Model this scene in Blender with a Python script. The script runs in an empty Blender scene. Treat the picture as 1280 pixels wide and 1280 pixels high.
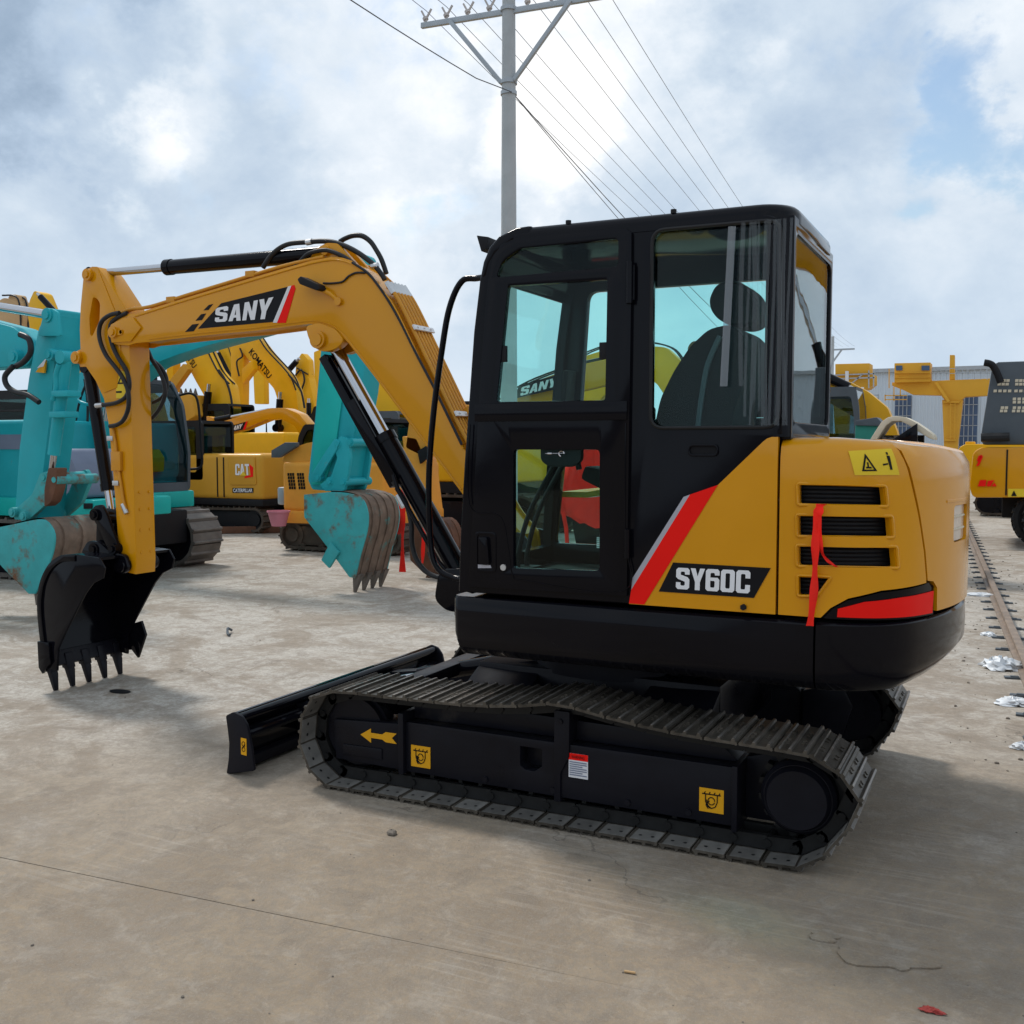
import bpy, bmesh, math, random
from mathutils import Vector, Matrix
from mathutils.geometry import delaunay_2d_cdt
R = math.radians
random.seed(7)
SC = bpy.context.scene
COL = SC.collection

# ------------------------------------------------------------------ camera
cd = bpy.data.cameras.new('camera'); cam = bpy.data.objects.new('camera', cd); COL.objects.link(cam)
cam.location = (1.786, -4.93, 1.667)
cam.rotation_euler = (R(90 - 3.72), 0, R(26.16))
cd.sensor_width = 36; cd.lens = 36.0; cd.clip_start = .05; cd.clip_end = 3000
SC.camera = cam

# ------------------------------------------------------------------ light
SUN_AZ = R(152)      # direction towards the sun in the ground plane, from +X
SUN_EL = R(52)
sd = bpy.data.lights.new('sun', 'SUN'); sun = bpy.data.objects.new('sun', sd); COL.objects.link(sun)
sd.energy = 1.9; sd.angle = R(10); sd.color = (1, .95, .88)
sv = Vector((math.cos(SUN_AZ)*math.cos(SUN_EL), math.sin(SUN_AZ)*math.cos(SUN_EL), math.sin(SUN_EL)))
sun.rotation_euler = sv.to_track_quat('Z', 'Y').to_euler(); sun.location = (-20, 12, 30)

w = bpy.data.worlds.new('World'); SC.world = w; w.use_nodes = True
nt = w.node_tree; nt.nodes.clear()
def N(tree, kind, **kw):
    n = tree.nodes.new(kind)
    for k, v in kw.items():
        if k.startswith('i_'):
            key = k[2:]
            n.inputs[int(key) if key.isdigit() else key.replace('_', ' ')].default_value = v
        else: setattr(n, k, v)
    return n
def wl(a, b): nt.links.new(a, b)
def M2(op, a, b=None, clamp=False):
    m = N(nt, 'ShaderNodeMath', operation=op, use_clamp=clamp)
    for i, v in enumerate((a, b)):
        if v is None: continue
        if isinstance(v, (int, float)): m.inputs[i].default_value = v
        else: wl(v, m.inputs[i])
    return m.outputs[0]
wo = N(nt, 'ShaderNodeOutputWorld'); bg = N(nt, 'ShaderNodeBackground'); bg.inputs['Strength'].default_value = .1
wl(bg.outputs[0], wo.inputs[0])
sky = N(nt, 'ShaderNodeTexSky', sky_type='NISHITA', sun_disc=False, sun_elevation=SUN_EL, sun_rotation=R(90) - SUN_AZ)
sky.air_density = 1.3; sky.dust_density = 1.0; sky.ozone_density = 1.5
tc = N(nt, 'ShaderNodeTexCoord'); sep = N(nt, 'ShaderNodeSeparateXYZ'); wl(tc.outputs['Generated'], sep.inputs[0])
cmb = N(nt, 'ShaderNodeCombineXYZ'); wl(sep.outputs[0], cmb.inputs[0]); wl(sep.outputs[1], cmb.inputs[1]); wl(M2('MULTIPLY', sep.outputs[2], 1.35), cmb.inputs[2])
wn = N(nt, 'ShaderNodeTexNoise'); wn.inputs['Scale'].default_value = 7.0; wn.inputs['Detail'].default_value = 7; wn.inputs['Roughness'].default_value = .6; wl(cmb.outputs[0], wn.inputs[0])
wsb = N(nt, 'ShaderNodeVectorMath', operation='SUBTRACT'); wl(wn.outputs['Color'], wsb.inputs[0]); wsb.inputs[1].default_value = (.5, .5, .5)
wsc = N(nt, 'ShaderNodeVectorMath', operation='SCALE'); wl(wsb.outputs[0], wsc.inputs[0]); wsc.inputs['Scale'].default_value = .30
wad = N(nt, 'ShaderNodeVectorMath', operation='ADD'); wl(tc.outputs['Generated'], wad.inputs[0]); wl(wsc.outputs[0], wad.inputs[1])
wno = N(nt, 'ShaderNodeVectorMath', operation='NORMALIZE'); wl(wad.outputs[0], wno.inputs[0])
def noise(scale, detail, rough, off, dist=0.0):
    mp = N(nt, 'ShaderNodeMapping'); mp.inputs['Location'].default_value = off; wl(cmb.outputs[0], mp.inputs[0])
    n = N(nt, 'ShaderNodeTexNoise'); n.inputs['Scale'].default_value = scale; n.inputs['Detail'].default_value = detail
    n.inputs['Roughness'].default_value = rough; n.inputs['Distortion'].default_value = dist
    wl(mp.outputs[0], n.inputs[0]); return n.outputs[0]
def blob(d, inner, outer):          # a broad cloud mass round one direction of the sky
    v = N(nt, 'ShaderNodeVectorMath', operation='DOT_PRODUCT'); wl(wno.outputs[0], v.inputs[0]); v.inputs[1].default_value = d
    mr = N(nt, 'ShaderNodeMapRange', interpolation_type='SMOOTHSTEP'); wl(v.outputs['Value'], mr.inputs[0])
    mr.inputs[1].default_value = math.cos(R(outer)); mr.inputs[2].default_value = math.cos(R(inner))
    return mr.outputs[0]
cover = noise(2.6, 8, .55, (3.1, 7.7, .4), .2)
big = noise(3.0, 4, .50, (5.2, 1.1, 3.3), .1)
bright = noise(5.2, 10, .62, (11.3, 2.2, 1.4), .35)
fine = noise(14.0, 8, .62, (1.3, 9.2, 2.0), .3)
# cloud cover and cloud brightness, pushed by the large masses seen that day
cv = M2('ADD', cover, .20)
cv = M2('SUBTRACT', cv, M2('MULTIPLY', blob((-0.0471, 0.9632, 0.2646), .5, 4.5), .15))
cv = M2('SUBTRACT', cv, M2('MULTIPLY', blob((-0.478, 0.8614, 0.1716), .5, 5), .14))
cv = M2('ADD', cv, M2('MULTIPLY', M2('SUBTRACT', fine, .5), .25))
br = M2('ADD', M2('MULTIPLY', big, .55), M2('MULTIPLY', bright, .48))
br = M2('ADD', br, M2('MULTIPLY', fine, .22))
br = M2('SUBTRACT', M2('MULTIPLY', br, 1.22), .19)
for d, i, o, k in (
    ((-0.7352, 0.5806, 0.3499), 2, 8.5, -.34), ((-0.1766, 0.9208, 0.3476), 1, 8, -.16), ((-0.1004, 0.9414, 0.3221), 1, 10, -.12), ((-0.6312, 0.7325, 0.2551), 1, 11, -.05),
    ((-0.7563, 0.6298, 0.1772), 1, 8, -.05), ((-0.7525, 0.6058, 0.2584), 1, 8, -.04),
    ((-0.3215, 0.8794, 0.351), 1, 7.5, .16), ((-0.5277, 0.7714, 0.3556), 1, 7, .18), ((-0.6973, 0.6497, 0.3027), 1, 5.5, .20), ((-0.3889, 0.8746, 0.2894), 1, 5, .22),
    ((-0.5253, 0.8305, 0.1853), 1, 6, .20), ((-0.0944, 0.9691, 0.2279), 2, 12, .12), ((-0.7009, 0.6688, 0.2479), .5, 3, .12)):
    br = M2('ADD', br, M2('MULTIPLY', blob(d, i, o), k))
rc = N(nt, 'ShaderNodeValToRGB'); wl(br, rc.inputs[0])
e = rc.color_ramp.elements
e[0].position = .14; e[0].color = (.26, .35, .47, 1); e[1].position = .95; e[1].color = (1.0, 1.0, 1.0, 1)
for p, c in ((.36, (.42, .525, .66, 1)), (.54, (.56, .655, .76, 1)), (.74, (.74, .80, .865, 1))):
    k = e.new(p); k.color = c
cs = N(nt, 'ShaderNodeVectorMath', operation='SCALE'); wl(rc.outputs[0], cs.inputs[0]); cs.inputs['Scale'].default_value = 8.4
cm = N(nt, 'ShaderNodeMapRange', interpolation_type='SMOOTHSTEP'); wl(cv, cm.inputs[0]); cm.inputs[1].default_value = .40; cm.inputs[2].default_value = .58
mx = N(nt, 'ShaderNodeMix', data_type='RGBA'); wl(cm.outputs[0], mx.inputs[0]); wl(sky.outputs[0], mx.inputs[6]); wl(cs.outputs[0], mx.inputs[7])
# haze low over the horizon
hz = N(nt, 'ShaderNodeMapRange', interpolation_type='SMOOTHSTEP'); wl(sep.outputs[2], hz.inputs[0]); hz.inputs[1].default_value = .22; hz.inputs[2].default_value = -.02
hm = N(nt, 'ShaderNodeMix', data_type='RGBA'); wl(M2('MULTIPLY', hz.outputs[0], .75), hm.inputs[0]); wl(mx.outputs[2], hm.inputs[6]); hm.inputs[7].default_value = (4.7, 5.6, 6.6, 1)
wl(hm.outputs[2], bg.inputs['Color'])
SC.view_settings.view_transform = 'Standard'; SC.view_settings.look = 'None'; SC.view_settings.gamma = 1; SC.view_settings.exposure = 0.44
SC.view_settings.use_curve_mapping = False
SC.render.engine = 'CYCLES'; SC.cycles.max_bounces = 8; SC.cycles.transparent_max_bounces = 16; SC.cycles.glossy_bounces = 4

# ------------------------------------------------------------------ materials
MATS = {}
def mat_base(name):
    m = bpy.data.materials.new(name); m.use_nodes = True; MATS[name] = m
    t = m.node_tree; t.nodes.clear()
    o = N(t, 'ShaderNodeOutputMaterial'); p = N(t, 'ShaderNodeBsdfPrincipled'); t.links.new(p.outputs[0], o.inputs[0])
    return m, t, p, o
def paint(name, col, rough=.35, metal=0.0, coat=0.0, var=.10, scale=3.0, dirt=None, dirt_amt=.0, dirt_scale=2.2, bump=.0, bscale=40, spec=.22, rv=.12, per_object=0.0):
    """painted or bare surface: base colour with slow variation, optional dust or rust patches, uneven gloss, fine relief"""
    m, t, p, o = mat_base(name); L = t.links.new
    tcn = N(t, 'ShaderNodeTexCoord'); src = tcn.outputs['Object']
    n1 = N(t, 'ShaderNodeTexNoise'); n1.inputs['Scale'].default_value = scale; n1.inputs['Detail'].default_value = 6; n1.inputs['Roughness'].default_value = .6; L(src, n1.inputs[0])
    hsv = N(t, 'ShaderNodeHueSaturation'); hsv.inputs['Color'].default_value = (*col, 1)
    mr = N(t, 'ShaderNodeMapRange'); L(n1.outputs[0], mr.inputs[0]); mr.inputs[1].default_value = .3; mr.inputs[2].default_value = .7; mr.inputs[3].default_value = 1 - var; mr.inputs[4].default_value = 1 + var
    val = mr.outputs[0]
    if per_object:
        oi = N(t, 'ShaderNodeObjectInfo'); mo = N(t, 'ShaderNodeMapRange'); L(oi.outputs['Random'], mo.inputs[0]); mo.inputs[3].default_value = 1 - per_object; mo.inputs[4].default_value = 1 + per_object
        mm = N(t, 'ShaderNodeMath', operation='MULTIPLY'); L(val, mm.inputs[0]); L(mo.outputs[0], mm.inputs[1]); val = mm.outputs[0]
    L(val, hsv.inputs['Value'])
    colo = hsv.outputs[0]
    rgh = N(t, 'ShaderNodeMapRange'); L(n1.outputs[0], rgh.inputs[0]); rgh.inputs[1].default_value = .3; rgh.inputs[2].default_value = .7; rgh.inputs[3].default_value = max(.03, rough - rv); rgh.inputs[4].default_value = min(1, rough + rv)
    if dirt:
        n2 = N(t, 'ShaderNodeTexNoise'); n2.inputs['Scale'].default_value = dirt_scale; n2.inputs['Detail'].default_value = 9; n2.inputs['Roughness'].default_value = .68; L(src, n2.inputs[0])
        dm = N(t, 'ShaderNodeMapRange', interpolation_type='SMOOTHSTEP'); L(n2.outputs[0], dm.inputs[0]); dm.inputs[1].default_value = .72 - dirt_amt*.5; dm.inputs[2].default_value = .86 - dirt_amt*.45
        mx2 = N(t, 'ShaderNodeMix', data_type='RGBA'); L(dm.outputs[0], mx2.inputs[0]); L(colo, mx2.inputs[6]); mx2.inputs[7].default_value = (*dirt, 1); colo = mx2.outputs[2]
        rm = N(t, 'ShaderNodeMix', data_type='FLOAT'); L(dm.outputs[0], rm.inputs[0]); L(rgh.outputs[0], rm.inputs[2]); rm.inputs[3].default_value = .85
        L(rm.outputs[0], p.inputs['Roughness'])
    else: L(rgh.outputs[0], p.inputs['Roughness'])
    L(colo, p.inputs['Base Color'])
    p.inputs['Metallic'].default_value = metal; p.inputs['Coat Weight'].default_value = coat; p.inputs['Coat Roughness'].default_value = .06
    p.inputs['Specular IOR Level'].default_value = spec
    if bump:
        nb = N(t, 'ShaderNodeTexNoise'); nb.inputs['Scale'].default_value = bscale; nb.inputs['Detail'].default_value = 5; L(src, nb.inputs[0])
        b = N(t, 'ShaderNodeBump'); b.inputs['Strength'].default_value = bump; b.inputs['Distance'].default_value = .01; L(nb.outputs[0], b.inputs['Height']); L(b.outputs[0], p.inputs['Normal'])
    return m
def glass(name, tint, ior=1.26, rough=0.0):
    m, t, p, o = mat_base(name); t.nodes.remove(p); L = t.links.new
    tr = N(t, 'ShaderNodeBsdfTransparent'); tr.inputs[0].default_value = (*tint, 1)
    gl = N(t, 'ShaderNodeBsdfGlossy'); gl.inputs['Roughness'].default_value = rough
    lw = N(t, 'ShaderNodeLayerWeight'); lw.inputs[0].default_value = .5
    pw = N(t, 'ShaderNodeMath', operation='POWER'); L(lw.outputs['Facing'], pw.inputs[0]); pw.inputs[1].default_value = 5
    f0 = ((ior-1)/(ior+1))**2
    fr = N(t, 'ShaderNodeMath', operation='MULTIPLY_ADD'); L(pw.outputs[0], fr.inputs[0]); fr.inputs[1].default_value = 1-f0; fr.inputs[2].default_value = f0
    # very slight waviness of the pane
    tcn = N(t, 'ShaderNodeTexCoord'); nb = N(t, 'ShaderNodeTexNoise'); nb.inputs['Scale'].default_value = 2.0; L(tcn.outputs['Object'], nb.inputs[0])
    b = N(t, 'ShaderNodeBump'); b.inputs['Strength'].default_value = .04; b.inputs['Distance'].default_value = .02; L(nb.outputs[0], b.inputs['Height']); L(b.outputs[0], gl.inputs['Normal'])
    ms = N(t, 'ShaderNodeMixShader'); L(fr.outputs[0], ms.inputs[0]); L(tr.outputs[0], ms.inputs[1]); L(gl.outputs[0], ms.inputs[2]); L(ms.outputs[0], o.inputs[0])
    return m
paint('yellow', (.67, .285, .002), .20, rv=.08, coat=.20, var=.05, scale=1.4, dirt=(.42, .22, .05), dirt_amt=.05, spec=.28, bump=.012, bscale=6)
paint('yellow_pipe', (.62, .27, .02), .38, coat=.15, var=.10, scale=6, dirt=(.25, .13, .05), dirt_amt=.12)
paint('black', (.004, .004, .0065), .10, rv=.05, spec=.15, var=.15, scale=2, dirt=(.016, .015, .017), dirt_amt=.05, bump=.015, bscale=15)
paint('black_matt', (.009, .009, .011), .55, var=.2, scale=3, dirt=(.05, .045, .04), dirt_amt=.12)
paint('frame_black', (.008, .008, .012), .36, var=.25, spec=.15, scale=2.5, dirt=(.060, .051, .043), dirt_amt=.20, bump=.05, bscale=30)
paint('rubber', (.018, .018, .019), .5, var=.2, scale=8)
paint('hose', (.022, .022, .024), .38, var=.2, scale=8)
paint('interior', (.008, .008, .009), .7, var=.2, scale=5)
paint('seat_cloth', (.009, .010, .012), .85, var=.3, scale=12, bump=.1, bscale=120)
paint('worn_steel', (.24, .22, .20), .38, metal=.6, var=.4, scale=30, dirt=(.20, .09, .035), dirt_amt=.35, dirt_scale=9)
paint('shoe_inner', (.20, .19, .175), .5, metal=.2, var=.3, scale=9, dirt=(.12, .07, .04), dirt_amt=.2, dirt_scale=8, per_object=.25)
paint('shoe_steel', (.088, .076, .062), .42, metal=.3, var=.50, scale=9, dirt=(.23, .115, .045), dirt_amt=.22, dirt_scale=6, bump=.25, bscale=25, per_object=.35)
paint('link_steel', (.018, .018, .018), .5, metal=.3, var=.3, scale=7)
paint('chrome', (.50, .50, .52), .10, metal=1.0, var=.03, scale=3, rv=.05)
paint('zinc', (.55, .55, .55), .35, metal=.9, var=.1, scale=8)
paint('white_paint', (.78, .78, .80), .5, var=.03)
paint('silver_vinyl', (.42, .42, .47), .35, metal=.2, var=.03)
paint('red_vinyl', (.88, .010, .006), .45, var=.03, scale=2, spec=.12)
paint('black_vinyl', (.007, .007, .009), .4, var=.05, spec=.15)
paint('sticker_yellow', (.78, .55, .03), .45, var=.04)
paint('sticker_orange', (.75, .36, .01), .45, var=.04)
paint('sticker_white', (.74, .74, .76), .5, var=.03)
paint('ribbon_red', (.92, .022, .012), .75, var=.14, scale=9)
paint('grille_black', (.012, .012, .014), .45, var=.1)
paint('lamp_lens', (.62, .52, .42), .2, coat=.5, var=.1, scale=20)
paint('teal', (.018, .37, .42), .38, coat=.02, var=.10, scale=2, dirt=(.16, .20, .17), dirt_amt=.20, dirt_scale=4)
paint('teal_bright', (.012, .44, .40), .38, coat=.02, var=.08, scale=2)
paint('teal_worn', (.05, .37, .38), .5, var=.14, scale=4, dirt=(.17, .085, .045), dirt_amt=.42, dirt_scale=3, bump=.15)
paint('bucket_rust', (.17, .12, .09), .7, var=.35, scale=7, dirt=(.06, .26, .25), dirt_amt=.30, dirt_scale=5, bump=.3)
paint('tooth_steel', (.15, .13, .115), .55, metal=.3, var=.3, scale=8)
paint('lavender_panel', (.20, .22, .30), .4, var=.08)
paint('yellow_far', (.82, .43, .008), .42, coat=.02, var=.10, scale=1.2, dirt=(.35, .20, .06), dirt_amt=.14)
paint('yellow_cat', (.60, .30, .03), .40, coat=.02, var=.05, scale=1.2)
paint('orange_paint', (.80, .34, .045), .5, var=.10, scale=2, dirt=(.35, .2, .1), dirt_amt=.14)
paint('tan_paint', (.52, .33, .16), .5, var=.12, scale=2)
paint('track_mud', (.075, .058, .045), .7, var=.35, scale=5, dirt=(.20, .13, .08), dirt_amt=.25, bump=.3)
paint('track_grey', (.16, .14, .125), .6, metal=.2, var=.3, scale=5, dirt=(.2, .12, .07), dirt_amt=.2, bump=.3)
paint('rust_steel', (.13, .062, .038), .75, var=.3, scale=6, bump=.2)
paint('rail_steel', (.25, .195, .155), .55, metal=.25, var=.25, scale=9, dirt=(.16, .08, .045), dirt_amt=.2, bump=.2)
paint('pink_plastic', (.60, .22, .28), .6, var=.1)
paint('galvanised', (.40, .43, .46), .45, metal=.35, var=.12, scale=3, dirt=(.22, .22, .22), dirt_amt=.12)
paint('concrete_pole', (.43, .45, .46), .6, var=.10, scale=2.5, dirt=(.25, .26, .26), dirt_amt=.15)
paint('porcelain', (.55, .5, .48), .3, var=.1)
paint('wire', (.10, .10, .11), .5, var=.1)
paint('crane_yellow', (.70, .36, .035), .5, var=.08, scale=.3)
paint('cladding', (.56, .63, .70), .55, var=.05, scale=.15)
paint('window_blue', (.07, .11, .19), .2, var=.25, scale=.4)
paint('plastic_bag', (.70, .73, .76), .35, var=.10, scale=9, bump=.4, bscale=30)
paint('guard_grey', (.085, .10, .115), .5, var=.1)
paint('cream', (.62, .55, .42), .45, var=.06)
paint('faded_red', (.36, .06, .05), .8, var=.4, scale=40)
paint('stone', (.20, .17, .14), .85, var=.3, scale=20)
paint('green_plastic', (.03, .22, .17), .5, var=.1)
glass('glass', (.83, .985, .965))
glass('glass_dark', (.46, .55, .54))
glass('glass_mid', (.66, .80, .78))
glass('glass_far', (.55, .66, .68))
glass('film', (.93, .95, .95), ior=1.6, rough=.03)
glass('film_strip', (.42, .50, .56), ior=2.4, rough=.12)

# ------------------------------------------------------------------ geometry helpers (all coordinates in metres, machine at the origin)
def tag(o, label=None, cat=None, group=None, kind=None):
    if label: o['label'] = label
    if cat: o['category'] = cat
    if group: o['group'] = group
    if kind: o['kind'] = kind
    return o
def empty(name, loc=(0, 0, 0), label=None, cat=None, group=None):
    o = bpy.data.objects.new(name, None); COL.objects.link(o); o.location = loc; o.empty_display_size = .2
    return tag(o, label, cat, group)
def root_loc(o):
    while o.parent: o = o.parent
    return Vector(o.location)
def smooth_path(pts, n=8, closed=False):
    P = [Vector(p) for p in pts]; out = []; m = len(P)
    for i in range(m if closed else m - 1):
        if closed: p0, p1, p2, p3 = P[(i-1) % m], P[i], P[(i+1) % m], P[(i+2) % m]
        else: p0, p1, p2, p3 = P[max(i-1, 0)], P[i], P[i+1], P[min(i+2, m-1)]
        for k in range(n):
            t = k/n
            out.append(.5*((2*p1) + (p2-p0)*t + (2*p0-5*p1+4*p2-p3)*t*t + (3*p1-p0-3*p2+p3)*t**3))
    if not closed: out.append(P[-1])
    return out
def pip(p, poly):
    x, y = p; c = False; j = len(poly)-1
    for i in range(len(poly)):
        xi, yi = poly[i]; xj, yj = poly[j]
        if (yi > y) != (yj > y) and x < (xj-xi)*(y-yi)/(yj-yi)+xi: c = not c
        j = i
    return c
def rrect(x0, y0, x1, y1, r, n=4):
    out = []
    for cx, cy, a in ((x1-r, y1-r, 0), (x0+r, y1-r, 90), (x0+r, y0+r, 180), (x1-r, y0+r, 270)):
        for k in range(n+1): out.append((cx+r*math.cos(R(a+90*k/n)), cy+r*math.sin(R(a+90*k/n))))
    return out
def round_poly(pts, r, n=4):
    """polygon with its corners rounded"""
    out = []; m = len(pts)
    for i in range(m):
        p0, p1, p2 = (Vector(pts[(i+k) % m]).to_2d() for k in (-1, 0, 1))
        a = p0-p1; b = p2-p1; rr = min(r, a.length*.45, b.length*.45); a = p1+a.normalized()*rr; b = p1+b.normalized()*rr
        for k in range(n+1):
            t = k/n; q = a*(1-t)**2 + p1*2*t*(1-t) + b*t*t; out.append((q.x, q.y))
    return out
class B:
    def __init__(s): s.v = []; s.f = []; s.mi = []; s.cur = 0
    def add(s, verts, faces):
        o = len(s.v); s.v += [Vector(p) for p in verts]; s.f += [[i+o for i in f] for f in faces]; s.mi += [s.cur]*len(faces); return s
    def box(s, x0, x1, y0, y1, z0, z1, rot=None, about=None):
        V = [Vector((x, y, z)) for x in (x0, x1) for y in (y0, y1) for z in (z0, z1)]
        if rot is not None:
            c = Vector(about) if about else Vector(((x0+x1)/2, (y0+y1)/2, (z0+z1)/2)); V = [c + rot @ (v-c) for v in V]
        return s.add(V, [[0, 1, 3, 2], [4, 6, 7, 5], [0, 4, 5, 1], [2, 3, 7, 6], [0, 2, 6, 4], [1, 5, 7, 3]])
    def prism(s, poly, y0, y1):
        """polygon in XZ given thickness along Y"""
        n = len(poly); V = [(x, y0, z) for x, z in poly] + [(x, y1, z) for x, z in poly]
        return s.add(V, [list(range(n)), list(range(2*n-1, n-1, -1))] + [[i, i+n, (i+1) % n+n, (i+1) % n] for i in range(n)])
    def prism_z(s, poly, z0, z1):
        n = len(poly); V = [(x, y, z0) for x, y in poly] + [(x, y, z1) for x, y in poly]
        return s.add(V, [list(range(n-1, -1, -1)), list(range(n, 2*n))] + [[i, (i+1) % n, (i+1) % n+n, i+n] for i in range(n)])
    def tube(s, path, r, n=8, caps=True, closed=False):
        P = [Vector(p) for p in path]; m = len(P); V = []; up = None
        rr = r if isinstance(r, (list, tuple)) else [r]*m
        for i in range(m):
            if closed: d = P[(i+1) % m]-P[(i-1) % m]
            else: d = P[min(i+1, m-1)]-P[max(i-1, 0)]
            d.normalize()
            if up is None:
                up = Vector((0, 0, 1)) if abs(d.z) < .9 else Vector((0, 1, 0))
            a = (up - d*up.dot(d)).normalized(); up = a; b = d.cross(a)
            for k in range(n):
                t = 2*math.pi*k/n; V.append(P[i] + (a*math.cos(t)+b*math.sin(t))*rr[i])
        F = []
        for i in range(m if closed else m-1):
            for k in range(n):
                j = (i+1) % m; F.append([i*n+k, i*n+(k+1) % n, j*n+(k+1) % n, j*n+k])
        if caps and not closed: F += [list(range(n-1, -1, -1)), list(range((m-1)*n, m*n))]
        return s.add(V, F)
    def cyl(s, a, b, r, r2=None, n=16): return s.tube([a, b], [r, r if r2 is None else r2], n)
    def bar(s, a, b, w, h, up=(0, 0, 1)):
        """rectangular bar from a to b, w across, h along up"""
        a = Vector(a); b = Vector(b); d = (b-a).normalized(); u = Vector(up); u = (u-d*u.dot(d)).normalized(); c = d.cross(u)
        V = [p + c*sx*w/2 + u*sz*h/2 for p in (a, b) for sx, sz in ((-1, -1), (1, -1), (1, 1), (-1, 1))]
        return s.add(V, [[3, 2, 1, 0], [4, 5, 6, 7]] + [[i, (i+1) % 4, (i+1) % 4+4, i+4] for i in range(4)])
    def loft(s, rings, closed_ring=False, cap0=False, cap1=False):
        n = len(rings[0]); V = [p for r_ in rings for p in r_]; F = []
        for i in range(len(rings)-1):
            for k in range(n if closed_ring else n-1):
                F.append([i*n+k, i*n+(k+1) % n, (i+1)*n+(k+1) % n, (i+1)*n+k])
        if cap0: F.append(list(range(n-1, -1, -1)))
        if cap1: F.append(list(range((len(rings)-1)*n, len(rings)*n)))
        return s.add(V, F)
    def sheet(s, outline, holes, fn, step=None, thick=.02):
        """plate with openings: 2-D outline and holes mapped by fn(u, v, depth) to 3-D, depth 0 outside and thick inside"""
        vs = []; es = []
        def ring(pl):
            o = len(vs); pl2 = []
            for i in range(len(pl)):
                a = Vector(pl[i]).to_2d(); b = Vector(pl[(i+1) % len(pl)]).to_2d(); k = 1 if not step else max(1, int((b-a).length/step+.5))
                pl2 += [a.lerp(b, q/k) for q in range(k)]
            vs.extend(pl2); es.extend([(o+i, o+(i+1) % len(pl2)) for i in range(len(pl2))])
        ring(outline)
        for h in holes: ring(h)
        if step:
            xs = [p.x for p in vs]; ys = [p.y for p in vs]; x = min(xs)+step/2
            while x < max(xs):
                y = min(ys)+step/2
                while y < max(ys):
                    if pip((x, y), outline) and not any(pip((x, y), h) for h in holes): vs.append(Vector((x, y)))
                    y += step
                x += step
        rv, re_, rf, _, _, _ = delaunay_2d_cdt(vs, es, [], 0, 1e-5)
        T = []
        for f in rf:
            c = sum((rv[i] for i in f), Vector((0, 0)))/len(f)
            if pip(c, outline) and not any(pip(c, h) for h in holes): T.append(list(f))
        n = len(rv); V = [fn(p.x, p.y, 0) for p in rv] + [fn(p.x, p.y, thick) for p in rv]
        cnt = {}
        for f in T:
            for i in range(len(f)): cnt[(f[i], f[(i+1) % len(f)])] = 1
        F = [f for f in T] + [[i+n for i in reversed(f)] for f in T]
        F += [[a, a+n, b+n, b] for (a, b) in cnt if (b, a) not in cnt]
        return s.add(V, F)
    def build(s, name, mat, parent=None, bevel=0, smooth=35, seg=2, local=False):
        bm = bmesh.new()
        off = Vector((0, 0, 0)) if (parent is None or local) else root_loc(parent)
        vs = [bm.verts.new(p-off) for p in s.v]
        for f, mi in zip(s.f, s.mi):
            try: q = bm.faces.new([vs[i] for i in f]); q.material_index = mi
            except ValueError: pass
        bmesh.ops.remove_doubles(bm, verts=bm.verts, dist=1e-5)
        loose = [v for v in bm.verts if not v.link_faces]
        if loose: bmesh.ops.delete(bm, geom=loose, context='VERTS')
        bmesh.ops.recalc_face_normals(bm, faces=bm.faces)
        if bevel:
            ed = [e_ for e_ in bm.edges if len(e_.link_faces) == 2 and e_.calc_face_angle(0) > R(28)]
            bmesh.ops.bevel(bm, geom=ed, offset=bevel, segments=seg, profile=.6, affect='EDGES', clamp_overlap=True)
        me = bpy.data.meshes.new(name); bm.to_mesh(me); bm.free()
        for m in (mat if isinstance(mat, (list, tuple)) else [mat]): me.materials.append(MATS[m])
        if smooth: me.shade_smooth(); me.set_sharp_from_angle(angle=R(smooth))
        o = bpy.data.objects.new(name, me); COL.objects.link(o)
        if parent: o.parent = parent
        return o
def flat(y): return lambda u, v, d: (u, y+d, v)          # plate in a plane Y = y, seen from -Y
def quad_decal(name, pts, mat, parent, y, thick=.002):
    return B().sheet(pts, [], flat(y), None, thick).build(name, mat, parent, smooth=0)
def lettering(name, text, mat, parent, fn, quad, bold=.0, thick=.002):
    """flat lettering stretched into the four corners quad = (bottom-left, bottom-right, top-right, top-left)"""
    cu = bpy.data.curves.new(name, 'FONT'); cu.body = text; cu.offset = bold; cu.resolution_u = 3
    ob = bpy.data.objects.new(name, cu); COL.objects.link(ob); bpy.context.view_layer.update()
    me = bpy.data.meshes.new_from_object(ob.evaluated_get(bpy.context.evaluated_depsgraph_get()))
    bpy.data.objects.remove(ob); bpy.data.curves.remove(cu)
    xs = [v.co.x for v in me.vertices]; ys = [v.co.y for v in me.vertices]
    x0, x1, y0, y1 = min(xs), max(xs), min(ys), max(ys)
    bl, br_, tr, tl = (Vector(q) for q in quad)
    off = root_loc(parent)
    bm = bmesh.new(); bm.from_mesh(me); bpy.data.meshes.remove(me)
    for v in bm.verts:
        u = (v.co.x-x0)/(x1-x0); t = (v.co.y-y0)/(y1-y0)
        q = bl.lerp(br_, u).lerp(tl.lerp(tr, u), t); v.co = Vector(fn(q.x, q.y, 0))-off
    me = bpy.data.meshes.new(name); bm.to_mesh(me); bm.free(); me.materials.append(MATS[mat])
    o = bpy.data.objects.new(name, me); COL.objects.link(o); o.parent = parent
    return o

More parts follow.
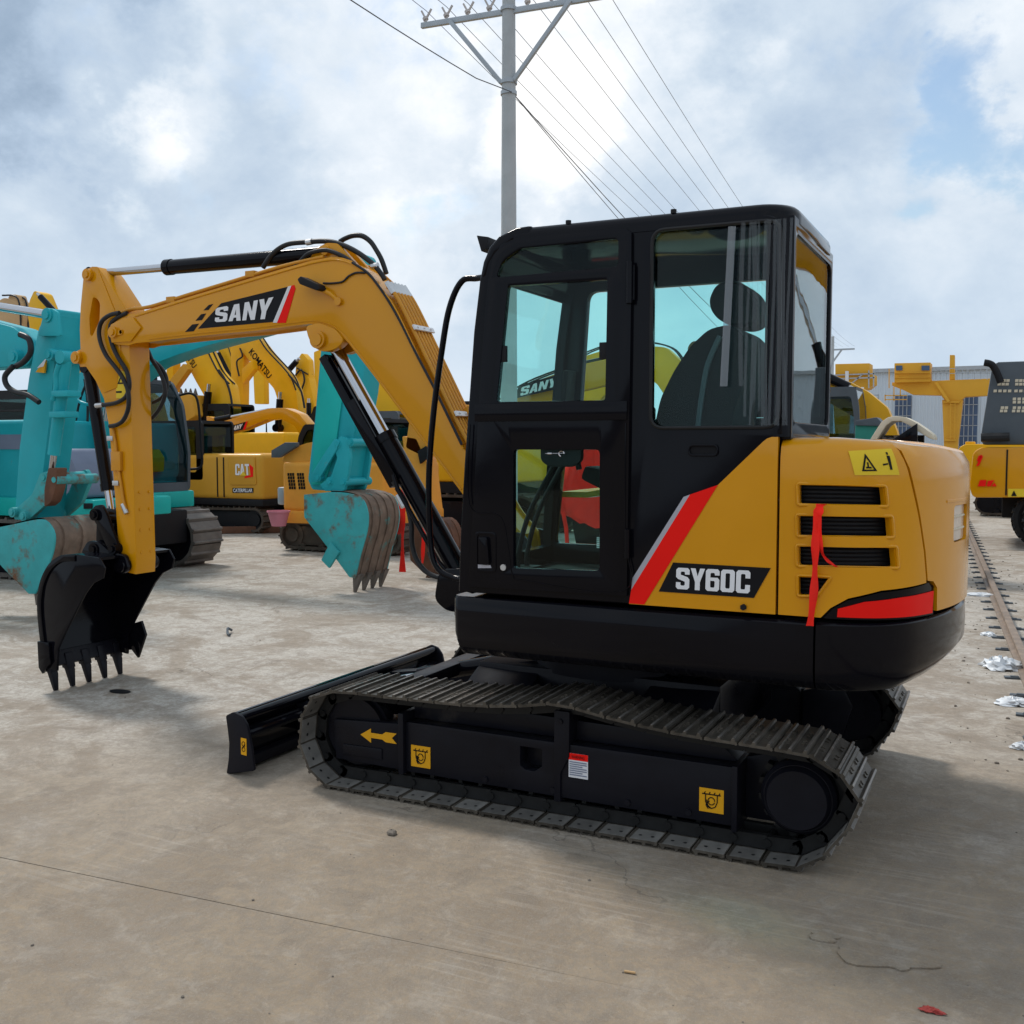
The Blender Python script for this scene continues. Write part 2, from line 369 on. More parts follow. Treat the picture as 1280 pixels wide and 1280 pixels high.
GLY = {
 'S': ([(0, .48), (0, .14), (.14, 0), (.86, 0), (1, .14), (1, .70), (.86, .86), (.34, 1.02), (.34, 1.18), (.40, 1.24), (.60, 1.24), (.66, 1.18), (.66, 1.04), (1, 1.04), (1, 1.36), (.86, 1.5), (.14, 1.5), (0, 1.36), (0, .86), (.14, .72), (.66, .54), (.66, .32), (.60, .26), (.40, .26), (.34, .32), (.34, .48)], []),
 'Y': ([(.32, 0), (.68, 0), (.68, .55), (1.03, 1.5), (.67, 1.5), (.5, .95), (.33, 1.5), (-.03, 1.5), (.32, .55)], []),
 '6': ([(.14, 0), (.86, 0), (1, .14), (1, .78), (.86, .92), (.34, .92), (.34, 1.18), (.40, 1.24), (.60, 1.24), (.66, 1.18), (.66, 1.08), (1, 1.08), (1, 1.36), (.86, 1.5), (.14, 1.5), (0, 1.36), (0, .14)], [[(.34, .30), (.40, .24), (.60, .24), (.66, .30), (.66, .64), (.60, .70), (.34, .70)]]),
 '0': ([(.14, 0), (.86, 0), (1, .14), (1, 1.36), (.86, 1.5), (.14, 1.5), (0, 1.36), (0, .14)], [[(.34, .30), (.40, .24), (.60, .24), (.66, .30), (.66, 1.20), (.60, 1.26), (.40, 1.26), (.34, 1.20)]]),
 'C': ([(.14, 0), (.86, 0), (1, .14), (1, .55), (.66, .55), (.66, .30), (.60, .24), (.40, .24), (.34, .30), (.34, 1.2), (.40, 1.26), (.60, 1.26), (.66, 1.2), (.66, .98), (1, .98), (1, 1.36), (.86, 1.5), (.14, 1.5), (0, 1.36), (0, .14)], []),
 'A': ([(0, 0), (.34, 0), (.39, .30), (.61, .30), (.66, 0), (1, 0), (.70, 1.5), (.30, 1.5)], [[(.44, .54), (.56, .54), (.50, 1.10)]]),
 'N': ([(0, 0), (.32, 0), (.32, .85), (.68, 0), (1, 0), (1, 1.5), (.68, 1.5), (.68, .65), (.32, 1.5), (0, 1.5)], []),
 'T': ([(.32, 0), (.68, 0), (.68, 1.2), (1, 1.2), (1, 1.5), (0, 1.5), (0, 1.2), (.32, 1.2)], [])}
def block_letters(name, text, mat, parent, fn, quad, gap=.10):
    """heavy block capitals, each letter a plate of its own"""
    n = len(text); W = n+gap*(n-1); bl, br_, tr, tl = (Vector(q) for q in quad)
    for i, ch in enumerate(text):
        ol, hs = GLY[ch]; x0 = i*(1+gap)
        def m_(p):
            u = (x0+p[0])/W; t = p[1]/1.5; q = bl.lerp(br_, u).lerp(tl.lerp(tr, u), t); return (q.x, q.y)
        B().sheet([m_(p) for p in ol], [[m_(p) for p in h] for h in hs], fn, None, .001).build(name, mat, parent, smooth=0)

# ------------------------------------------------------------------ ground: concrete slabs over a dirt base
def concrete(name, base):
    m, t, p, o = mat_base(name); L = t.links.new
    g = N(t, 'ShaderNodeNewGeometry'); src = g.outputs['Position']
    def nz(scale, detail=8, rough=.6, dist=0, vec=src):
        n = N(t, 'ShaderNodeTexNoise'); n.inputs['Scale'].default_value = scale; n.inputs['Detail'].default_value = detail; n.inputs['Roughness'].default_value = rough; n.inputs['Distortion'].default_value = dist; L(vec, n.inputs[0]); return n.outputs[0]
    def mixc(fac, a, b):
        x = N(t, 'ShaderNodeMix', data_type='RGBA'); L(fac, x.inputs[0])
        for i, c in ((6, a), (7, b)):
            if isinstance(c, tuple): x.inputs[i].default_value = (*c, 1)
            else: L(c, x.inputs[i])
        return x.outputs[2]
    def mr(v, a, b, c=0, d=1, smooth=True):
        x = N(t, 'ShaderNodeMapRange', interpolation_type='SMOOTHSTEP' if smooth else 'LINEAR'); L(v, x.inputs[0])
        for i, q in enumerate((a, b, c, d)): x.inputs[i+1].default_value = q
        return x.outputs[0]
    def mul(a, b):
        x = N(t, 'ShaderNodeMath', operation='MULTIPLY'); L(a, x.inputs[0])
        if isinstance(b, float): x.inputs[1].default_value = b
        else: L(b, x.inputs[1])
        return x.outputs[0]
    sp = N(t, 'ShaderNodeSeparateXYZ'); L(src, sp.inputs[0])
    # brown dust on the near corner, cloud-shadow dimness painted into it; far part paler
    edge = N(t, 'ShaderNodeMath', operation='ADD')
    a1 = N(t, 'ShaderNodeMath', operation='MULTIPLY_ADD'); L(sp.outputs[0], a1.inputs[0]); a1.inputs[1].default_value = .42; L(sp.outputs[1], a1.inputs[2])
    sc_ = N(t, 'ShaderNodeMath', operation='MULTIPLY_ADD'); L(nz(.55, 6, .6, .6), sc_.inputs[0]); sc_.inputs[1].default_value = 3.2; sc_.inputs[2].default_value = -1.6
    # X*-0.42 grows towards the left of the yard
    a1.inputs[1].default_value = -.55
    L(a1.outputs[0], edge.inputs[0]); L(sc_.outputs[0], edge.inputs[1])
    far_tone = mr(edge.outputs[0], -1.6, 1.9)
    pale = base; dust_shade = (base[0]*.64, base[1]*.535, base[2]*.415)
    c = mixc(far_tone, dust_shade, pale)
    c = mixc(mul(mr(nz(1.1, 11, .78, .7), .47, .57), .72), c, (base[0]*.50, base[1]*.42, base[2]*.34))          # brown stains
    c = mixc(mul(mr(nz(.8, 10, .75, .8), .52, .66), .34), c, (base[0]*1.02, base[1]*1.04, base[2]*1.08))         # pale worn patches
    c = mixc(mul(mr(nz(3.7, 11, .80, .5), .53, .63), .60), c, (base[0]*.38, base[1]*.33, base[2]*.29))          # small dark marks
    # stretched scuffs
    mp = N(t, 'ShaderNodeMapping'); mp.inputs['Scale'].default_value = (1.2, 9, 1); mp.inputs['Rotation'].default_value = (0, 0, .35); L(src, mp.inputs[0])
    c = mixc(mul(mr(nz(1.4, 9, .75, .2, mp.outputs[0]), .55, .66), .42), c, (base[0]*.45, base[1]*.40, base[2]*.36))
    c = mixc(mul(mr(nz(2.4, 11, .80, .9), .48, .60), .42), c, (base[0]*.47, base[1]*.385, base[2]*.30))
    c = mixc(mul(mr(nz(7.5, 11, .82, .6), .46, .56), .42), c, (base[0]*.42, base[1]*.37, base[2]*.32))
    c = mixc(mul(mr(nz(5.1, 11, .82, .5), .50, .62), .28), c, (base[0]*.98, base[1]*.96, base[2]*.93))
    c = mixc(mul(mr(nz(30, 8, .84), .44, .58), .52), c, (base[0]*.50, base[1]*.46, base[2]*.42))                # grit
    c = mixc(mul(mr(nz(120, 4, .75), .54, .66), .15), c, (base[0]*1.25, base[1]*1.22, base[2]*1.18))
    vo = N(t, 'ShaderNodeTexVoronoi'); vo.inputs['Scale'].default_value = 7; L(src, vo.inputs[0])
    c = mixc(mr(vo.outputs['Distance'], .035, .02), c, (base[0]*.25, base[1]*.22, base[2]*.2))                 # specks
    # hairline cracks, only here and there
    wv = N(t, 'ShaderNodeVectorMath', operation='ADD'); L(src, wv.inputs[0]); nv = N(t, 'ShaderNodeTexNoise'); nv.inputs['Scale'].default_value = 2.5; nv.inputs['Detail'].default_value = 8; L(src, nv.inputs[0]); L(nv.outputs['Color'], wv.inputs[1])
    ve = N(t, 'ShaderNodeTexVoronoi', feature='DISTANCE_TO_EDGE'); ve.inputs['Scale'].default_value = .55; L(wv.outputs[0], ve.inputs[0])
    c = mixc(mul(mr(ve.outputs['Distance'], .006, .002), mul(mr(nz(.5, 3), .52, .60), .6)), c, (base[0]*.28, base[1]*.25, base[2]*.22))
    # crawler scrapes: fine parallel streaks
    mp2 = N(t, 'ShaderNodeMapping'); mp2.inputs['Scale'].default_value = (.7, 26, 1); mp2.inputs['Rotation'].default_value = (0, 0, -.25); L(src, mp2.inputs[0])
    c = mixc(mul(mul(mr(nz(1.2, 6, .7, .1, mp2.outputs[0]), .52, .60), mr(nz(.45, 4), .50, .60)), .18), c, (base[0]*1.15, base[1]*1.12, base[2]*1.08))
    L(c, p.inputs['Base Color'])
    L(mr(nz(2.2), .3, .7, .62, .92), p.inputs['Roughness']); p.inputs['Specular IOR Level'].default_value = .35
    b1 = N(t, 'ShaderNodeBump'); b1.inputs['Strength'].default_value = .7; b1.inputs['Distance'].default_value = .016; L(nz(9, 10, .75, .2), b1.inputs['Height'])
    b2 = N(t, 'ShaderNodeBump'); b2.inputs['Strength'].default_value = .6; b2.inputs['Distance'].default_value = .004; L(nz(85, 5, .7), b2.inputs['Height']); L(b1.outputs[0], b2.inputs['Normal'])
    L(b2.outputs[0], p.inputs['Normal'])
    return m
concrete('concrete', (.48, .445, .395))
paint('dirt', (.085, .07, .055), .9, var=.3, scale=3, bump=.3)
ground = B().add([(-900, -900, -.03), (900, -900, -.03), (900, 900, -.03), (-900, 900, -.03)], [[0, 1, 2, 3]]).build('ground', 'dirt', smooth=0)
tag(ground, kind='structure')
E1 = Vector((.99769, .0680)); E2 = Vector((-.0680, .99769))      # the yard's own grid follows the rail
us = [-60, -30, -18, -12.2, -6.35, 3.4, 9.5, 30, 90]; vs_ = [-30, -14, -8.2, -2.075, 6.6, 13, 20, 35, 110]
for i in range(len(us)-1):
    for j in range(len(vs_)-1):
        g = .004
        q = [(us[i]+g, vs_[j]+g), (us[i+1]-g, vs_[j]+g), (us[i+1]-g, vs_[j+1]-g), (us[i]+g, vs_[j+1]-g)]
        if us[i] == -6.35 and vs_[j] == -2.075: q = [(us[i]+g, vs_[j]+.004), (-.6, vs_[j]+.0022), (.9, vs_[j]), (us[i+1]-g, vs_[j])] + q[2:]
        if us[i] == -6.35 and vs_[j+1] == -2.075: q = q[:2] + [(us[i+1]-g, vs_[j+1]), (.9, vs_[j+1]), (-.6, vs_[j+1]-.0022), (us[i]+g, vs_[j+1]-.004)]
        poly = [tuple(E1*a+E2*b) for a, b in q]
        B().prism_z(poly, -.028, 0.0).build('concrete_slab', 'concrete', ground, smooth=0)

# ------------------------------------------------------------------ the excavator in front
EX = empty('excavator', (0, 0, 0), 'yellow and black compact crawler excavator in the foreground with a red ribbon on its grille', 'excavator')
BY = .16                                   # boom plane

# ---- crawler tracks
loop = [(-1.18, 0), (-.9, 0), (-.5, 0), (0, 0), (.5, 0), (.85, 0), (1.06, .003), (1.16, .055), (1.232, .143), (1.295, .246), (1.315, .315), (1.275, .392), (1.206, .448), (1.13, .488), (1.01, .500), (.86, .505), (.708, .510), (.60, .514),
        (.439, .527), (.298, .543), (.116, .568), (.012, .575), (-.142, .548), (-.409, .522), (-.85, .512), (-1.11, .506), (-1.262, .455), (-1.335, .345), (-1.350, .20), (-1.318, .115), (-1.25, .035)]
lp = smooth_path([(x, 0, z) for x, z in loop], 10, True)
acc = [0.0]
for i in range(len(lp)): acc.append(acc[-1] + (lp[(i+1) % len(lp)]-lp[i]).length)
TOT = acc[-1]; NSH = 42; PITCH = TOT/NSH
def at_len(s):
    s %= TOT; lo = 0
    while acc[lo+1] < s: lo += 1
    t = (s-acc[lo])/(acc[lo+1]-acc[lo]); return lp[lo].lerp(lp[(lo+1) % len(lp)], t)
# one shoe: plate, three grouser ribs, bolts, chain link underneath; local x along the chain, z outwards
sh = B(); hl = PITCH/2
prof = [(-hl+.005, -.026), (hl-.012, -.026), (hl-.006, -.030), (hl-.001, -.026), (hl-.003, -.017), (hl-.010, -.015), (hl-.013, -.004), (hl-.024, -.004), (hl-.028, -.016), (.002, -.016), (-.001, -.007), (-.012, -.007), (-.015, -.016), (-hl+.026, -.016), (-hl+.020, -.010), (-hl+.008, -.012), (-hl+.005, -.017)]
ch = .03
for y0, y1 in ((-.2, .2),): sh.prism(prof, y0, y1)
for bx in (-.035, .026):
    for by in (-.085, -.045, .045, .085): sh.cyl((bx, by, -.018), (bx, by, -.010), .009, n=6)
sh.cur = 2
sh.box(hl-.023, hl-.014, -.199, .199, -.0045, -.0022); sh.box(-.011, -.002, -.199, .199, -.0075, -.0055)
sh.cur = 3
sh.box(-hl+.008, hl-.016, -.198, -.085, -.0272, -.0255); sh.box(-hl+.008, hl-.016, .085, .198, -.0272, -.0255)
sh.cur = 1
for y in (-.062, .062):
    sh.prism([(-hl+.004, -.085), (hl-.004, -.085), (hl+.012, -.060), (hl-.004, -.029), (-hl+.004, -.029), (-hl-.004, -.060)], y-.014, y+.014)
sh.cyl((hl-.002, -.085, -.060), (hl-.002, .085, -.060), .017, n=8)
for bx in (-.030, .024):
    for by in (-.150, .150): sh.cyl((bx, by, -.0255), (bx, by, -.0275), .008, n=10)
shoe0 = sh.build('track_shoe', ['shoe_steel', 'link_steel', 'worn_steel', 'shoe_inner'], None, smooth=30, local=True)
shoe_me = shoe0.data; bpy.data.objects.remove(shoe0)
for side in (-1, 1):
    yc = side*.75
    fr = B()
    # recoil housing, main beam, sprocket bracket
    s_ = side
    def yy(a, b): return (min(s_*a, s_*b), max(s_*a, s_*b))
    fr.prism([(-1.207, .315), (-.822, .338), (-.822, .115), (-1.195, .120)], *yy(.67, .84))
    fr.prism([(-.82, .395), (-.79, .395), (-.79, .10), (-.82, .10)], *yy(.66, .86))
    fr.prism([(-.79, .350), (.79, .350), (.80, .343), (.80, .107), (-.79, .114)], *yy(.66, .76)); fr.sheet([(-.79, .112), (.80, .105), (.80, .345), (.79, .352), (-.79, .352)], [[(-.183, .313), (-.076, .313), (-.076, .235), (-.11, .208), (-.155, .208), (-.183, .225)]], lambda u, v, d: (u, s_*(.838-d), v), None, .077)
    fr.prism([(-.79, .455), (.70, .43), (.79, .352), (-.79, .352)], *yy(.60, .76))
    fr.prism([(.782, .36), (.806, .36), (.806, .085), (.782, .085)], *yy(.64, .852))
    fr.prism([(-1.15, .20), (-.92, .205), (-.92, .15), (-1.15, .15)], *yy(.838, .848))
    tf = fr.build('track_frame', 'frame_black', EX, bevel=.006)
    B().prism([(.80, .36), (1.0, .42), (1.06, .30), (1.0, .10), (.80, .10)], *yy(.60, .70)).build('sprocket_bracket', 'frame_black', EX, bevel=.01)
    br_ = B(); br_.prism([(-.012, .50), (.063, .50), (.060, .30), (.02, .22), (.02, .09), (-.012, .09)], *yy(.72, .85)); br_.build('carrier_bracket', 'frame_black', tf, bevel=.006)
    b = B()
    for x in (-.36, -.02, .33, .60): b.cyl((x, s_*.838, .135), (x, s_*.846, .135), .014, n=8)
    b.cyl((.02, s_*.85, .455), (.02, s_*.86, .455), .012, n=8); b.build('bolt_heads', 'frame_black', tf)
    for x in (-.72, -.46, -.2, .06, .32, .58):
        r = B(); r.cyl((x, s_*.64, .105), (x, s_*.80, .105), .045, n=16); r.cyl((x, s_*.665, .105), (x, s_*.70, .105), .068, n=16); r.cyl((x, s_*.77, .105), (x, s_*.80, .105), .066, n=16)
        r.build('track_roller', 'link_steel', EX)
    i_ = B(); i_.cyl((-1.10, s_*.69, .262), (-1.10, s_*.81, .262), .165, n=32); i_.cyl((-1.10, s_*.72, .262), (-1.10, s_*.78, .262), .182, n=32); i_.cyl((-1.10, s_*.66, .262), (-1.10, s_*.82, .262), .06, n=16)
    i_.build('idler_wheel', 'frame_black', EX)
    sp = B(); pts = []
    for k in range(17):
        for da, rr in ((-.32, .155), (-.16, .19), (.16, .19), (.32, .155)):
            a = 2*math.pi*(k+da)/17; pts.append((1.065+rr*math.cos(a), .262+rr*math.sin(a)))
    sp.prism(pts, *yy(.725, .775)); spo = sp.build('sprocket', 'link_steel', EX)
    m_ = B(); c = (1.045, .262)
    for y0, y1, r0, r1 in ((.64, .82, .150, .150), (.82, .84, .150, .135), (.84, .868, .132, .118)):
        m_.cyl((c[0], s_*y0, c[1]), (c[0], s_*y1, c[1]), r0, r1, n=36)
    m_.build('travel_motor', 'frame_black', EX)
    tk = B(); tk.prism([(.78, .40), (1.02, .455), (1.02, .44), (.78, .385)], *yy(.70, .80))
    chain = empty('track_chain', (0, 0, 0)); chain.parent = EX
    for k in range(NSH):
        s0 = (k+.5)*PITCH; a = at_len(s0-PITCH*.5); c2 = at_len(s0+PITCH*.5); mid = (a+c2)/2; t = (c2-a).normalized()
        o = bpy.data.objects.new('track_shoe', shoe_me); COL.objects.link(o); o.parent = chain
        nrm = Vector((t.z, 0, -t.x)); mid = mid + (at_len(s0)-mid)*.5
        mt = Matrix(((t.x, 0, nrm.x, mid.x), (0, 1, 0, yc), (t.z, 0, nrm.z, mid.z), (0, 0, 0, 1)))
        # keep a right-handed frame: x along the chain, y across, z outwards
        if mt.to_3x3().determinant() < 0: mt = Matrix(((-t.x, 0, nrm.x, mid.x), (0, 1, 0, yc), (-t.z, 0, nrm.z, mid.z), (0, 0, 0, 1)))
        o.matrix_local = mt @ Matrix.Rotation(random.uniform(-.012, .012), 4, 'Y')
    if side == -1: NEARFRAME = tf
# decals on the near track frame
ar = [(-1.046, .263), (-.985, .300), (-.985, .279), (-.92, .279), (-.90, .293), (-.838, .293), (-.865, .268), (-.838, .243), (-.90, .243), (-.92, .254), (-.985, .254), (-.985, .230)]
quad_decal('arrow_decal', [(x, z-.004) for x, z in ar], 'sticker_orange', NEARFRAME, -.8425)
def lift_decal(x0, z0, x1, z1, y):
    d = quad_decal('lifting_decal', [(x0, z0), (x1, z0), (x1, z1), (x0, z1)], 'sticker_orange', NEARFRAME, y)
    w_ = x1-x0; h_ = z1-z0; b = B(); Y_ = y-.001
    def P(u, v): return (x0+u*w_, Y_, z0+v*h_)
    b.bar(P(.12, .76), P(.88, .76), .001, .005)
    for u in (.2, .4, .6, .8): b.bar(P(u, .76), P(u+.05, .86), .001, .004)
    b.tube([P(.26, .76), P(.26, .45), P(.34, .25), P(.5, .17), P(.66, .25), P(.74, .45), P(.74, .76)], .0024, 5)
    b.tube([P(.5+.14*math.cos(a*.6), .48+.16*math.sin(a*.6)) for a in range(11)], .0022, 5)
    b.tube([P(.30, .52), P(.36, .30), P(.48, .20), P(.36, .16), P(.28, .30), P(.42, .48)], .0022, 5)
    b.build('lifting_symbol', 'black_vinyl', NEARFRAME, smooth=0)
lift_decal(-.758, .143, -.652, .246, -.841); lift_decal(.645, .150, .748, .250, -.841)
quad_decal('warning_label', [(.056, .208), (.147, .208), (.147, .316), (.056, .316)], 'sticker_white', NEARFRAME, -.841)
quad_decal('warning_label_head', [(.056, .287), (.147, .287), (.147, .316), (.056, .316)], 'red_vinyl', NEARFRAME, -.8425)
lettering('warning_text', 'WARNING', 'black_vinyl', NEARFRAME, flat(-.8455), ((.070, .295), (.132, .295), (.132, .309), (.070, .309)))
b = B()
for k in range(7):
    z = .278-k*.0095; b.box(.061, .142-(.02 if k % 3 == 2 else 0), -.8435, -.8425, z-.0022, z+.0022)
b.build('warning_lines', 'lavender_panel', NEARFRAME, smooth=0)

# ---- centre frame, swing bearing
b = B(); b.prism([(-.62, .58), (.62, .58), (.62, .28), (-.62, .28)], -.42, .42)
for sx in (-1, 1):
    for sy in (-1, 1):
        b.add([(sx*.30, sy*.30, .60), (sx*.62, sy*.42, .56), (sx*.62, sy*.68, .44), (sx*.25, sy*.68, .44), (sx*.30, sy*.30, .30), (sx*.62, sy*.42, .28), (sx*.62, sy*.68, .26), (sx*.25, sy*.68, .26)],
              [[0, 1, 2, 3], [7, 6, 5, 4], [0, 4, 5, 1], [1, 5, 6, 2], [2, 6, 7, 3], [3, 7, 4, 0]])
b.build('centre_frame', 'frame_black', EX, bevel=.012)
b = B(); b.cyl((0, 0, .56), (0, 0, .64), .47, n=48); b.cyl((0, 0, .64), (0, 0, .71), .43, n=48); b.build('swing_bearing', 'frame_black', EX)
b = B(); b.box(-1.07, -.97, -.60, .60, .385, .455); b.box(-.97, -.60, -.46, -.36, .32, .45); b.box(-.97, -.60, .36, .46, .32, .45); b.build('front_crossbeam', 'frame_black', EX, bevel=.008)

# ---- dozer blade
bl = [(-1.766, .0), (-1.748, .07), (-1.740, .15), (-1.745, .23), (-1.764, .305)]
BLD = B(); 
inner = [(x+.018, z) for x, z in bl]
BLD.prism(bl + inner[::-1], -.965, .965)
blade = BLD.build('dozer_blade', 'black', EX, smooth=40)
for s_ in (-1, 1):
    B().prism(round_poly([(-1.772, .0), (-1.592, .040), (-1.606, .15), (-1.634, .268), (-1.668, .310), (-1.72, .325), (-1.770, .300), (-1.760, .24), (-1.750, .16), (-1.756, .08)], .012), *( (-.982, -.966) if s_ < 0 else (.966, .982))).build('end_plate', 'frame_black', blade, bevel=.003)
B().cyl((-1.70, -.966, .288), (-1.70, .966, .288), .026, n=14).build('top_tube', 'black', blade)
B().prism([(-1.735, .235), (-1.66, .225), (-1.645, .205), (-1.66, .185), (-1.73, .175)], -.963, .963).build('stiffener', 'black', blade, bevel=.008)
B().prism([(-1.762, .005), (-1.70, .02), (-1.69, .075), (-1.74, .085)], -.963, .963).build('cutting_edge', 'frame_black', blade, bevel=.004)
for y in (-.42, .42):
    a = B(); a.prism([(-1.735, .255), (-1.62, .27), (-.62, .42), (-.60, .30), (-1.60, .10), (-1.735, .10)], y-.045, y+.045); a.build('blade_arm', 'frame_black', blade, bevel=.01)
a = B(); a.cyl((-1.60, .05, .26), (-1.20, .05, .36), .022, n=12); a.build('blade_cylinder_rod', 'chrome', blade)
a = B(); a.cyl((-1.25, .05, .35), (-.62, .05, .50), .045, n=16); a.build('blade_cylinder', 'black', blade)
quad_decal('blade_sticker', [(-1.672, .115), (-1.637, .112), (-1.637, .198), (-1.672, .200)], 'sticker_orange', blade, -.9845)
b = B(); b.tube([(-1.655+.009*math.cos(t*.5), -.9855, .157+.012*math.sin(t)+.0) for t in range(7)], .0016, 5)
b.tube([(-1.655+.010*math.cos(t*.63), -.9855, .170+.012*math.sin(t*.63)) for t in range(11)], .0016, 5)
b.tube([(-1.655+.010*math.cos(t*.63), -.9855, .143+.012*math.sin(t*.63)) for t in range(11)], .0016, 5); b.build('sticker_mark', 'black_vinyl', blade, smooth=0)

# ---- upper frame: plan curve with the round tail
RF, RT = .4, 1.6
YC = -.9+RF; XC = math.sqrt((RT-RF)**2-YC**2); A1 = math.atan2(YC, XC); SA = XC+RF*(math.pi/2+A1); SMID = SA - A1*RT
def plan(s):
    if s > SMID:
        x, y, nx, ny = plan(2*SMID-s); return x, -y, nx, -ny
    if s <= XC: return s, -.9, 0, -1
    t = (s-XC)/RF
    if s <= SA:
        a = -math.pi/2+t; return XC+RF*math.cos(a), YC+RF*math.sin(a), math.cos(a), math.sin(a)
    a = A1+(s-SA)/RT; return RT*math.cos(a), RT*math.sin(a), math.cos(a), math.sin(a)
def skirt_loft(s0, s1, prof, n):
    rings = []
    for k in range(n+1):
        x, y, nx, ny = plan(s0+(s1-s0)*k/n); rings.append([(x+nx*o, y+ny*o, z) for o, z in prof])
    return rings
SKP = [(-.30, .985), (-.012, .985), (0, .972), (.002, .90), (.0, .80), (-.014, .752), (-.045, .718), (-.10, .703), (-.30, .70)]
for nm, y0, y1 in (('frame_skirt', -.9, -.6), ('frame_skirt', .9, .6)):
    sg = -1 if y0 < 0 else 1
    rings = []
    for x, sc, zf in ((-.497, .55, .06), (-.485, .8, .025), (-.465, 1, 0), (1.104, 1, 0)):
        rings.append([(x, sg*(.9+o*1.0) if sc == 1 else sg*(.9-(1-sc)*.06+o), z if z > .8 else z+zf*(1 if z < .76 else .4)) for o, z in SKP])
    B().loft(rings, True, True, True).build(nm, 'black', EX, smooth=40)
B().box(-.47, 1.1, -.61, .61, .71, .98).build('revolving_frame', 'frame_black', EX, bevel=.01)
S1 = 2*SMID-1.110
CWP = [(-.30, .985), (-.010, .985), (0, .975), (.004, .90), (.002, .80), (-.012, .752), (-.045, .715), (-.10, .700), (-.30, .70)]
rings = []
for k in range(61):
    s = 1.112+(S1-1.112)*k/60; x, y, nx, ny = plan(s); q = min(s, 2*SMID-s); lift = max(0, min(1, (q-1.45)/.9))*.085
    rings.append([(x+nx*o, y+ny*o, z+(lift if z < .82 else 0)*(1.0 if z < .76 else .5)) for o, z in CWP])
B().loft(rings, True, True, True).build('lower_counterweight', 'black', EX, smooth=40)

# ---- engine hood: panels on the same plan, rounded over at the top
PR = [(1.0, 0, 1.0), (1.45, 0, 1.45), (1.58, -.001, 1.58), (1.63, -.005, 1.630), (1.665, -.014, 1.663), (1.70, -.036, 1.686), (1.74, -.075, 1.696), (1.80, -.15, 1.699), (1.95, -.30, 1.70), (2.2, -.55, 1.70)]
def prof_w(wv):
    for (a, o0, z0), (b_, o1, z1) in zip(PR, PR[1:]):
        if wv <= b_: t = (wv-a)/(b_-a); return o0+(o1-o0)*t, z0+(z1-z0)*t
    return PR[-1][1:]
def hood(s, wv, d):
    x, y, nx, ny = plan(s); o, z = prof_w(wv); q = min(s, 2*SMID-s)
    z -= max(0, min(1, (q-1.2)/1.1))*.055*max(0, min(1, (wv-1.4)/.25))       # falls gently to the rear
    bulge = .010*max(0, min(1, (q-.95)/.4))
    o += bulge - d; return (x+nx*o, y+ny*o, z - (d if wv > 1.7 else 0))
slots = [[(1.042, 1.518), (1.350, 1.515), (1.362, 1.440), (1.044, 1.442)], [(1.042, 1.398), (1.380, 1.396), (1.390, 1.320), (1.044, 1.320)],
         [(1.044, 1.280), (1.402, 1.279), (1.414, 1.202), (1.046, 1.204)], [(1.046, 1.162), (1.160, 1.162), (1.112, 1.092), (1.048, 1.088)]]
slots = [round_poly(s, .010, 3) for s in slots]
door_out = [(.968, 1.006), (1.130, 1.006), (1.165, 1.045), (1.228, 1.084), (1.352, 1.114), (1.60, 1.128), (1.575, 1.25), (1.528, 1.394), (1.490, 1.50), (1.458, 1.59), (1.425, 1.66), (1.395, 1.74), (1.38, 1.80), (.966, 1.80)]
B().sheet(door_out, slots, hood, .045, .03).build('engine_door', 'yellow', EX, smooth=40)
# raised lips round the slots
lips = B()
for sl in slots:
    n = len(sl); c = sum((Vector(p) for p in sl), Vector((0, 0)))/n
    pth = [hood(c.x+(p[0]-c.x)*1.03+(.004 if p[0] > c.x else -.004), c.y+(p[1]-c.y)*1.10, -.003) for p in sl]
    dense = []
    for i in range(n):
        a = Vector(pth[i]); b_ = Vector(pth[(i+1) % n]); k = max(1, int((b_-a).length/.05))
        for q in range(k):
            m_ = a.lerp(b_, q/k); dense.append(m_)
    lips.tube(dense, .007, 6, closed=True)
lips.build('grille_lips', 'yellow', EX, smooth=60)
# dark mesh behind the slots
mesh_b = B(); mesh_b.sheet([(1.0, 1.06), (1.44, 1.06), (1.44, 1.55), (1.0, 1.55)], [], lambda s, v, d: hood(s, v, .055+d), .06, .006)
gb = mesh_b.build('grille_backing', 'grille_black', EX)
for k in range(30):
    z = 1.085+k*.0152
    fins = B(); fins.tube([hood(1.01+.42*q/10, z, .050) for q in range(11)], .0035, 4); fins.build('grille_fin', 'black_matt', gb)
# fixed side panel (near) with stripe
sp_ = [(.354, 1.006), (.724, 1.510), (.900, 1.682), (.915, 1.694), (.932, 1.700), (.957, 1.700), (.958, 1.006)]
def side_near(u, v, d): return (u, -.905+d+(0 if v < 1.69 else (v-1.69)*.5), min(v, 1.70))
PANEL = B().sheet(sp_, [], side_near, .05, .03).build('side_panel', 'yellow', EX, smooth=40)
quad_decal('red_stripe', [(.354, 1.009), (.421, 1.009), (.724, 1.510), (.610, 1.469), (.364, 1.067)], 'red_vinyl', PANEL, -.908)
quad_decal('silver_stripe', [(.368, 1.114), (.364, 1.067), (.610, 1.469), (.584, 1.459)], 'silver_vinyl', PANEL, -.908)
quad_decal('model_plate', [(.483, 1.067), (.874, 1.066), (.938, 1.188), (.543, 1.190)], 'black_vinyl', PANEL, -.908)
block_letters('model_letter', 'SY60C', 'white_paint', PANEL, flat(-.9105), ((.556, 1.083), (.858, 1.083), (.860, 1.174), (.558, 1.170)))
B().cyl((.834, -.905, 1.027), (.834, -.917, 1.027), .013, n=6).build('panel_bolt', 'black_matt', PANEL)
def side_far(u, v, d): o, z = prof_w(v); return (u, .905+o-d, z)
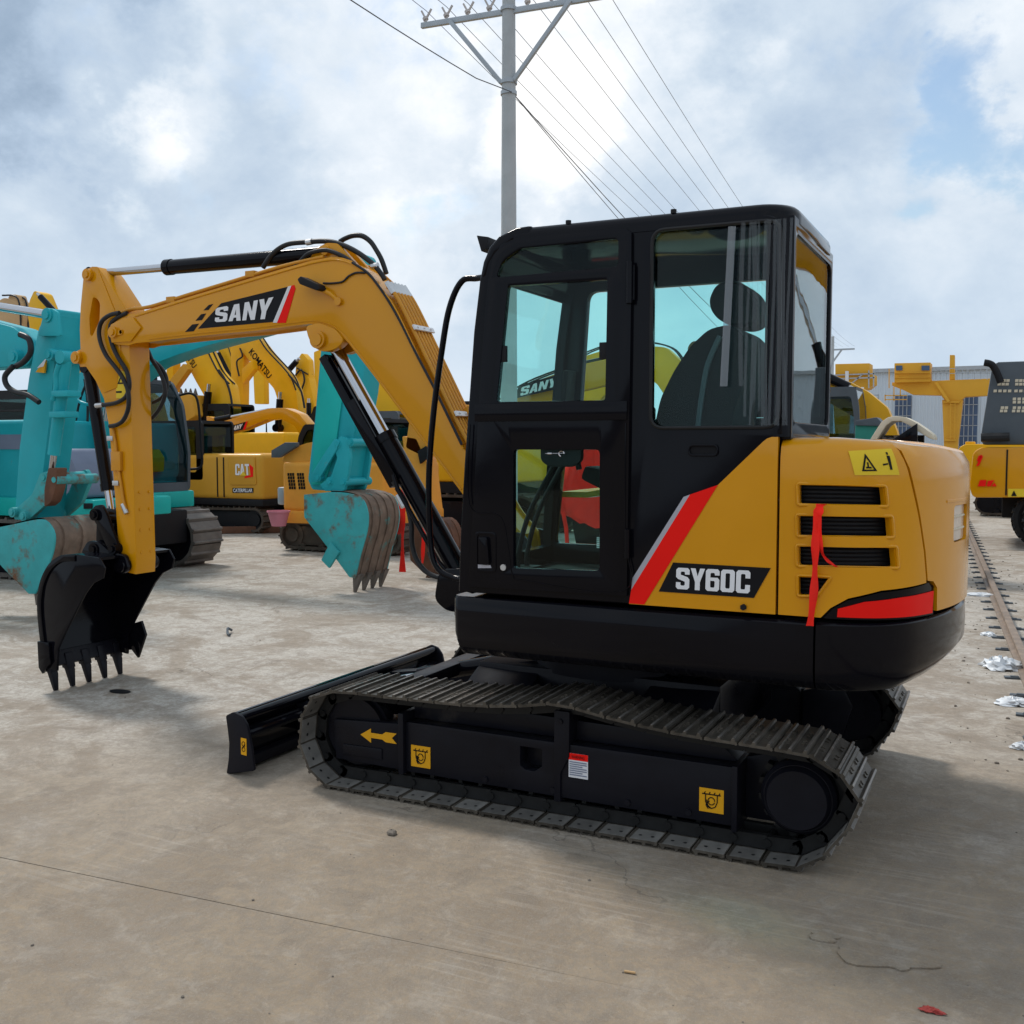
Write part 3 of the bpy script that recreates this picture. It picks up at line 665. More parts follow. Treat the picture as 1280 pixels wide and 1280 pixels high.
B().sheet([(-.40, 1.006), (-.40, 1.40), (.2, 1.55), (.905, 1.690), (.93, 1.715), (.957, 1.72), (.958, 1.006)], [], side_far, .1, .03).build('side_panel', 'yellow', EX, smooth=40)
B().sheet([(.12, -.40), (.88, -.40), (.88, .95), (.12, .95)], [], lambda y, x, d: (x, y, 1.42+.28*max(0, min(1, (x+.2)/1.0))-d), .15, .03).build('tank_cover', 'yellow', EX, smooth=50)
# rear counterweight, right of the slanting gap
cw_out = [(1.612, 1.136), (1.588, 1.25), (1.541, 1.394), (1.503, 1.50), (1.471, 1.59), (1.438, 1.66), (1.408, 1.74), (1.393, 1.80), (2*SMID-.966, 1.80), (2*SMID-.966, 1.006), (1.70, 1.006), (1.695, 1.10), (1.66, 1.128)]
tailcut = rrect(1.862, 1.268, 2.10, 1.424, .02)
B().sheet(cw_out, [tailcut], hood, .06, .05).build('rear_counterweight', 'yellow', EX, smooth=40)
B().sheet(rrect(1.866, 1.272, 2.096, 1.420, .018), [], lambda s, v, d: hood(s, v, .012+d), .05, .02).build('tail_lamp', 'lamp_lens', EX, smooth=40)
gr = B()
for z in (1.32, 1.372): gr.tube([hood(1.88+.2*k/8, z, .010) for k in range(9)], .005, 6)
gr.build('tail_lamp_bar', 'cream', EX)
B().tube([hood(1.77+.34*k/10, 1.447, .006) for k in range(11)], .010, 6).build('counterweight_ridge', 'yellow', EX)
# red reflector field with its black rim, under the door
rf = [(1.190, 1.010), (1.672, 1.000), (1.680, 1.088), (1.45, 1.082), (1.29, 1.070), (1.192, 1.042)]
rim = [(1.140, 1.002), (1.692, .992), (1.690, 1.108), (1.64, 1.124), (1.60, 1.118), (1.352, 1.104), (1.228, 1.074), (1.172, 1.040)]
B().sheet(rim, [], lambda s, v, d: hood(s, v, .012+d), .05, .02).build('reflector_rim', 'black', EX, smooth=40)
B().sheet(rf, [], lambda s, v, d: hood(s, v, .006+d), .05, .004).build('reflector', 'red_vinyl', EX, smooth=40)
# hood top and the dark core behind the panels
top = []
for k in range(41):
    s = .966+(2*SMID-2*.966)*k/40; top.append(hood(s, 1.80, .004)[:2])
B().prism_z(top, 1.50, 1.628).build('hood_core', 'black_matt', EX, smooth=0)
tp = B(); ring0 = [hood(.966+(2*SMID-2*.966)*k/40, 1.79, .001) for k in range(41)]; ring1 = [hood(.966+(2*SMID-2*.966)*k/40, 2.1, .001) for k in range(41)]
tp.loft([ring0, ring1]); tp.add(ring1, [list(range(41))]); tp.build('hood_top', 'yellow', EX, smooth=40)
core = [plan(.98+(2*SMID-2*.98)*k/40) for k in range(41)]
B().prism_z([(x-nx*.10, y-ny*.10) for x, y, nx, ny in core], .99, 1.50).build('engine_bay', 'grille_black', EX, smooth=0)
# warning sticker on the hood
def st(u, v):     # sticker corners on the hood
    a = Vector((1.242, 1.556)).lerp(Vector((1.418, 1.562)), u); c = Vector((1.218, 1.648)).lerp(Vector((1.390, 1.668)), u); return a.lerp(c, v)
def stm(dd): return lambda u, v, d: hood(*st(u, v), -dd+d)
STK = B().sheet([(0, 0), (1, 0), (1, 1), (0, 1)], [], stm(.0025), .2, .0015).build('hood_warning_sticker', 'sticker_yellow', EX, smooth=40)
tri = [(.17, .16), (.49, .16), (.33, .86)]; tri2 = [(.225, .22), (.435, .22), (.33, .70)]
B().sheet(tri, [tri2], stm(.0040), .12, .001).build('warning_triangle', 'black_vinyl', EX, smooth=0)
for pl in ([(.27, .27), (.40, .27), (.38, .33), (.34, .33), (.35, .50), (.32, .52), (.31, .34), (.28, .33)], [(.80, .20), (.85, .20), (.87, .72), (.80, .74)], [(.81, .77), (.85, .77), (.85, .87), (.81, .87)], [(.66, .36), (.78, .40), (.78, .45), (.66, .43)]):
    B().sheet(pl, [], stm(.0042), .1, .001).build('warning_figure', 'black_vinyl', EX, smooth=0)

# ---- cab
front = [(-.464, 1.006), (-.455, 1.248), (-.433, 1.58), (-.408, 1.869), (-.383, 2.168), (-.352, 2.393), (-.334, 2.470), (-.303, 2.532), (-.255, 2.577), (-.174, 2.605)]
cab_out = front[:-1] + [(-.215, 2.570), (-.16, 2.560), (.90, 2.556), (.950, 2.535), (.972, 2.50), (.972, 1.712), (.945, 1.695), (.945, 1.006)]
door_op = [(-.385, 1.05), (-.352, 1.406), (-.322, 1.868), (-.294, 2.217), (-.276, 2.389), (-.252, 2.470), (-.215, 2.512), (-.16, 2.528), (.31, 2.525), (.334, 2.505), (.334, 2.24), (.326, 1.08)]
rear_win = round_poly([(.440, 2.535), (.955, 2.530), (.958, 1.738), (.440, 1.738)], .055, 5)
CAB = B().sheet(cab_out, [door_op, rear_win], flat(-.9), None, .05).build('cab', 'black', EX, bevel=.012, seg=3, smooth=40)
right_win = round_poly([(-.215, 2.455), (.80, 2.455), (.80, 1.80), (-.26, 1.80)], .05, 5)
right_low = round_poly([(-.34, 1.70), (-.02, 1.70), (-.02, 1.15), (-.40, 1.15)], .03, 4)
B().sheet(cab_out, [right_win, right_low], flat(.03), None, .05).build('right_wall', 'black', CAB, bevel=.01, smooth=40)
rp = [(-.330, 2.47), (-.303, 2.532), (-.255, 2.577), (-.174, 2.6045), (-.10, 2.607), (-.10, 2.55), (-.19, 2.545), (-.27, 2.50), (-.30, 2.46)]
B().prism([(-.352, 2.400), (-.334, 2.470)] + rp[1:-1] + [(-.30, 2.46), (-.318, 2.395)], -.9015, .0815).build('roof_brow', 'black', CAB, bevel=.018, seg=3, smooth=50)
b = B(); b.loft([[(x, y, z-.004*max(0, x)) for x, y in [(-.185, -.903+i_)] + [p for p in rrect(-.5, -.903+i_, 1.004-i_, .083-i_, max(.03, .15-i_), 8)[27:36]] + [p for p in rrect(-.5, -.903+i_, 1.004-i_, .083-i_, max(.03, .15-i_), 8)[0:9]] + [(-.185, .083-i_)]] for z, i_ in ((2.530, .012), (2.536, .0), (2.572, .0), (2.590, .006), (2.602, .020), (2.609, .050), (2.611, .09))], True, True, True); b.build('roof', 'black', CAB, smooth=50)
B().prism([(-.10, 2.606), (-.06, 2.622), (.80, 2.617), (.84, 2.600)], -.70, -.12).build('roof_hatch', 'black', CAB, bevel=.008)
lid = B()
for x in (.06, .52): lid.cyl((x, -.875, 2.600), (x, -.875, 2.616), .012, n=10)
lid.build('roof_bolt', 'black_matt', CAB)
# front pillars and cross bars
fpl = B()
for y0, y1 in ((-.861, -.82), (.0, .031)):
    pts = [(x+.004, z) for x, z in front]; fpl.prism(pts + [(x+.05, z-.012) for x, z in front][::-1], y0, y1)
fpl.prism([(-.425, 1.70), (-.38, 1.70), (-.376, 1.745), (-.421, 1.745)], -.83, .01)
fpl.prism([(-.46, 1.006), (-.40, 1.006), (-.395, 1.14), (-.456, 1.14)], -.83, .01)
fpl.prism([(-.335, 2.44), (-.28, 2.44), (-.255, 2.50), (-.30, 2.53)], -.83, .01)
fpl.build('front_frame', 'black', CAB, smooth=30)
def wind(z0, z1, n=6):
    P = []
    def fx(z):
        for (xa, za), (xb, zb) in zip(front, front[1:]):
            if za <= z <= zb: return xa+(xb-xa)*(z-za)/(zb-za)
        return front[-1][0]
    rings = []
    for k in range(n+1):
        z = z0+(z1-z0)*k/n; x = fx(z)+.018; rings.append([(x, -.82, z), (x, 0, z), (x+.005, 0, z), (x+.005, -.82, z)])
    return rings
B().loft(wind(1.74, 2.45), True, True, True).build('windscreen', 'glass', CAB, smooth=30)
B().loft(wind(1.135, 1.705), True, True, True).build('lower_windscreen', 'glass', CAB, smooth=30)
# rear wall, rear glass and corner posts
B().sheet([(-.87, 1.69), (.05, 1.69), (.05, 2.55), (-.87, 2.55)], [round_poly([(-.83, 1.76), (.01, 1.76), (.01, 2.49), (-.83, 2.49)], .05, 5)], lambda y, z, d: (1.0-d, y, z), None, .04).build('rear_wall', 'black', CAB, bevel=.006)
B().box(.985, .990, -.84, .02, 1.75, 2.50).build('rear_window', 'glass', CAB, smooth=0)
B().cyl((.945, -.845, 1.70), (.945, -.845, 2.54), .056, n=28).build('corner_post', 'black', CAB)
B().prism(round_poly([(.432, 2.543), (.962, 2.538), (.965, 1.730), (.432, 1.730)], .06, 5), -.880, -.875).build('side_window', 'glass', CAB, smooth=0)
# rubber seal round the side window
sl = round_poly([(.440, 2.535), (.955, 2.530), (.958, 1.738), (.440, 1.738)], .055, 5)
B().tube([(x, -.902, z) for x, z in sl], .008, 6, closed=True).build('window_seal', 'rubber', CAB)
B().prism(round_poly([(-.21, 2.45), (.79, 2.45), (.79, 1.80), (-.25, 1.80)], .05, 5), .050, .055).build('right_window', 'glass', CAB, smooth=0)
B().prism(round_poly([(-.34, 1.70), (-.02, 1.70), (-.02, 1.15), (-.40, 1.15)], .03, 4), .050, .055).build('right_window', 'glass', CAB, smooth=0)
# wavy strips of protective film still hanging over the rear corner glass
random.seed(3)
for k, (x, w_, z0, bulge) in enumerate(((.800, .020, 1.90, .006), (.826, .012, 1.78, .004), (.843, .024, 1.745, .007), (.872, .010, 1.80, .004), (.888, .028, 1.745, .008), (.921, .014, 1.745, .005), (.939, .022, 1.745, .007), (.964, .016, 1.745, .005), (.983, .012, 1.745, .004))):
    fl = B(); rg = []
    for q in range(9):
        t = q/8; rg.append([(x+w_*t+.006*math.sin(z*5+k*1.7), -.9085-bulge*math.sin(math.pi*t)-.002*math.sin(z*9+k), z) for z in (z0, z0+(2.53-z0)*.25, z0+(2.53-z0)*.5, z0+(2.53-z0)*.75, 2.53)])
    fl.loft(rg); fl.build('protective_film', 'film', CAB, smooth=80)
fl = B(); rg = []
for k in range(6):
    x = .752+.030*k/5; rg.append([(x-(2.52-z)*.04, -.9085-.004*math.sin(k*1.2), z) for z in (1.90, 2.1, 2.3, 2.52)])
fl.loft(rg); fl.build('loose_film_strip', 'film_strip', CAB, smooth=80)
# grip below the window
g1 = round_poly([(.608, 1.662), (.716, 1.662), (.716, 1.632), (.608, 1.632)], .014, 4)
B().sheet(round_poly([(.600, 1.674), (.724, 1.674), (.724, 1.622), (.600, 1.622)], .024, 5), [g1], flat(-.912), None, .012).build('grip_rim', 'black', CAB, bevel=.003)
B().prism(g1, -.9035, -.9015).build('grip_recess', 'black_vinyl', CAB, smooth=0)
# ---- door
d_out = [(-.406, 1.033), (-.377, 1.406), (-.347, 1.868), (-.319, 2.217), (-.301, 2.389), (-.276, 2.487), (-.236, 2.534), (-.174, 2.553), (.335, 2.550), (.357, 2.530), (.357, 2.239), (.348, 1.040)]
w_top = round_poly([(-.262, 2.395), (-.232, 2.462), (-.150, 2.508), (.300, 2.512), (.300, 2.400)], .02, 4)
w_up = round_poly([(-.205, 2.355), (.253, 2.350), (.246, 1.855), (-.260, 1.857)], .012, 3)
w_low = round_poly([(-.178, 1.649), (.223, 1.649), (.225, 1.140), (-.178, 1.130)], .018, 3)
DOOR = B().sheet(d_out, [w_top, w_up, w_low], flat(-.918), None, .030).build('cab_door', 'black', EX, bevel=.006, smooth=40)
B().prism(w_top, -.905, -.900).build('door_window', 'glass_mid', DOOR, smooth=0)
B().prism(w_up, -.905, -.900).build('door_window', 'glass', DOOR, smooth=0)
B().prism(w_low, -.905, -.900).build('door_window', 'glass', DOOR, smooth=0)
gl_ = B(); gl_.tube(smooth_path([(-.392, -.9185, 1.76), (-.397, -.9185, 1.405), (-.268, -.9185, 1.366), (-.225, -.9185, 1.325), (-.200, -.9185, 1.20), (-.180, -.9185, 1.098), (-.12, -.9185, 1.078), (.335, -.9185, 1.062), (.338, -.9185, 1.30), (.338, -.9185, 1.76)], 6), .0035, 5)
gl_.build('door_moulding', 'black', DOOR)
B().box(-.366, .345, -.926, -.916, 1.772, 1.850).build('door_bar', 'black', DOOR, bevel=.004)
hd = B(); hd.sheet(round_poly([(-.368, 1.285), (-.262, 1.285), (-.262, 1.105), (-.368, 1.105)], .02, 4), [round_poly([(-.355, 1.272), (-.275, 1.272), (-.275, 1.118), (-.355, 1.118)], .015, 4)], flat(-.922), None, .006); hd.build('handle_rim', 'black', DOOR, bevel=.002)
B().prism(round_poly([(-.345, 1.262), (-.300, 1.262), (-.290, 1.14), (-.340, 1.14)], .012, 4), -.935, -.918).build('door_handle', 'black', DOOR, bevel=.005)
B().prism([(-.352, 1.137), (-.290, 1.137), (-.285, 1.125), (-.352, 1.121)], -.922, -.9185).build('handle_sill', 'silver_vinyl', DOOR, smooth=0)
b = B(); b.cyl((-.225, -.918, 1.131), (-.225, -.926, 1.131), .014, n=14); b.build('door_lock', 'zinc', DOOR)
b = B(); b.cyl((.352, -.925, 2.246), (.352, -.925, 2.415), .014, n=12); b.box(.336, .372, -.921, -.915, 2.26, 2.40); b.build('hinge', 'black', DOOR)
b = B(); b.cyl((.350, -.925, 1.20), (.350, -.925, 1.32), .012, n=12); b.build('hinge', 'black', DOOR)
for x, z in ((-.232, 2.065), (.232, 2.06)):
    B().box(x-.016, x+.016, -.912, -.896, z-.035, z+.035).build('window_latch', 'black_matt', DOOR, bevel=.003)
# latch cover behind the lower pane
B().prism(round_poly([(-.06, 1.68), (.13, 1.68), (.13, 1.60), (.09, 1.575), (-.02, 1.575), (-.06, 1.60)], .03, 4), -.895, -.86).build('latch_cover', 'black_matt', DOOR, bevel=.006)
b = B(); b.cyl((-.02, -.905, 1.632), (.0, -.905, 1.632), .005, n=8); b.tube([(.045+.012*math.cos(k*.5), -.906, 1.632+.012*math.sin(k*.5)) for k in range(10)], .003, 6); b.bar((-.03, -.906, 1.632), (.06, -.906, 1.634), .003, .003); b.build('latch_pins', 'chrome', DOOR)
b = B()
for k in range(6): b.box(.205, .218, -.899, -.897, 1.275-k*.008, 1.279-k*.008)
b.build('door_label', 'sticker_white', DOOR, smooth=0)
# ---- inside the cab
IN = B(); IN.box(-.44, .98, -.86, .03, 1.0, 1.05); IN.box(.62, .985, -.86, .03, 1.05, 1.42); IN.build('cab_floor', 'interior', CAB)
B().prism([(.30, 1.05), (.62, 1.05), (.62, 1.40), (.30, 1.36)], -.62, -.22).build('seat_base', 'interior', CAB, bevel=.02)
B().prism([(.12, 1.40), (.14, 1.50), (.50, 1.50), (.58, 1.44), (.58, 1.36), (.15, 1.36)], -.66, -.18).build('seat_cushion', 'seat_cloth', CAB, bevel=.04, seg=3)
B().prism([(.34, 1.48), (.36, 1.80), (.385, 2.02), (.43, 2.05), (.50, 2.03), (.53, 1.80), (.56, 1.48)], -.40, -.16).build('side_console', 'interior', CAB, bevel=.04, seg=3)
B().prism(round_poly([(.425, 2.05), (.425, 2.12), (.45, 2.145), (.485, 2.135), (.497, 2.06)], .02), -.34, -.22).build('console_knob', 'tan_paint', CAB, bevel=.02, seg=3)
def ellipsoid(b, c, r, nu=18, nv=12, fn=None):
    rings = []
    for i in range(nv+1):
        ph = -math.pi/2+math.pi*i/nv
        rings.append([(c[0]+r[0]*math.cos(ph)*math.cos(2*math.pi*k/nu), c[1]+r[1]*math.cos(ph)*math.sin(2*math.pi*k/nu), c[2]+r[2]*math.sin(ph)) for k in range(nu)])
    return b.loft(rings, True)
hb = round_poly([(0.567, 2.301), (0.592, 2.356), (0.638, 2.381), (0.695, 2.374), (0.751, 2.332), (0.787, 2.274), (0.791, 2.226), (0.764, 2.182), (0.719, 2.171), (0.662, 2.181), (0.601, 2.219), (0.575, 2.255)], .02, 3)
B().prism(hb, -.52, -.28).build('headrest', 'seat_cloth', CAB, bevel=.03, seg=3)
sb = round_poly([(0.367, 1.743), (0.396, 1.873), (0.454, 1.987), (0.526, 2.091), (0.605, 2.159), (0.698, 2.175), (0.754, 2.131), (0.77, 2.04), (0.758, 1.929), (0.717, 1.814), (0.704, 1.726)], .03, 3)
B().prism(sb, -.64, -.20).build('seat_back', 'seat_cloth', CAB, bevel=.05, seg=3)
bb = B()
for y in (-.45, -.35): bb.cyl((.665, y, 2.10), (.675, y, 2.24), .010, n=8)
bb.build('headrest_posts', 'chrome', CAB)
b = B(); b.tube(smooth_path([(0.658, -0.655, 2.125), (0.608, -0.655, 2.01), (0.586, -0.655, 1.893), (0.567, -0.655, 1.741)], 5), .012, 6); b.build('seat_belt', 'guard_grey', CAB)
for y in (-.72, -.14):
    B().prism([(.27, 1.05), (.44, 1.05), (.46, 1.52), (.10, 1.58), (.08, 1.52), (.26, 1.44)], y-.07, y+.07).build('console', 'interior', CAB, bevel=.02)
    b = B(); b.tube(smooth_path([(.05, y, 1.56), (.03, y, 1.66), (.02, y, 1.74)], 4), .014, 8); ellipsoid(b, (.02, y, 1.78), (.026, .026, .05), 10, 8); b.build('joystick', 'rubber', CAB, smooth=60)
for y in (-.56, -.46):
    b = B(); b.tube(smooth_path([(-.326, y, 1.06), (-.326, y, 1.155), (-.268, y, 1.35), (-.150, y, 1.56), (-.10, y, 1.66)], 5), .013, 8); b.box(-.38, -.27, y-.04, y+.04, 1.06, 1.085); b.build('travel_lever', 'rubber', CAB, smooth=50)
B().prism([(-.32, 1.80), (-.29, 1.80), (-.27, 2.05), (-.30, 2.05)], -.10, .02).build('monitor', 'interior', CAB, bevel=.01)
b = B(); b.sheet([(.80, 1.80), (.96, 1.80), (.96, 2.06), (.58, 2.06), (.56, 1.80)], [], flat(-.02), None, .03); b.build('rear_trim', 'interior', CAB)
# handrail, lamp on the roof, mirror stay
b = B(); b.tube(smooth_path([(-.345, -.80, 2.424), (-.438, -.76, 2.427), (-.525, -.75, 2.420), (-.590, -.75, 2.303), (-.633, -.75, 2.102), (-.680, -.75, 1.805), (-.706, -.75, 1.504), (-.698, -.75, 1.20), (-.66, -.75, 1.085), (-.575, -.75, 1.046), (-.47, -.78, 1.045)], 6), .0145, 10)
b.build('handrail', 'black', EX, smooth=60)
b = B(); b.prism([(-.555, 2.668), (-.49, 2.655), (-.50, 2.60), (-.53, 2.59)], -.55, -.45); b.bar((-.51, -.5, 2.62), (-.36, -.5, 2.50), .03, .012); b.build('roof_lamp', 'black_matt', EX, bevel=.004)

# ---- boom bracket and boom
b = B()
for y in (BY-.15, BY+.13): b.prism(round_poly([(-1.13, .80), (-1.10, .96), (-.86, 1.0), (-.72, 1.20), (-.58, 1.20), (-.45, 1.0), (-.45, .74), (-1.05, .74)], .04), y, y+.025)
b.box(-1.0, -.45, BY-.15, BY+.15, .72, .80); b.build('boom_bracket', 'black', EX, bevel=.006)
low = [(-3.40, 2.335), (-3.281, 2.337), (-2.985, 2.350), (-2.656, 2.361), (-2.403, 2.366), (-2.20, 2.377), (-2.069, 2.384), (-1.985, 2.386), (-1.923, 2.380), (-1.86, 2.364), (-1.809, 2.340), (-1.725, 2.265), (-1.631, 2.161), (-1.532, 2.050), (-1.345, 1.834), (-1.161, 1.622), (-.972, 1.405), (-.80, 1.20)]
upp = [(-.70, 1.30), (-.80, 1.45), (-.971, 1.666), (-1.211, 2.101), (-1.393, 2.436), (-1.473, 2.545), (-1.554, 2.635), (-1.62, 2.69), (-1.691, 2.732), (-1.76, 2.756), (-1.83, 2.766), (-1.976, 2.757), (-2.213, 2.722), (-2.649, 2.652), (-2.98, 2.598), (-3.288, 2.545), (-3.40, 2.525)]
rootp = [(-.77, 1.05), (-.69, .995), (-.61, 1.02), (-.585, 1.10), (-.60, 1.19)]
def inset(poly, d):
    a = sum(poly[i][0]*poly[(i+1) % len(poly)][1]-poly[(i+1) % len(poly)][0]*poly[i][1] for i in range(len(poly))); sg = 1 if a > 0 else -1; out = []; n = len(poly)
    for i in range(n):
        p0, p1, p2 = (Vector(poly[(i+k) % n]) for k in (-1, 0, 1)); t = ((p1-p0).normalized()+(p2-p1).normalized())
        t = t.normalized() if t.length > 1e-6 else (p2-p1).normalized(); q = p1+Vector((-t.y, t.x))*d*sg; out.append((q.x, q.y))
    return out
boomp = low + rootp + upp
BOOM = B().prism(inset(boomp, .014), BY-.10, BY+.10).build('boom', 'yellow', EX, smooth=25)
nose = [(-3.40, 2.335), (-3.47, 2.322), (-3.60, 2.335), (-3.645, 2.38), (-3.640, 2.44), (-3.60, 2.50), (-3.53, 2.532), (-3.40, 2.525)]
side = low + rootp + upp + [(-3.53, 2.532), (-3.60, 2.50), (-3.640, 2.44), (-3.648, 2.39), (-3.60, 2.335), (-3.47, 2.322)]
for y in (BY-.113, BY+.099): B().prism(side, y, y+.014).build('boom_side_plate', 'yellow', BOOM, bevel=.004, smooth=25)
B().prism([(-3.644, 2.392), (-3.612, 2.464), (-3.50, 2.500), (-3.409, 2.501), (-3.341, 2.43), (-3.436, 2.346), (-3.617, 2.345)], BY-.125, BY-.113).build('nose_plate', 'yellow', BOOM, bevel=.004)
b = B(); c = (-3.578, 2.412)
b.cyl((c[0], BY-.145, c[1]), (c[0], BY+.145, c[1]), .038, n=20); b.cyl((c[0], BY-.155, c[1]), (c[0], BY-.145, c[1]), .022, n=12); b.build('nose_pin', 'yellow', BOOM, smooth=40)
b = B(); b.cyl((-3.51, BY-.135, 2.41), (-3.51, BY-.125, 2.41), .014, n=6); b.bar((-3.58, BY-.13, 2.40), (-3.50, BY-.13, 2.41), .01, .03); b.build('pin_keeper', 'yellow', BOOM)
# cylinder boss under the elbow
b = B(); bc = (-1.918, 2.288)
for y in (BY-.125, BY+.06): b.prism(round_poly([(-2.02, 2.375), (-2.0, 2.30), (-1.95, 2.235), (-1.88, 2.215), (-1.80, 2.23), (-1.74, 2.275), (-1.80, 2.345), (-1.92, 2.39)], .03), y, y+.065)
b.build('cylinder_lug', 'yellow', BOOM, bevel=.008)
b = B(); b.cyl((bc[0], BY-.150, bc[1]), (bc[0], BY+.150, bc[1]), .052, n=24); b.cyl((bc[0], BY-.160, bc[1]), (bc[0], BY-.150, bc[1]), .036, n=24); b.build('boom_cylinder_pin', 'yellow', BOOM, smooth=40)
# weld bead lines along the side plate
b = B(); yb = BY-.1145
b.tube(smooth_path([(x, yb, z+.018) for x, z in low[1:-1]], 2), .005, 5); b.tube(smooth_path([(x+(.012 if i < 4 else 0), yb, z-.018) for i, (x, z) in enumerate(upp[2:])], 2), .005, 5); b.build('weld_bead', 'yellow', BOOM, smooth=60)
# brand decal
DY = BY-.1155
quad_decal('brand_plate', [(-2.864, 2.401), (-2.237, 2.413), (-2.125, 2.618), (-2.671, 2.548)], 'black_vinyl', BOOM, DY)
for q in ([(-2.815, 2.513), (-2.775, 2.513), (-2.735, 2.548), (-2.77, 2.544)], [(-2.882, 2.452), (-2.83, 2.453), (-2.795, 2.492), (-2.835, 2.490)], [(-2.971, 2.386), (-2.90, 2.387), (-2.855, 2.432), (-2.91, 2.430)]):
    quad_decal('brand_square', q, 'black_vinyl', BOOM, DY)
quad_decal('brand_stripe', [(-2.237, 2.404), (-2.171, 2.402), (-2.095, 2.600), (-2.105, 2.622), (-2.125, 2.618)], 'red_vinyl', BOOM, DY-.0005)
quad_decal('brand_edge', [(-2.268, 2.408), (-2.237, 2.406), (-2.125, 2.619), (-2.150, 2.616)], 'sticker_white', BOOM, DY-.001)
block_letters('brand_letter', 'SANY', 'white_paint', BOOM, flat(DY-.0025), ((-2.722, 2.434), (-2.296, 2.432), (-2.262, 2.560), (-2.712, 2.520)), gap=.13)
# arm-cylinder bracket on the back of the boom
b = B()
for y in (BY-.07, BY+.04): b.prism(round_poly([(-2.06, 2.73), (-1.98, 2.83), (-1.90, 2.86), (-1.82, 2.85), (-1.76, 2.79), (-1.68, 2.71), (-1.80, 2.72)], .02), y, y+.03)
b.cyl((-1.90, BY-.09, 2.815), (-1.90, BY+.09, 2.815), .03, n=16); b.build('arm_cylinder_bracket', 'yellow', BOOM, bevel=.005)
# yellow hydraulic pipes on the rear slope and along the front half
def along(pts, off):
    out = []
    for i, p in enumerate(pts):
        a = Vector(pts[max(0, i-1)]); c2 = Vector(pts[min(len(pts)-1, i+1)]); t = (c2-a).normalized(); out.append((p[0]+t.y*off, p[1]-t.x*off))
    return out
rear_line = [(-.80, 1.45), (-.971, 1.666), (-1.211, 2.101), (-1.393, 2.436), (-1.460, 2.535)]
for k in range(6):
    y = BY-.085+k*.036; pth = along(rear_line, .030); e_ = pth[-1]
    b = B(); b.tube(smooth_path([(x, y, z) for x, z in pth] + [(e_[0]-.03, y, e_[1]+.02)], 4), .0125, 8); b.build('boom_pipe', 'yellow_pipe', BOOM, smooth=60)
    b = B(); b.cyl((e_[0]+.012, y, e_[1]-.02), (e_[0]-.035, y, e_[1]+.045), .017, n=6); b.build('pipe_fitting', 'zinc', BOOM)
for t0 in (.30, .70):
    p = along(rear_line, .050); i0 = 1 if t0 > .5 else 2; P0 = Vector(p[i0]); P1 = Vector(p[i0+1]); q = P0.lerp(P1, .62 if i0 == 2 else .35); t = (P1-P0).normalized()
    b = B(); b.bar((q.x, BY-.105, q.y), (q.x, BY+.115, q.y), .030, .010, up=(t.y, 0, -t.x))
    for k in (-.07, 0, .07): b.cyl((q.x+t.y*.004, BY+k, q.y-t.x*.004), (q.x+t.y*.014, BY+k, q.y-t.x*.014), .007, n=6)
    b.build('pipe_clamp', 'sticker_white', BOOM)
b = B(); b.prism([(-1.05, 1.86), (-1.0, 1.90), (-.93, 1.80), (-.88, 1.68), (-.95, 1.66)], BY+.02, BY+.16); b.build('pipe_block', 'yellow_pipe', BOOM, bevel=.015)
fl_ = [(-1.72, 2.745), (-1.90, 2.775), (-2.213, 2.742), (-2.649, 2.672), (-2.98, 2.618), (-3.288, 2.566), (-3.46, 2.56), (-3.56, 2.535)]
for k, (y, dz) in enumerate(((BY-.095, 0), (BY-.06, .006), (BY+.07, 0))):
    b = B(); b.tube(smooth_path([(x, y, z+dz) for x, z in fl_[1:]], 4), .0115, 8); b.build('boom_pipe', 'yellow_pipe', BOOM, smooth=60)
for x, z in ((-2.45, 2.715), (-3.10, 2.60)):
    b = B(); b.box(x-.035, x+.035, BY-.108, BY-.04, z-.02, z+.018); b.build('pipe_clamp', 'yellow_pipe', BOOM, bevel=.004)
def hose(px, y, r=.013, name='hydraulic_hose', mat='hose', par=None):
    ys = y if isinstance(y, (list, tuple)) else [y]*len(px)
    b = B(); b.tube(smooth_path([(p[0], yy_, p[1]) for p, yy_ in zip(px, ys)], 7), r, 8); return b.build(name, mat, par or BOOM, smooth=60)
hose([(-2.392, 2.755), (-2.316, 2.831), (-2.206, 2.879), (-2.056, 2.881), (-1.91, 2.873), (-1.795, 2.84), (-1.683, 2.784), (-1.583, 2.712), (-1.529, 2.653), (-1.507, 2.62)], .11, .0155)
hose([(-1.881, 2.884), (-1.84, 2.9), (-1.782, 2.911), (-1.72, 2.903), (-1.664, 2.866), (-1.625, 2.816), (-1.586, 2.753), (-1.554, 2.671)], .20, .0155)
hose([(-2.193, 2.704), (-2.133, 2.727), (-2.073, 2.765), (-2.025, 2.799), (-1.955, 2.812), (-1.874, 2.81), (-1.772, 2.769), (-1.688, 2.717)], .07, .013)
hose([(-1.889, 2.617), (-1.826, 2.612), (-1.753, 2.616), (-1.707, 2.645), (-1.657, 2.66), (-1.591, 2.655)], .04, .006, 'lamp_cable')
hose([(-1.684, 2.721), (-1.585, 2.659), (-1.531, 2.605), (-1.445, 2.496), (-1.361, 2.366), (-1.257, 2.182), (-1.128, 1.964), (-0.966, 1.67)], .043, .008, 'edge_cable')
for (x, z), y in zip([(-2.038, 2.879), (-1.573, 2.702)], (.11, .11)):
    B().cyl((x-.02, y, z), (x+.02, y, z+.002), .019, n=10).build('hose_fitting', 'zinc', BOOM)
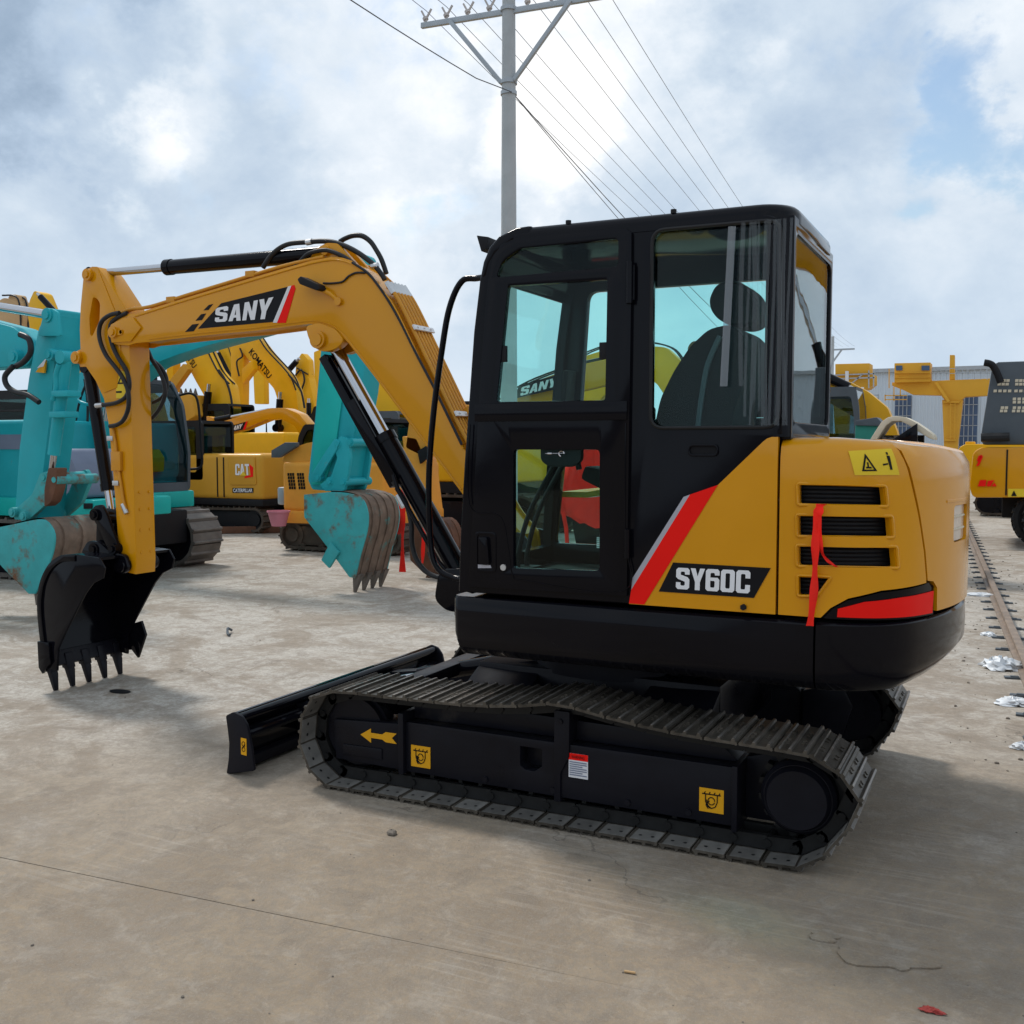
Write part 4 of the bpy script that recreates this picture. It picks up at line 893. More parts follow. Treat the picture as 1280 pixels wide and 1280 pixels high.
# boom work lamp
b = B(); b.prism([(-2.013, 2.636), (-1.989, 2.653), (-1.869, 2.599), (-1.852, 2.57), (-1.875, 2.562), (-1.996, 2.607)], BY-.205, BY-.13); b.build('work_lamp', 'black_matt', BOOM, bevel=.006)
b = B(); p = [(-1.899, 2.585), (-1.831, 2.549), (-1.78, 2.504)]; b.tube([(p[0][0], BY-.14, p[0][1]), (p[1][0], BY-.13, p[1][1]), (p[2][0], BY-.115, p[2][1])], .014, 8); b.cyl((p[2][0], BY-.135, p[2][1]), (p[2][0], BY-.11, p[2][1]), .024, n=10); b.build('lamp_bracket', 'yellow', BOOM)
def cylinder(par, a, c, rb, rr, split, eye=.05, mat='black', nm='', y=BY):
    """hydraulic ram: barrel from a towards c, chromed rod to c"""
    a = Vector((a[0], y, a[1])); c = Vector((c[0], y, c[1])); m_ = a.lerp(c, split); d = (c-a).normalized()
    b = B(); b.cyl(a, m_, rb, n=22); b.cyl(m_-d*.03, m_+d*.02, rb*1.10, n=22); b.cyl(a-d*.01, a+d*.05, rb*1.06, n=22); b.cyl((a.x, y-eye, a.z), (a.x, y+eye, a.z), rb*.9, n=16)
    o = b.build(nm+'cylinder', mat, par, smooth=50)
    b = B(); b.cyl(m_, c, rr, n=18); b.build('piston_rod', 'chrome', o, smooth=50)
    b = B(); b.cyl((c.x, y-eye, c.z), (c.x, y+eye, c.z), rr*1.5, n=16); b.build('rod_eye', mat, o, smooth=50)
    return o
AC = cylinder(EX, (-1.93, 2.812), (-3.885, 2.835), .047, .026, .655, nm='arm_')
BC = cylinder(EX, (-.98, .84), (-1.918, 2.288), .062, .041, .60, eye=.06, nm='boom_')
# rod guard and the pipe beside the boom cylinder
g0 = Vector((-1.918, BY-.02, 2.288)); g1_ = Vector((-.98, BY-.02, .84)); dg = (g1_-g0).normalized(); ng = Vector((-abs(dg.z), 0, -dg.x)).normalized()
ng = Vector((dg.z, 0, -dg.x)); ng = ng if ng.x < 0 else -ng
b = B(); b.bar(g0+dg*.06+ng*.075+Vector((0, .02, 0)), g0+dg*.97+ng*.075+Vector((0, .02, 0)), .13, .050, up=ng); b.bar(g0+dg*.40+ng*.045+Vector((0, -.055, 0)), g0+dg*.95+ng*.045+Vector((0, -.055, 0)), .008, .05, up=ng); b.build('rod_guard', 'black', BC, bevel=.003)
b = B(); b.tube([g0+dg*.93+ng*.02+Vector((0, -.075, 0)), g0+dg*1.02+ng*.035+Vector((0, -.085, 0)), g0+dg*1.5+ng*.03+Vector((0, -.085, 0)), g0+dg*1.64+ng*.0+Vector((0, -.07, 0))], .014, 8); b.build('ram_pipe', 'black', BC, smooth=60)
b = B(); b.cyl(g0+dg*1.02+ng*.10, g0+dg*1.10+ng*.10, .022, n=8); b.build('hose_fitting', 'zinc', BC)
hose([(-1.494, 1.522), (-1.467, 1.48), (-1.434, 1.435)], .10, .016, 'hydraulic_hose', 'hose', BC)
hose([(-1.429, 1.421), (-1.364, 1.329), (-1.332, 1.215), (-1.328, 1.099), (-1.296, 1.008), (-1.232, 0.942), (-1.142, 0.914), (-1.028, 0.912)], .10, .0155, 'hydraulic_hose', 'hose', BC)
hose([(-1.192, 1.063), (-1.155, 0.991), (-1.108, 0.967), (-0.99, 0.968)], .06, .012, 'hydraulic_hose', 'hose', BC)

# ---- arm (stick)
SL = [(-3.757, 2.858), (-3.80, 2.862), (-3.858, 2.845), (-3.885, 2.79), (-3.918, 2.60), (-3.932, 2.45), (-3.930, 2.326), (-3.905, 2.225), (-3.82, 2.13), (-3.73, 1.98), (-3.69, 1.80), (-3.665, 1.516), (-3.645, 1.25), (-3.630, .985), (-3.615, .87), (-3.56, .815), (-3.478, .805), (-3.470, .90), (-3.475, 1.438), (-3.480, 1.861), (-3.484, 2.307), (-3.484, 2.45), (-3.52, 2.58), (-3.70, 2.80)]
hole = round_poly([(-3.800, 2.660), (-3.765, 2.650), (-3.735, 2.615), (-3.745, 2.500), (-3.815, 2.400), (-3.835, 2.41), (-3.840, 2.52)], .02, 4)
ARM = B().sheet(SL, [hole], flat(BY-.088), None, .176).build('arm', 'yellow', EX, bevel=.006, smooth=30)
for y in (BY-.094, BY+.088): B().sheet(inset(SL[:9], 0) + [(-3.72, 2.02), (-3.60, 2.05), (-3.56, 2.25), (-3.56, 2.47), (-3.70, 2.75)], [hole], flat(y), None, .006).build('arm_gusset', 'yellow', ARM, bevel=.002)
b = B(); b.cyl((-3.828, BY-.12, 2.808), (-3.828, BY+.12, 2.808), .040, n=20); b.cyl((-3.828, BY-.13, 2.808), (-3.828, BY-.12, 2.808), .024, n=6); b.build('arm_pin', 'yellow', ARM, smooth=40)
b = B(); b.cyl((-3.955, BY-.12, 2.262), (-3.955, BY+.12, 2.262), .042, n=20); b.prism([(-3.99, 2.30), (-3.90, 2.33), (-3.86, 2.20), (-3.94, 2.20)], BY-.09, BY+.09); b.cyl((-3.955, BY-.13, 2.262), (-3.955, BY-.12, 2.262), .026, n=6); b.build('bucket_cylinder_pin', 'yellow', ARM, smooth=40)
b = B()
for z in (.95, 1.10, 1.24, 1.355):
    for dy in (-.04, .045): b.cyl((-3.474, BY+dy, z), (-3.466, BY+dy, z), .010, n=8)
b.build('arm_bolts', 'yellow', ARM)
b = B(); b.prism([(-3.606, 2.16), (-3.519, 2.157), (-3.525, 1.978), (-3.612, 1.98)], BY-.0915, BY-.0895); WS = b.build('arm_warning_sticker', 'sticker_yellow', ARM, smooth=0)
q = [(-3.594, 2.075), (-3.536, 2.074), (-3.563, 2.132)]; B().sheet(q, [[(sum(p[0] for p in q)/3+(x-sum(p[0] for p in q)/3)*.5, sum(p[1] for p in q)/3+(z-sum(p[1] for p in q)/3)*.5) for x, z in q]], flat(BY-.0935), None, .001).build('warning_triangle', 'black_vinyl', ARM, smooth=0)
b = B(); b.box(*[v for v in ([(-3.589, 2.022)][0][0]-.02, [(-3.589, 2.022)][0][0]+.03)], BY-.0935, BY-.0925, [(-3.589, 2.022)][0][1]-.006, [(-3.589, 2.022)][0][1]+.006); b.build('sticker_mark', 'black_vinyl', ARM, smooth=0)
BK = cylinder(EX, (-3.958, 2.20), (-3.775, 1.17), .043, .026, .80, eye=.05, nm='bucket_')
b = B(); p = [(-3.643, 1.794), (-3.618, 1.676), (-3.607, 1.57), (-3.582, 1.437), (-3.557, 1.303), (-3.531, 1.224)]; b.tube(smooth_path([(x, BY-.10, z) for x, z in p], 4), .010, 8); b.build('arm_pipe', 'yellow_pipe', ARM, smooth=60)
b = B(); p = [(-3.642, 1.607), (-3.586, 1.527)]; b.box(p[0][0]-.01, p[1][0]+.02, BY-.115, BY-.088, p[1][1]-.03, p[0][1]+.02); b.build('pipe_sleeve', 'yellow_pipe', ARM, bevel=.006)
b = B()
for q in [(-3.653, 1.714), (-3.612, 1.415)]: b.box(q[0]-.035, q[0]+.02, BY-.112, BY-.085, q[1]-.016, q[1]+.016)
p = [(-3.566, 1.277), (-3.531, 1.213)]; b.cyl((p[0][0], BY-.10, p[0][1]), (p[1][0], BY-.10, p[1][1]), .018, n=8); b.build('pipe_clamp', 'zinc', ARM, bevel=.003)
hose([(-3.527, 2.537), (-3.614, 2.526), (-3.689, 2.488), (-3.717, 2.421), (-3.701, 2.341), (-3.653, 2.26), (-3.582, 2.189), (-3.512, 2.113), (-3.465, 2.018), (-3.468, 1.913), (-3.514, 1.835), (-3.573, 1.804), (-3.64, 1.794)], .035, .0145, par=ARM)
hose([(-3.469, 2.534), (-3.557, 2.507), (-3.616, 2.469), (-3.626, 2.401), (-3.606, 2.327), (-3.558, 2.246), (-3.489, 2.16), (-3.463, 2.07), (-3.494, 1.992), (-3.576, 1.952), (-3.686, 1.938), (-3.753, 1.934)], .045, .0145, par=ARM)
hose([(-3.521, 2.311), (-3.486, 2.245), (-3.43, 2.178), (-3.382, 2.091), (-3.377, 2.005), (-3.423, 1.92), (-3.498, 1.851)], .27, .014, par=ARM)
hose([(-3.508, 2.245), (-3.444, 2.2), (-3.395, 2.134), (-3.39, 2.059), (-3.428, 1.995), (-3.517, 1.959)], .30, .014, par=ARM)
p = [(-3.753, 1.934), (-3.708, 1.938)]; B().cyl((p[0][0]-.02, .045, p[0][1]), (p[1][0], .045, p[1][1]), .017, n=8).build('hose_fitting', 'zinc', ARM)

# ---- bucket linkage and bucket
LK = empty('bucket_linkage'); LK.parent = EX
for y in (BY-.13, BY+.105):
    B().prism(round_poly([(-3.835, 1.20), (-3.80, 1.26), (-3.73, 1.27), (-3.69, 1.21), (-3.60, 1.02), (-3.585, .96), (-3.62, .925), (-3.67, .94), (-3.75, 1.09)], .02), y, y+.025).build('side_link', 'black', LK, bevel=.004)
B().prism(round_poly([(-3.84, 1.22), (-3.76, 1.23), (-3.76, 1.05), (-3.74, .98), (-3.79, .93), (-3.86, .96), (-3.85, 1.08)], .025), BY-.075, BY+.075).build('push_link', 'black', LK, bevel=.008)
for x, z, r, e_ in ((-3.785, 1.20, .04, .15), (-3.625, .975, .038, .15), (-3.80, .965, .042, .15), (-3.555, .865, .045, .16)):
    b = B(); b.cyl((x, BY-e_, z), (x, BY+e_, z), r, n=18); b.cyl((x, BY-e_-.012, z), (x, BY-e_, z), r*.6, n=6); b.build('link_pin', 'black', LK, smooth=40)
Y0, Y1 = -.155, .475
shell = [(-3.560, .935), (-3.70, .945), (-3.84, .945), (-3.944, .925), (-4.039, .86), (-4.110, .76), (-4.142, .66), (-4.152, .564), (-4.145, .45), (-4.13, .33), (-4.105, .165)]
sh2 = smooth_path([(x, 0, z) for x, z in shell], 4); outl = [(p.x, p.z) for p in sh2]
def offs(pl, d):
    o = []
    for i, p in enumerate(pl):
        a = Vector(pl[max(0, i-1)]); c2 = Vector(pl[min(len(pl)-1, i+1)]); t = (c2-a).normalized(); o.append((p[0]-t.y*d, p[1]+t.x*d))
    return o
inn = offs(outl, .018)
BUK = B().prism(outl + inn[::-1], Y0+.004, Y1-.004).build('bucket', 'black', EX, smooth=40)
sidep = outl + [(-3.985, .15), (-3.968, .30), (-3.905, .40), (-3.80, .55), (-3.70, .69), (-3.62, .765), (-3.535, .80), (-3.515, .87)]
for y in (Y0, Y1-.018):
    B().prism(sidep, y, y+.018).build('side_plate', 'black', BUK, bevel=.003, smooth=30)
for y in (Y0-.010, Y1):
    B().prism(offs(outl, .004)[6:] + [(-4.075, .165)] + offs(outl, .045)[6:][::-1], y, y+.010).build('wear_strip', 'black', BUK, bevel=.002)
for y0, y1 in ((Y0-.022, Y0), (Y1, Y1+.022)):
    B().prism([(-4.115, .33), (-4.02, .35), (-3.86, .40), (-3.82, .30), (-3.90, .125), (-3.96, .18), (-4.105, .16)] if y0 > 0 else [(-4.14, .34), (-4.03, .34), (-4.02, .20), (-4.10, .12), (-4.135, .16)], y0, y1).build('side_cutter', 'black', BUK, bevel=.004)
B().prism([(-4.118, .25), (-4.088, .26), (-4.058, .165), (-4.085, .150)], Y0+.004, Y1-.004).build('lip', 'frame_black', BUK, bevel=.004)
for y in (BY-.14, BY+.10): B().prism(round_poly([(-3.93, .93), (-3.86, 1.02), (-3.76, 1.02), (-3.66, .955), (-3.52, .94), (-3.49, .84), (-3.56, .80), (-3.64, .86), (-3.78, .91)], .03), y, y+.035).build('bucket_ear', 'black', BUK, bevel=.005)
for k in range(5):
    y = Y0+.035+k*(Y1-Y0-.07)/4
    t = B(); t.loft([[(-4.105, y-.026, .150), (-4.055, y-.026, .150), (-4.055, y+.026, .150), (-4.105, y+.026, .150)], [(-4.085, y-.026, .115), (-4.042, y-.026, .115), (-4.042, y+.026, .115), (-4.085, y+.026, .115)], [(-4.050, y-.015, .002), (-4.030, y-.015, .002), (-4.030, y+.015, .002), (-4.050, y+.015, .002)]], True, True, True)
    t.loft([[(-4.125, y-.033, .235), (-4.07, y-.033, .235), (-4.07, y+.033, .235), (-4.125, y+.033, .235)], [(-4.100, y-.033, .130), (-4.045, y-.033, .130), (-4.045, y+.033, .130), (-4.100, y+.033, .130)]], True, True, True)
    t.build('tooth', 'frame_black', BUK, bevel=.003)
# ---- red ribbons tied to the grille
def ribbon(name, pts, w, label, mat='ribbon_red', wdir=(1, 0, 0)):
    b = B(); wv = Vector(wdir); rg = []
    P = smooth_path(pts, 5)
    for i, p in enumerate(P):
        k = 1+.16*math.sin(i*.9+1); a_ = .55*math.sin(i*.45); wr = (wv*math.cos(a_)+Vector((0, math.sin(a_), 0)))*w*k/2; cz = Vector((0, -.006*math.cos(i*.8), 0))
        rg.append([p-wr, p+cz, p+wr, p+wr+Vector((0, .002, 0)), p+cz+Vector((0, .002, 0)), p-wr+Vector((0, .002, 0))])
    b.loft(rg, True, True, True); o = b.build(name, mat, None, smooth=60)
    if label: tag(o, label, 'ribbon')
    return o
RB = empty('ribbon', (1.12, -.94, 1.4), 'red ribbon knotted on the grille bars of the foreground excavator', 'ribbon')
def rpart(nm, pts, w):
    o = ribbon(nm, pts, w, None); o.parent = RB; o.matrix_parent_inverse = Matrix.Translation(-Vector(RB.location)); return o
rpart('ribbon_tail', [(1.118, -.935, 1.415), (1.112, -.945, 1.33), (1.112, -.940, 1.22), (1.108, -.935, 1.10), (1.095, -.930, .975)], .028)
rpart('ribbon_loop', [(1.128, -.922, 1.445), (1.122, -.935, 1.43), (1.118, -.938, 1.40)], .034)
rpart('ribbon_tail', [(1.122, -.936, 1.40), (1.128, -.936, 1.32), (1.135, -.930, 1.26), (1.165, -.925, 1.222), (1.19, -.912, 1.205)], .016)
# black bucket under a red cloth, standing far behind and seen through the lower door pane
RCL = empty('spare_bucket', (-4.2, 9.6, 0), 'black toothed bucket standing on the ground, seen through the lower door pane', 'bucket')
_y = 9.2
shp = [(-4.194, 1.151), (-3.734, 1.181), (-3.68, 0.686), (-3.728, 0.257), (-3.804, 0.086), (-4.06, 0.075), (-4.14, 0.432)]
for y in (_y, _y+.78): B().prism(shp, y, y+.02).build('side_plate', 'black', RCL, bevel=.004)
B().prism([shp[1], shp[2], shp[3], shp[4], (shp[4][0]-.02, shp[4][1]), (shp[3][0]-.03, shp[3][1]), (shp[2][0]-.03, shp[2][1]), (shp[1][0]-.03, shp[1][1])], _y+.02, _y+.78).build('shell', 'black', RCL)
B().prism([shp[0], shp[1], (shp[1][0], shp[1][1]-.03), (shp[0][0], shp[0][1]-.03)], _y+.02, _y+.78).build('back_plate', 'black', RCL)
for k in range(5):
    y = _y+.06+k*.165; x, z = shp[4]; b = B(); b.loft([[(x-.05, y-.04, z+.05), (x+.02, y-.04, z+.05), (x+.02, y+.04, z+.05), (x-.05, y+.04, z+.05)], [(x-.03, y-.015, .0), (x-.01, y-.015, .0), (x-.01, y+.015, .0), (x-.03, y+.015, .0)]], True, True, True); b.build('tooth', 'black', RCL)
arm_ = [(-4.226, 1.071), (-4.15, 1.628), (-3.891, 1.628), (-3.837, 1.078)]
B().prism(arm_, _y+.25, _y+.5).build('bucket_ear', 'black', RCL, bevel=.02)
b = B(); nu = 28; rg = []
ou = [(-4.026, 1.723), (-3.698, 1.723), (-4.308, 1.45), (-3.596, 1.455), (-4.49, 1.149), (-3.544, 1.105), (-4.516, 0.884), (-3.542, 0.696), (-4.437, 0.67), (-3.541, 0.555), (-4.202, 0.617), (-3.54, 0.414)]
for i in range(6):
    (x0, z0), (x1, z1) = ou[2*i], ou[2*i+1]
    rg.append([(x0+(x1-x0)*(.5-.5*math.cos(2*math.pi*k/nu)), _y+.35-(.42+.03*i)*math.sin(2*math.pi*k/nu)+.035*math.sin(k*2.3+i), z0+(z1-z0)*(.5-.5*math.cos(2*math.pi*k/nu))+.02*math.sin(k*1.9)) for k in range(nu)])
b.loft(rg, True, True, True); tag(b.build('cloth', 'ribbon_red', None, smooth=70), 'large red cloth draped over a black bucket, seen through the lower door pane', 'cloth')
q = [(-4.107, 0.703), (-4.056, 0.472), (-4.029, 0.123)]; b = B(); b.tube([(x, 8.75, z) for x, z in q], .03, 6); tag(b.build('cloth_tail', 'ribbon_red', None, smooth=60), 'narrow red strip hanging from the red cloth behind the lower door pane', 'ribbon')

# ------------------------------------------------------------------ machines parked behind
def bg_track(root, xa, xb, yc, w, h, mat='track_mud', frame='frame_black', pitch=.17):
    r = h/2; pts = []; L = xb-xa-2*r
    tot = 2*L+2*math.pi*r; n = max(12, int(tot/pitch))
    def at(s):
        s %= tot
        if s < L: return (xa+r+s, 0.0), (0, -1)
        s -= L
        if s < math.pi*r: a = -math.pi/2+s/r; return (xb-r+r*math.cos(a), r+r*math.sin(a)), (math.cos(a), math.sin(a))
        s -= math.pi*r
        if s < L: return (xb-r-s, h - .02*math.sin(math.pi*s/L)), (0, 1)
        s -= L; a = math.pi/2+s/r; return (xa+r+r*math.cos(a), r+r*math.sin(a)), (math.cos(a), math.sin(a))
    ou = []; inn_ = []
    for k in range(n):
        for f, dep in ((.04, -.028), (.12, 0), (.24, 0), (.32, -.028), (.94, -.028), (.97, -.045)):
            (x, z), (nx, nz) = at((k+f)/n*tot); ou.append((x+nx*dep, z+nz*dep)); inn_.append((x-nx*.075, z-nz*.075))
    b = B(); m = len(ou); y0, y1 = yc-w/2, yc+w/2
    V = [(x, y0, z) for x, z in ou]+[(x, y1, z) for x, z in ou]+[(x, y0, z) for x, z in inn_]+[(x, y1, z) for x, z in inn_]
    F = []
    for i in range(m):
        j = (i+1) % m; F += [[i, j, m+j, m+i], [2*m+j, 2*m+i, 3*m+i, 3*m+j], [i, 2*m+i, 2*m+j, j], [m+i, m+j, 3*m+j, 3*m+i]]
    b.add(V, F); t = b.build('track', mat, root, smooth=30)
    b = B(); b.prism([(xa+r*1.1, h*.80), (xb-r*1.1, h*.80), (xb-r*1.1, h*.18), (xa+r*1.1, h*.18)], yc-w*.32, yc+w*.32); b.build('track_frame', frame, t, bevel=.02)
    for x in (xa+r, xb-r):
        b = B(); b.cyl((x, yc-w*.36, r), (x, yc+w*.36, r), r*.80, n=24); b.cyl((x, yc-w*.42, r), (x, yc+w*.42, r), r*.45, n=20); b.build('track_wheel', frame, t, smooth=40)
    k = max(3, int((xb-xa-2*r)/.35))
    for i in range(k):
        x = xa+r+(i+.5)*(xb-xa-2*r)/k; B().cyl((x, yc-w*.40, h*.17), (x, yc+w*.40, h*.17), h*.10, n=10).build('track_roller', frame, t, smooth=40)
    return t
def bg_cab(root, x0, x1, y0, y1, z0, z1, d, fmat='black_matt', gmat='glass_far', slope=.12, lower=None):
    """operator's cab with posts, panes and a seat; d is the way it faces along X"""
    xf = x1 if d > 0 else x0; xr = x0 if d > 0 else x1; h = z1-z0
    side = [(xr, z0), (xf, z0), (xf+d*.02, z0+h*.35), (xf-d*slope*.5, z0+h*.78), (xf-d*slope*1.8, z1), (xr+d*.05, z1), (xr, z1-.06)]
    def shr(k): cx = (x0+x1)/2; cz = z0+h*.55; return [(cx+(x-cx)*k, cz+(z-cz)*(k*.96)) for x, z in side]
    win = round_poly(shr(.80), .06, 3)
    cab = B(); cab.sheet(round_poly(side, .07, 3), [win], flat(y0), None, .05); cab.sheet(round_poly(side, .07, 3), [win], flat(y1-.05), None, .05)
    cab.prism([(xr, z0), (xf, z0), (xf, z0+.12), (xr, z0+.12)], y0+.05, y1-.05)
    cab.prism([(xf-d*slope*1.75, z1-.06), (xr+d*.04, z1-.06), (xr+d*.05, z1-.001), (xf-d*slope*1.7, z1-.001)], y0+.05, y1-.05)
    c = cab.build('cab', fmat, root, smooth=30)
    B().prism(win, y0+.02, y0+.026).build('side_window', gmat, c, smooth=0); B().prism(win, y1-.026, y1-.02).build('side_window', gmat, c, smooth=0)
    fr = [(xf-d*.005, z0+.14), (xf+d*.015, z0+h*.35), (xf-d*slope*.5-d*.005, z0+h*.78), (xf-d*slope*1.75, z1-.06)]
    b = B(); b.loft([[(x, y0+.06, z), (x, y1-.06, z), (x-d*.006, y1-.06, z), (x-d*.006, y0+.06, z)] for x, z in fr], True, True, True); b.build('windscreen', gmat, c, smooth=30)
    b = B(); b.prism([(xr+d*.02, z0+h*.45), (xr+d*.03, z0+h*.45), (xr+d*.03, z1-.12), (xr+d*.02, z1-.12)], y0+.08, y1-.08); b.build('rear_window', gmat, c, smooth=0)
    xm = (x0+x1)/2-d*.12*(x1-x0); b = B(); b.box(xm-.22, xm+.22, y0+.25, y1-.25, z0+.12, z0+.5); b.box(xm-d*.22-.06, xm-d*.22+.06, y0+.25, y1-.25, z0+.5, z0+h*.75); b.build('seat', 'seat_cloth', c, bevel=.04)
    return c
def bg_ram(root, a, c, y, rb, mat, split=.55, name='cylinder'):
    a = Vector((a[0], y, a[1])); c = Vector((c[0], y, c[1])); m_ = a.lerp(c, split)
    b = B(); b.cyl(a, m_, rb, n=14); b.cyl((a.x, y-rb*1.3, a.z), (a.x, y+rb*1.3, a.z), rb*1.1, n=12); o = b.build(name, mat, root, smooth=50)
    b = B(); b.cyl(m_, c, rb*.55, n=12); b.build('piston_rod', 'chrome', o, smooth=50); return o
def bg_bucket(root, shell, mouth, y0, y1, mat, smat, teeth, tip, tmat='tooth_steel'):
    o_ = [(p.x, p.z) for p in smooth_path([(x, 0, z) for x, z in shell], 4)]; cx = sum(p[0] for p in mouth)/len(mouth)
    b = B(); ii = [(x+(cx-x)*.05, z+.012) for x, z in o_]; b.prism(o_+ii[::-1], y0, y1); bk = b.build('bucket', smat, root, smooth=40)
    for y in (y0-.02, y1): B().prism(o_+mouth, y, y+.02).build('side_plate', mat, bk, bevel=.004)
    # raised wear ribs on the back
    for k in range(4):
        y = y0+(y1-y0)*(k+.5)/4; q = [(x-(cx-x)*.03, z+.003) for x, z in o_]; B().prism(q+o_[::-1], y-.025, y+.025).build('wear_rib', smat, bk)
    e_ = o_[-1]
    for k in range(teeth):
        y = y0+.05+(y1-y0-.10)*k/(teeth-1); hw = .045
        t = B(); t.loft([[(e_[0]-.05, y-hw, e_[1]+.04), (e_[0]+.05, y-hw, e_[1]+.04), (e_[0]+.05, y+hw, e_[1]+.04), (e_[0]-.05, y+hw, e_[1]+.04)], [(tip[0]-.012, y-.016, tip[1]), (tip[0]+.012, y-.016, tip[1]), (tip[0]+.012, y+.016, tip[1]), (tip[0]-.012, y+.016, tip[1])]], True, True, True)
        t.build('tooth', tmat, bk)
    return bk
def arm_part(root, name, poly, yc, w, mat, r=.03, bevel=.012):
    return B().prism(round_poly(poly, r, 3), yc-w/2, yc+w/2).build(name, mat, root, bevel=bevel, smooth=30)
def pin(root, p, yc, w, r, mat, name='pin'):
    b = B(); b.cyl((p[0], yc-w/2, p[1]), (p[0], yc+w/2, p[1]), r, n=16); b.cyl((p[0], yc-w/2-.015, p[1]), (p[0], yc-w/2, p[1]), r*.6, n=8); return b.build(name, mat, root, smooth=40)
def bhose(root, pts, y, r=.02, mat='hose'):
    b = B(); b.tube(smooth_path([(x, y, z) for x, z in pts], 5), r, 7); return b.build('hose', mat, root, smooth=60)
def house(root, x0, x1, y0, y1, z0, z1, mat, name='engine_house', bevel=.06):
    return B().box(x0, x1, y0, y1, z0, z1).build(name, mat, root, bevel=bevel, seg=3, smooth=40)

# ---- teal excavator whose bucket stands behind the yellow boom
TB = empty('excavator', (-9.4, 4.9, 0), 'teal crawler excavator facing right, its rust-streaked bucket standing under the yellow boom', 'excavator')
bY = 4.95
arm_part(TB, 'boom', [(-9.946, 1.092), (-9.473, 1.473), (-9.008, 2.051), (-8.593, 2.415), (-8.113, 2.675), (-7.612, 2.796), (-7.142, 2.885), (-6.237, 3.034), (-5.422, 3.139), (-5.11, 3.23), (-4.865, 3.65), (-4.906, 3.821), (-5.058, 3.878), (-5.357, 3.804), (-6.225, 3.612), (-7.583, 3.365), (-8.571, 3.088), (-9.231, 2.734), (-9.778, 2.168), (-10.151, 1.415)], bY, .36, 'teal', .05, .015)
arm_part(TB, 'arm', [(-5.081, 3.782), (-4.929, 3.77), (-4.823, 3.558), (-4.788, 2.891), (-4.881, 2.269), (-4.996, 1.774), (-5.091, 1.254), (-5.339, 1.139), (-5.59, 1.153), (-5.645, 1.264), (-5.53, 2.007), (-5.44, 2.739), (-5.307, 3.368), (-5.135, 3.804)], bY, .34, 'teal', .03, .015)
arm_part(TB, 'arm_lit_face', [(-5.423, 2.601), (-5.067, 2.589), (-5.235, 1.637), (-5.398, 1.212), (-5.581, 1.209), (-5.5, 2.007)], bY-.185, .02, 'teal_bright', .01, .004)  # brighter teal paints the arm's lit near face
bg_bucket(TB, [(-5.20, 1.14), (-4.95, 1.13), (-4.77, 1.08), (-4.69, .92), (-4.70, .72), (-4.79, .45), (-4.87, .17)], [(-4.95, .18), (-5.24, .50), (-5.57, .84), (-5.57, 1.10)], 4.62, 5.24, 'teal_worn', 'bucket_rust', 4, (-4.92, .0))
B().prism([(-5.31, .36), (-5.20, .27), (-5.06, .46), (-5.18, .57)], 4.56, 4.60).build('side_cutter', 'teal_worn', TB, bevel=.01)
for y in (4.70, 5.10): arm_part(TB, 'bucket_link', [(-5.101, 1.774), (-4.992, 1.737), (-4.973, 1.53), (-5.02, 1.276), (-5.065, 1.148), (-5.333, 1.143), (-5.399, 1.215), (-5.241, 1.309), (-5.149, 1.529), (-5.213, 1.656)], y, .05, 'teal', .02, .008)
for y in (4.68, 5.14): arm_part(TB, 'push_link', [(-5.535, 1.241), (-5.487, 1.361), (-5.281, 1.619), (-5.168, 1.747), (-5.102, 1.71), (-5.147, 1.62), (-5.352, 1.345), (-5.421, 1.252)], y, .04, 'teal', .015, .006)
for p in [(-5.143, 1.683), (-5.26, 1.256), (-5.428, 1.299), (-5.072, 1.25), (-4.968, 1.701)]: pin(TB, p, bY-.02, .52, .05, 'teal')
bg_ram(TB, *[(-4.887, 2.901), (-5.188, 1.711)], bY, .07, 'teal', .75, 'bucket_cylinder')
bg_ram(TB, *[(-9.026, 0.926), (-8.747, 2.248)], 4.70, .085, 'teal', .8, 'boom_cylinder')
bg_ram(TB, *[(-9.321, 0.85), (-8.973, 2.326)], 5.22, .085, 'teal', .8, 'boom_cylinder')
house(TB, -11.9, -8.95, 3.65, 6.15, 1.0, 1.98, 'teal'); B().box(-12.0, -7.85, 3.62, 4.85, .80, 1.03).build('deck', 'teal_bright', TB, bevel=.03); B().box(-12.0, -8.72, 4.86, 6.18, .80, 1.03).build('deck', 'teal_bright', TB, bevel=.03)
B().prism(round_poly([(-8.662, 1.627), (-8.295, 1.627), (-8.156, 1.43), (-8.099, 1.204), (-8.092, 1.044), (-8.701, 1.03)], .05, 4), 3.63, 4.5).build('tool_box', 'lavender_panel', TB, bevel=.02)
B().prism([(-7.993, 0.991), (-7.862, 0.994), (-7.865, 0.929), (-7.996, 0.925)], 3.60, 3.618).build('deck_vent', 'black_matt', TB, bevel=.002)
B().box(-12.0, -8.97, 3.64, 3.66, 1.62, 1.80).build('side_band', 'lavender_panel', TB)
c = bg_cab(TB, -10.4, -8.74, 5.02, 6.12, 1.03, 2.58, 1, 'guard_grey', 'glass_far', .16)
b = B(); b.tube(smooth_path([(-8.90, 6.12, 2.38), (-8.72, 6.16, 2.40), (-8.62, 6.18, 2.26), (-8.58, 6.18, 1.7), (-8.58, 6.18, 1.38), (-8.74, 6.14, 1.33)], 5), .018, 8); b.build('handrail', 'black_matt', TB, smooth=60)
b = B(); b.box(-9.7, -9.1, 5.2, 5.9, 2.58, 2.64)
for k in range(5): b.bar((-9.65+k*.13, 5.15, 2.66), (-9.65+k*.13, 5.95, 2.66), .03, .05)
b.build('roof_guard', 'black_matt', TB)
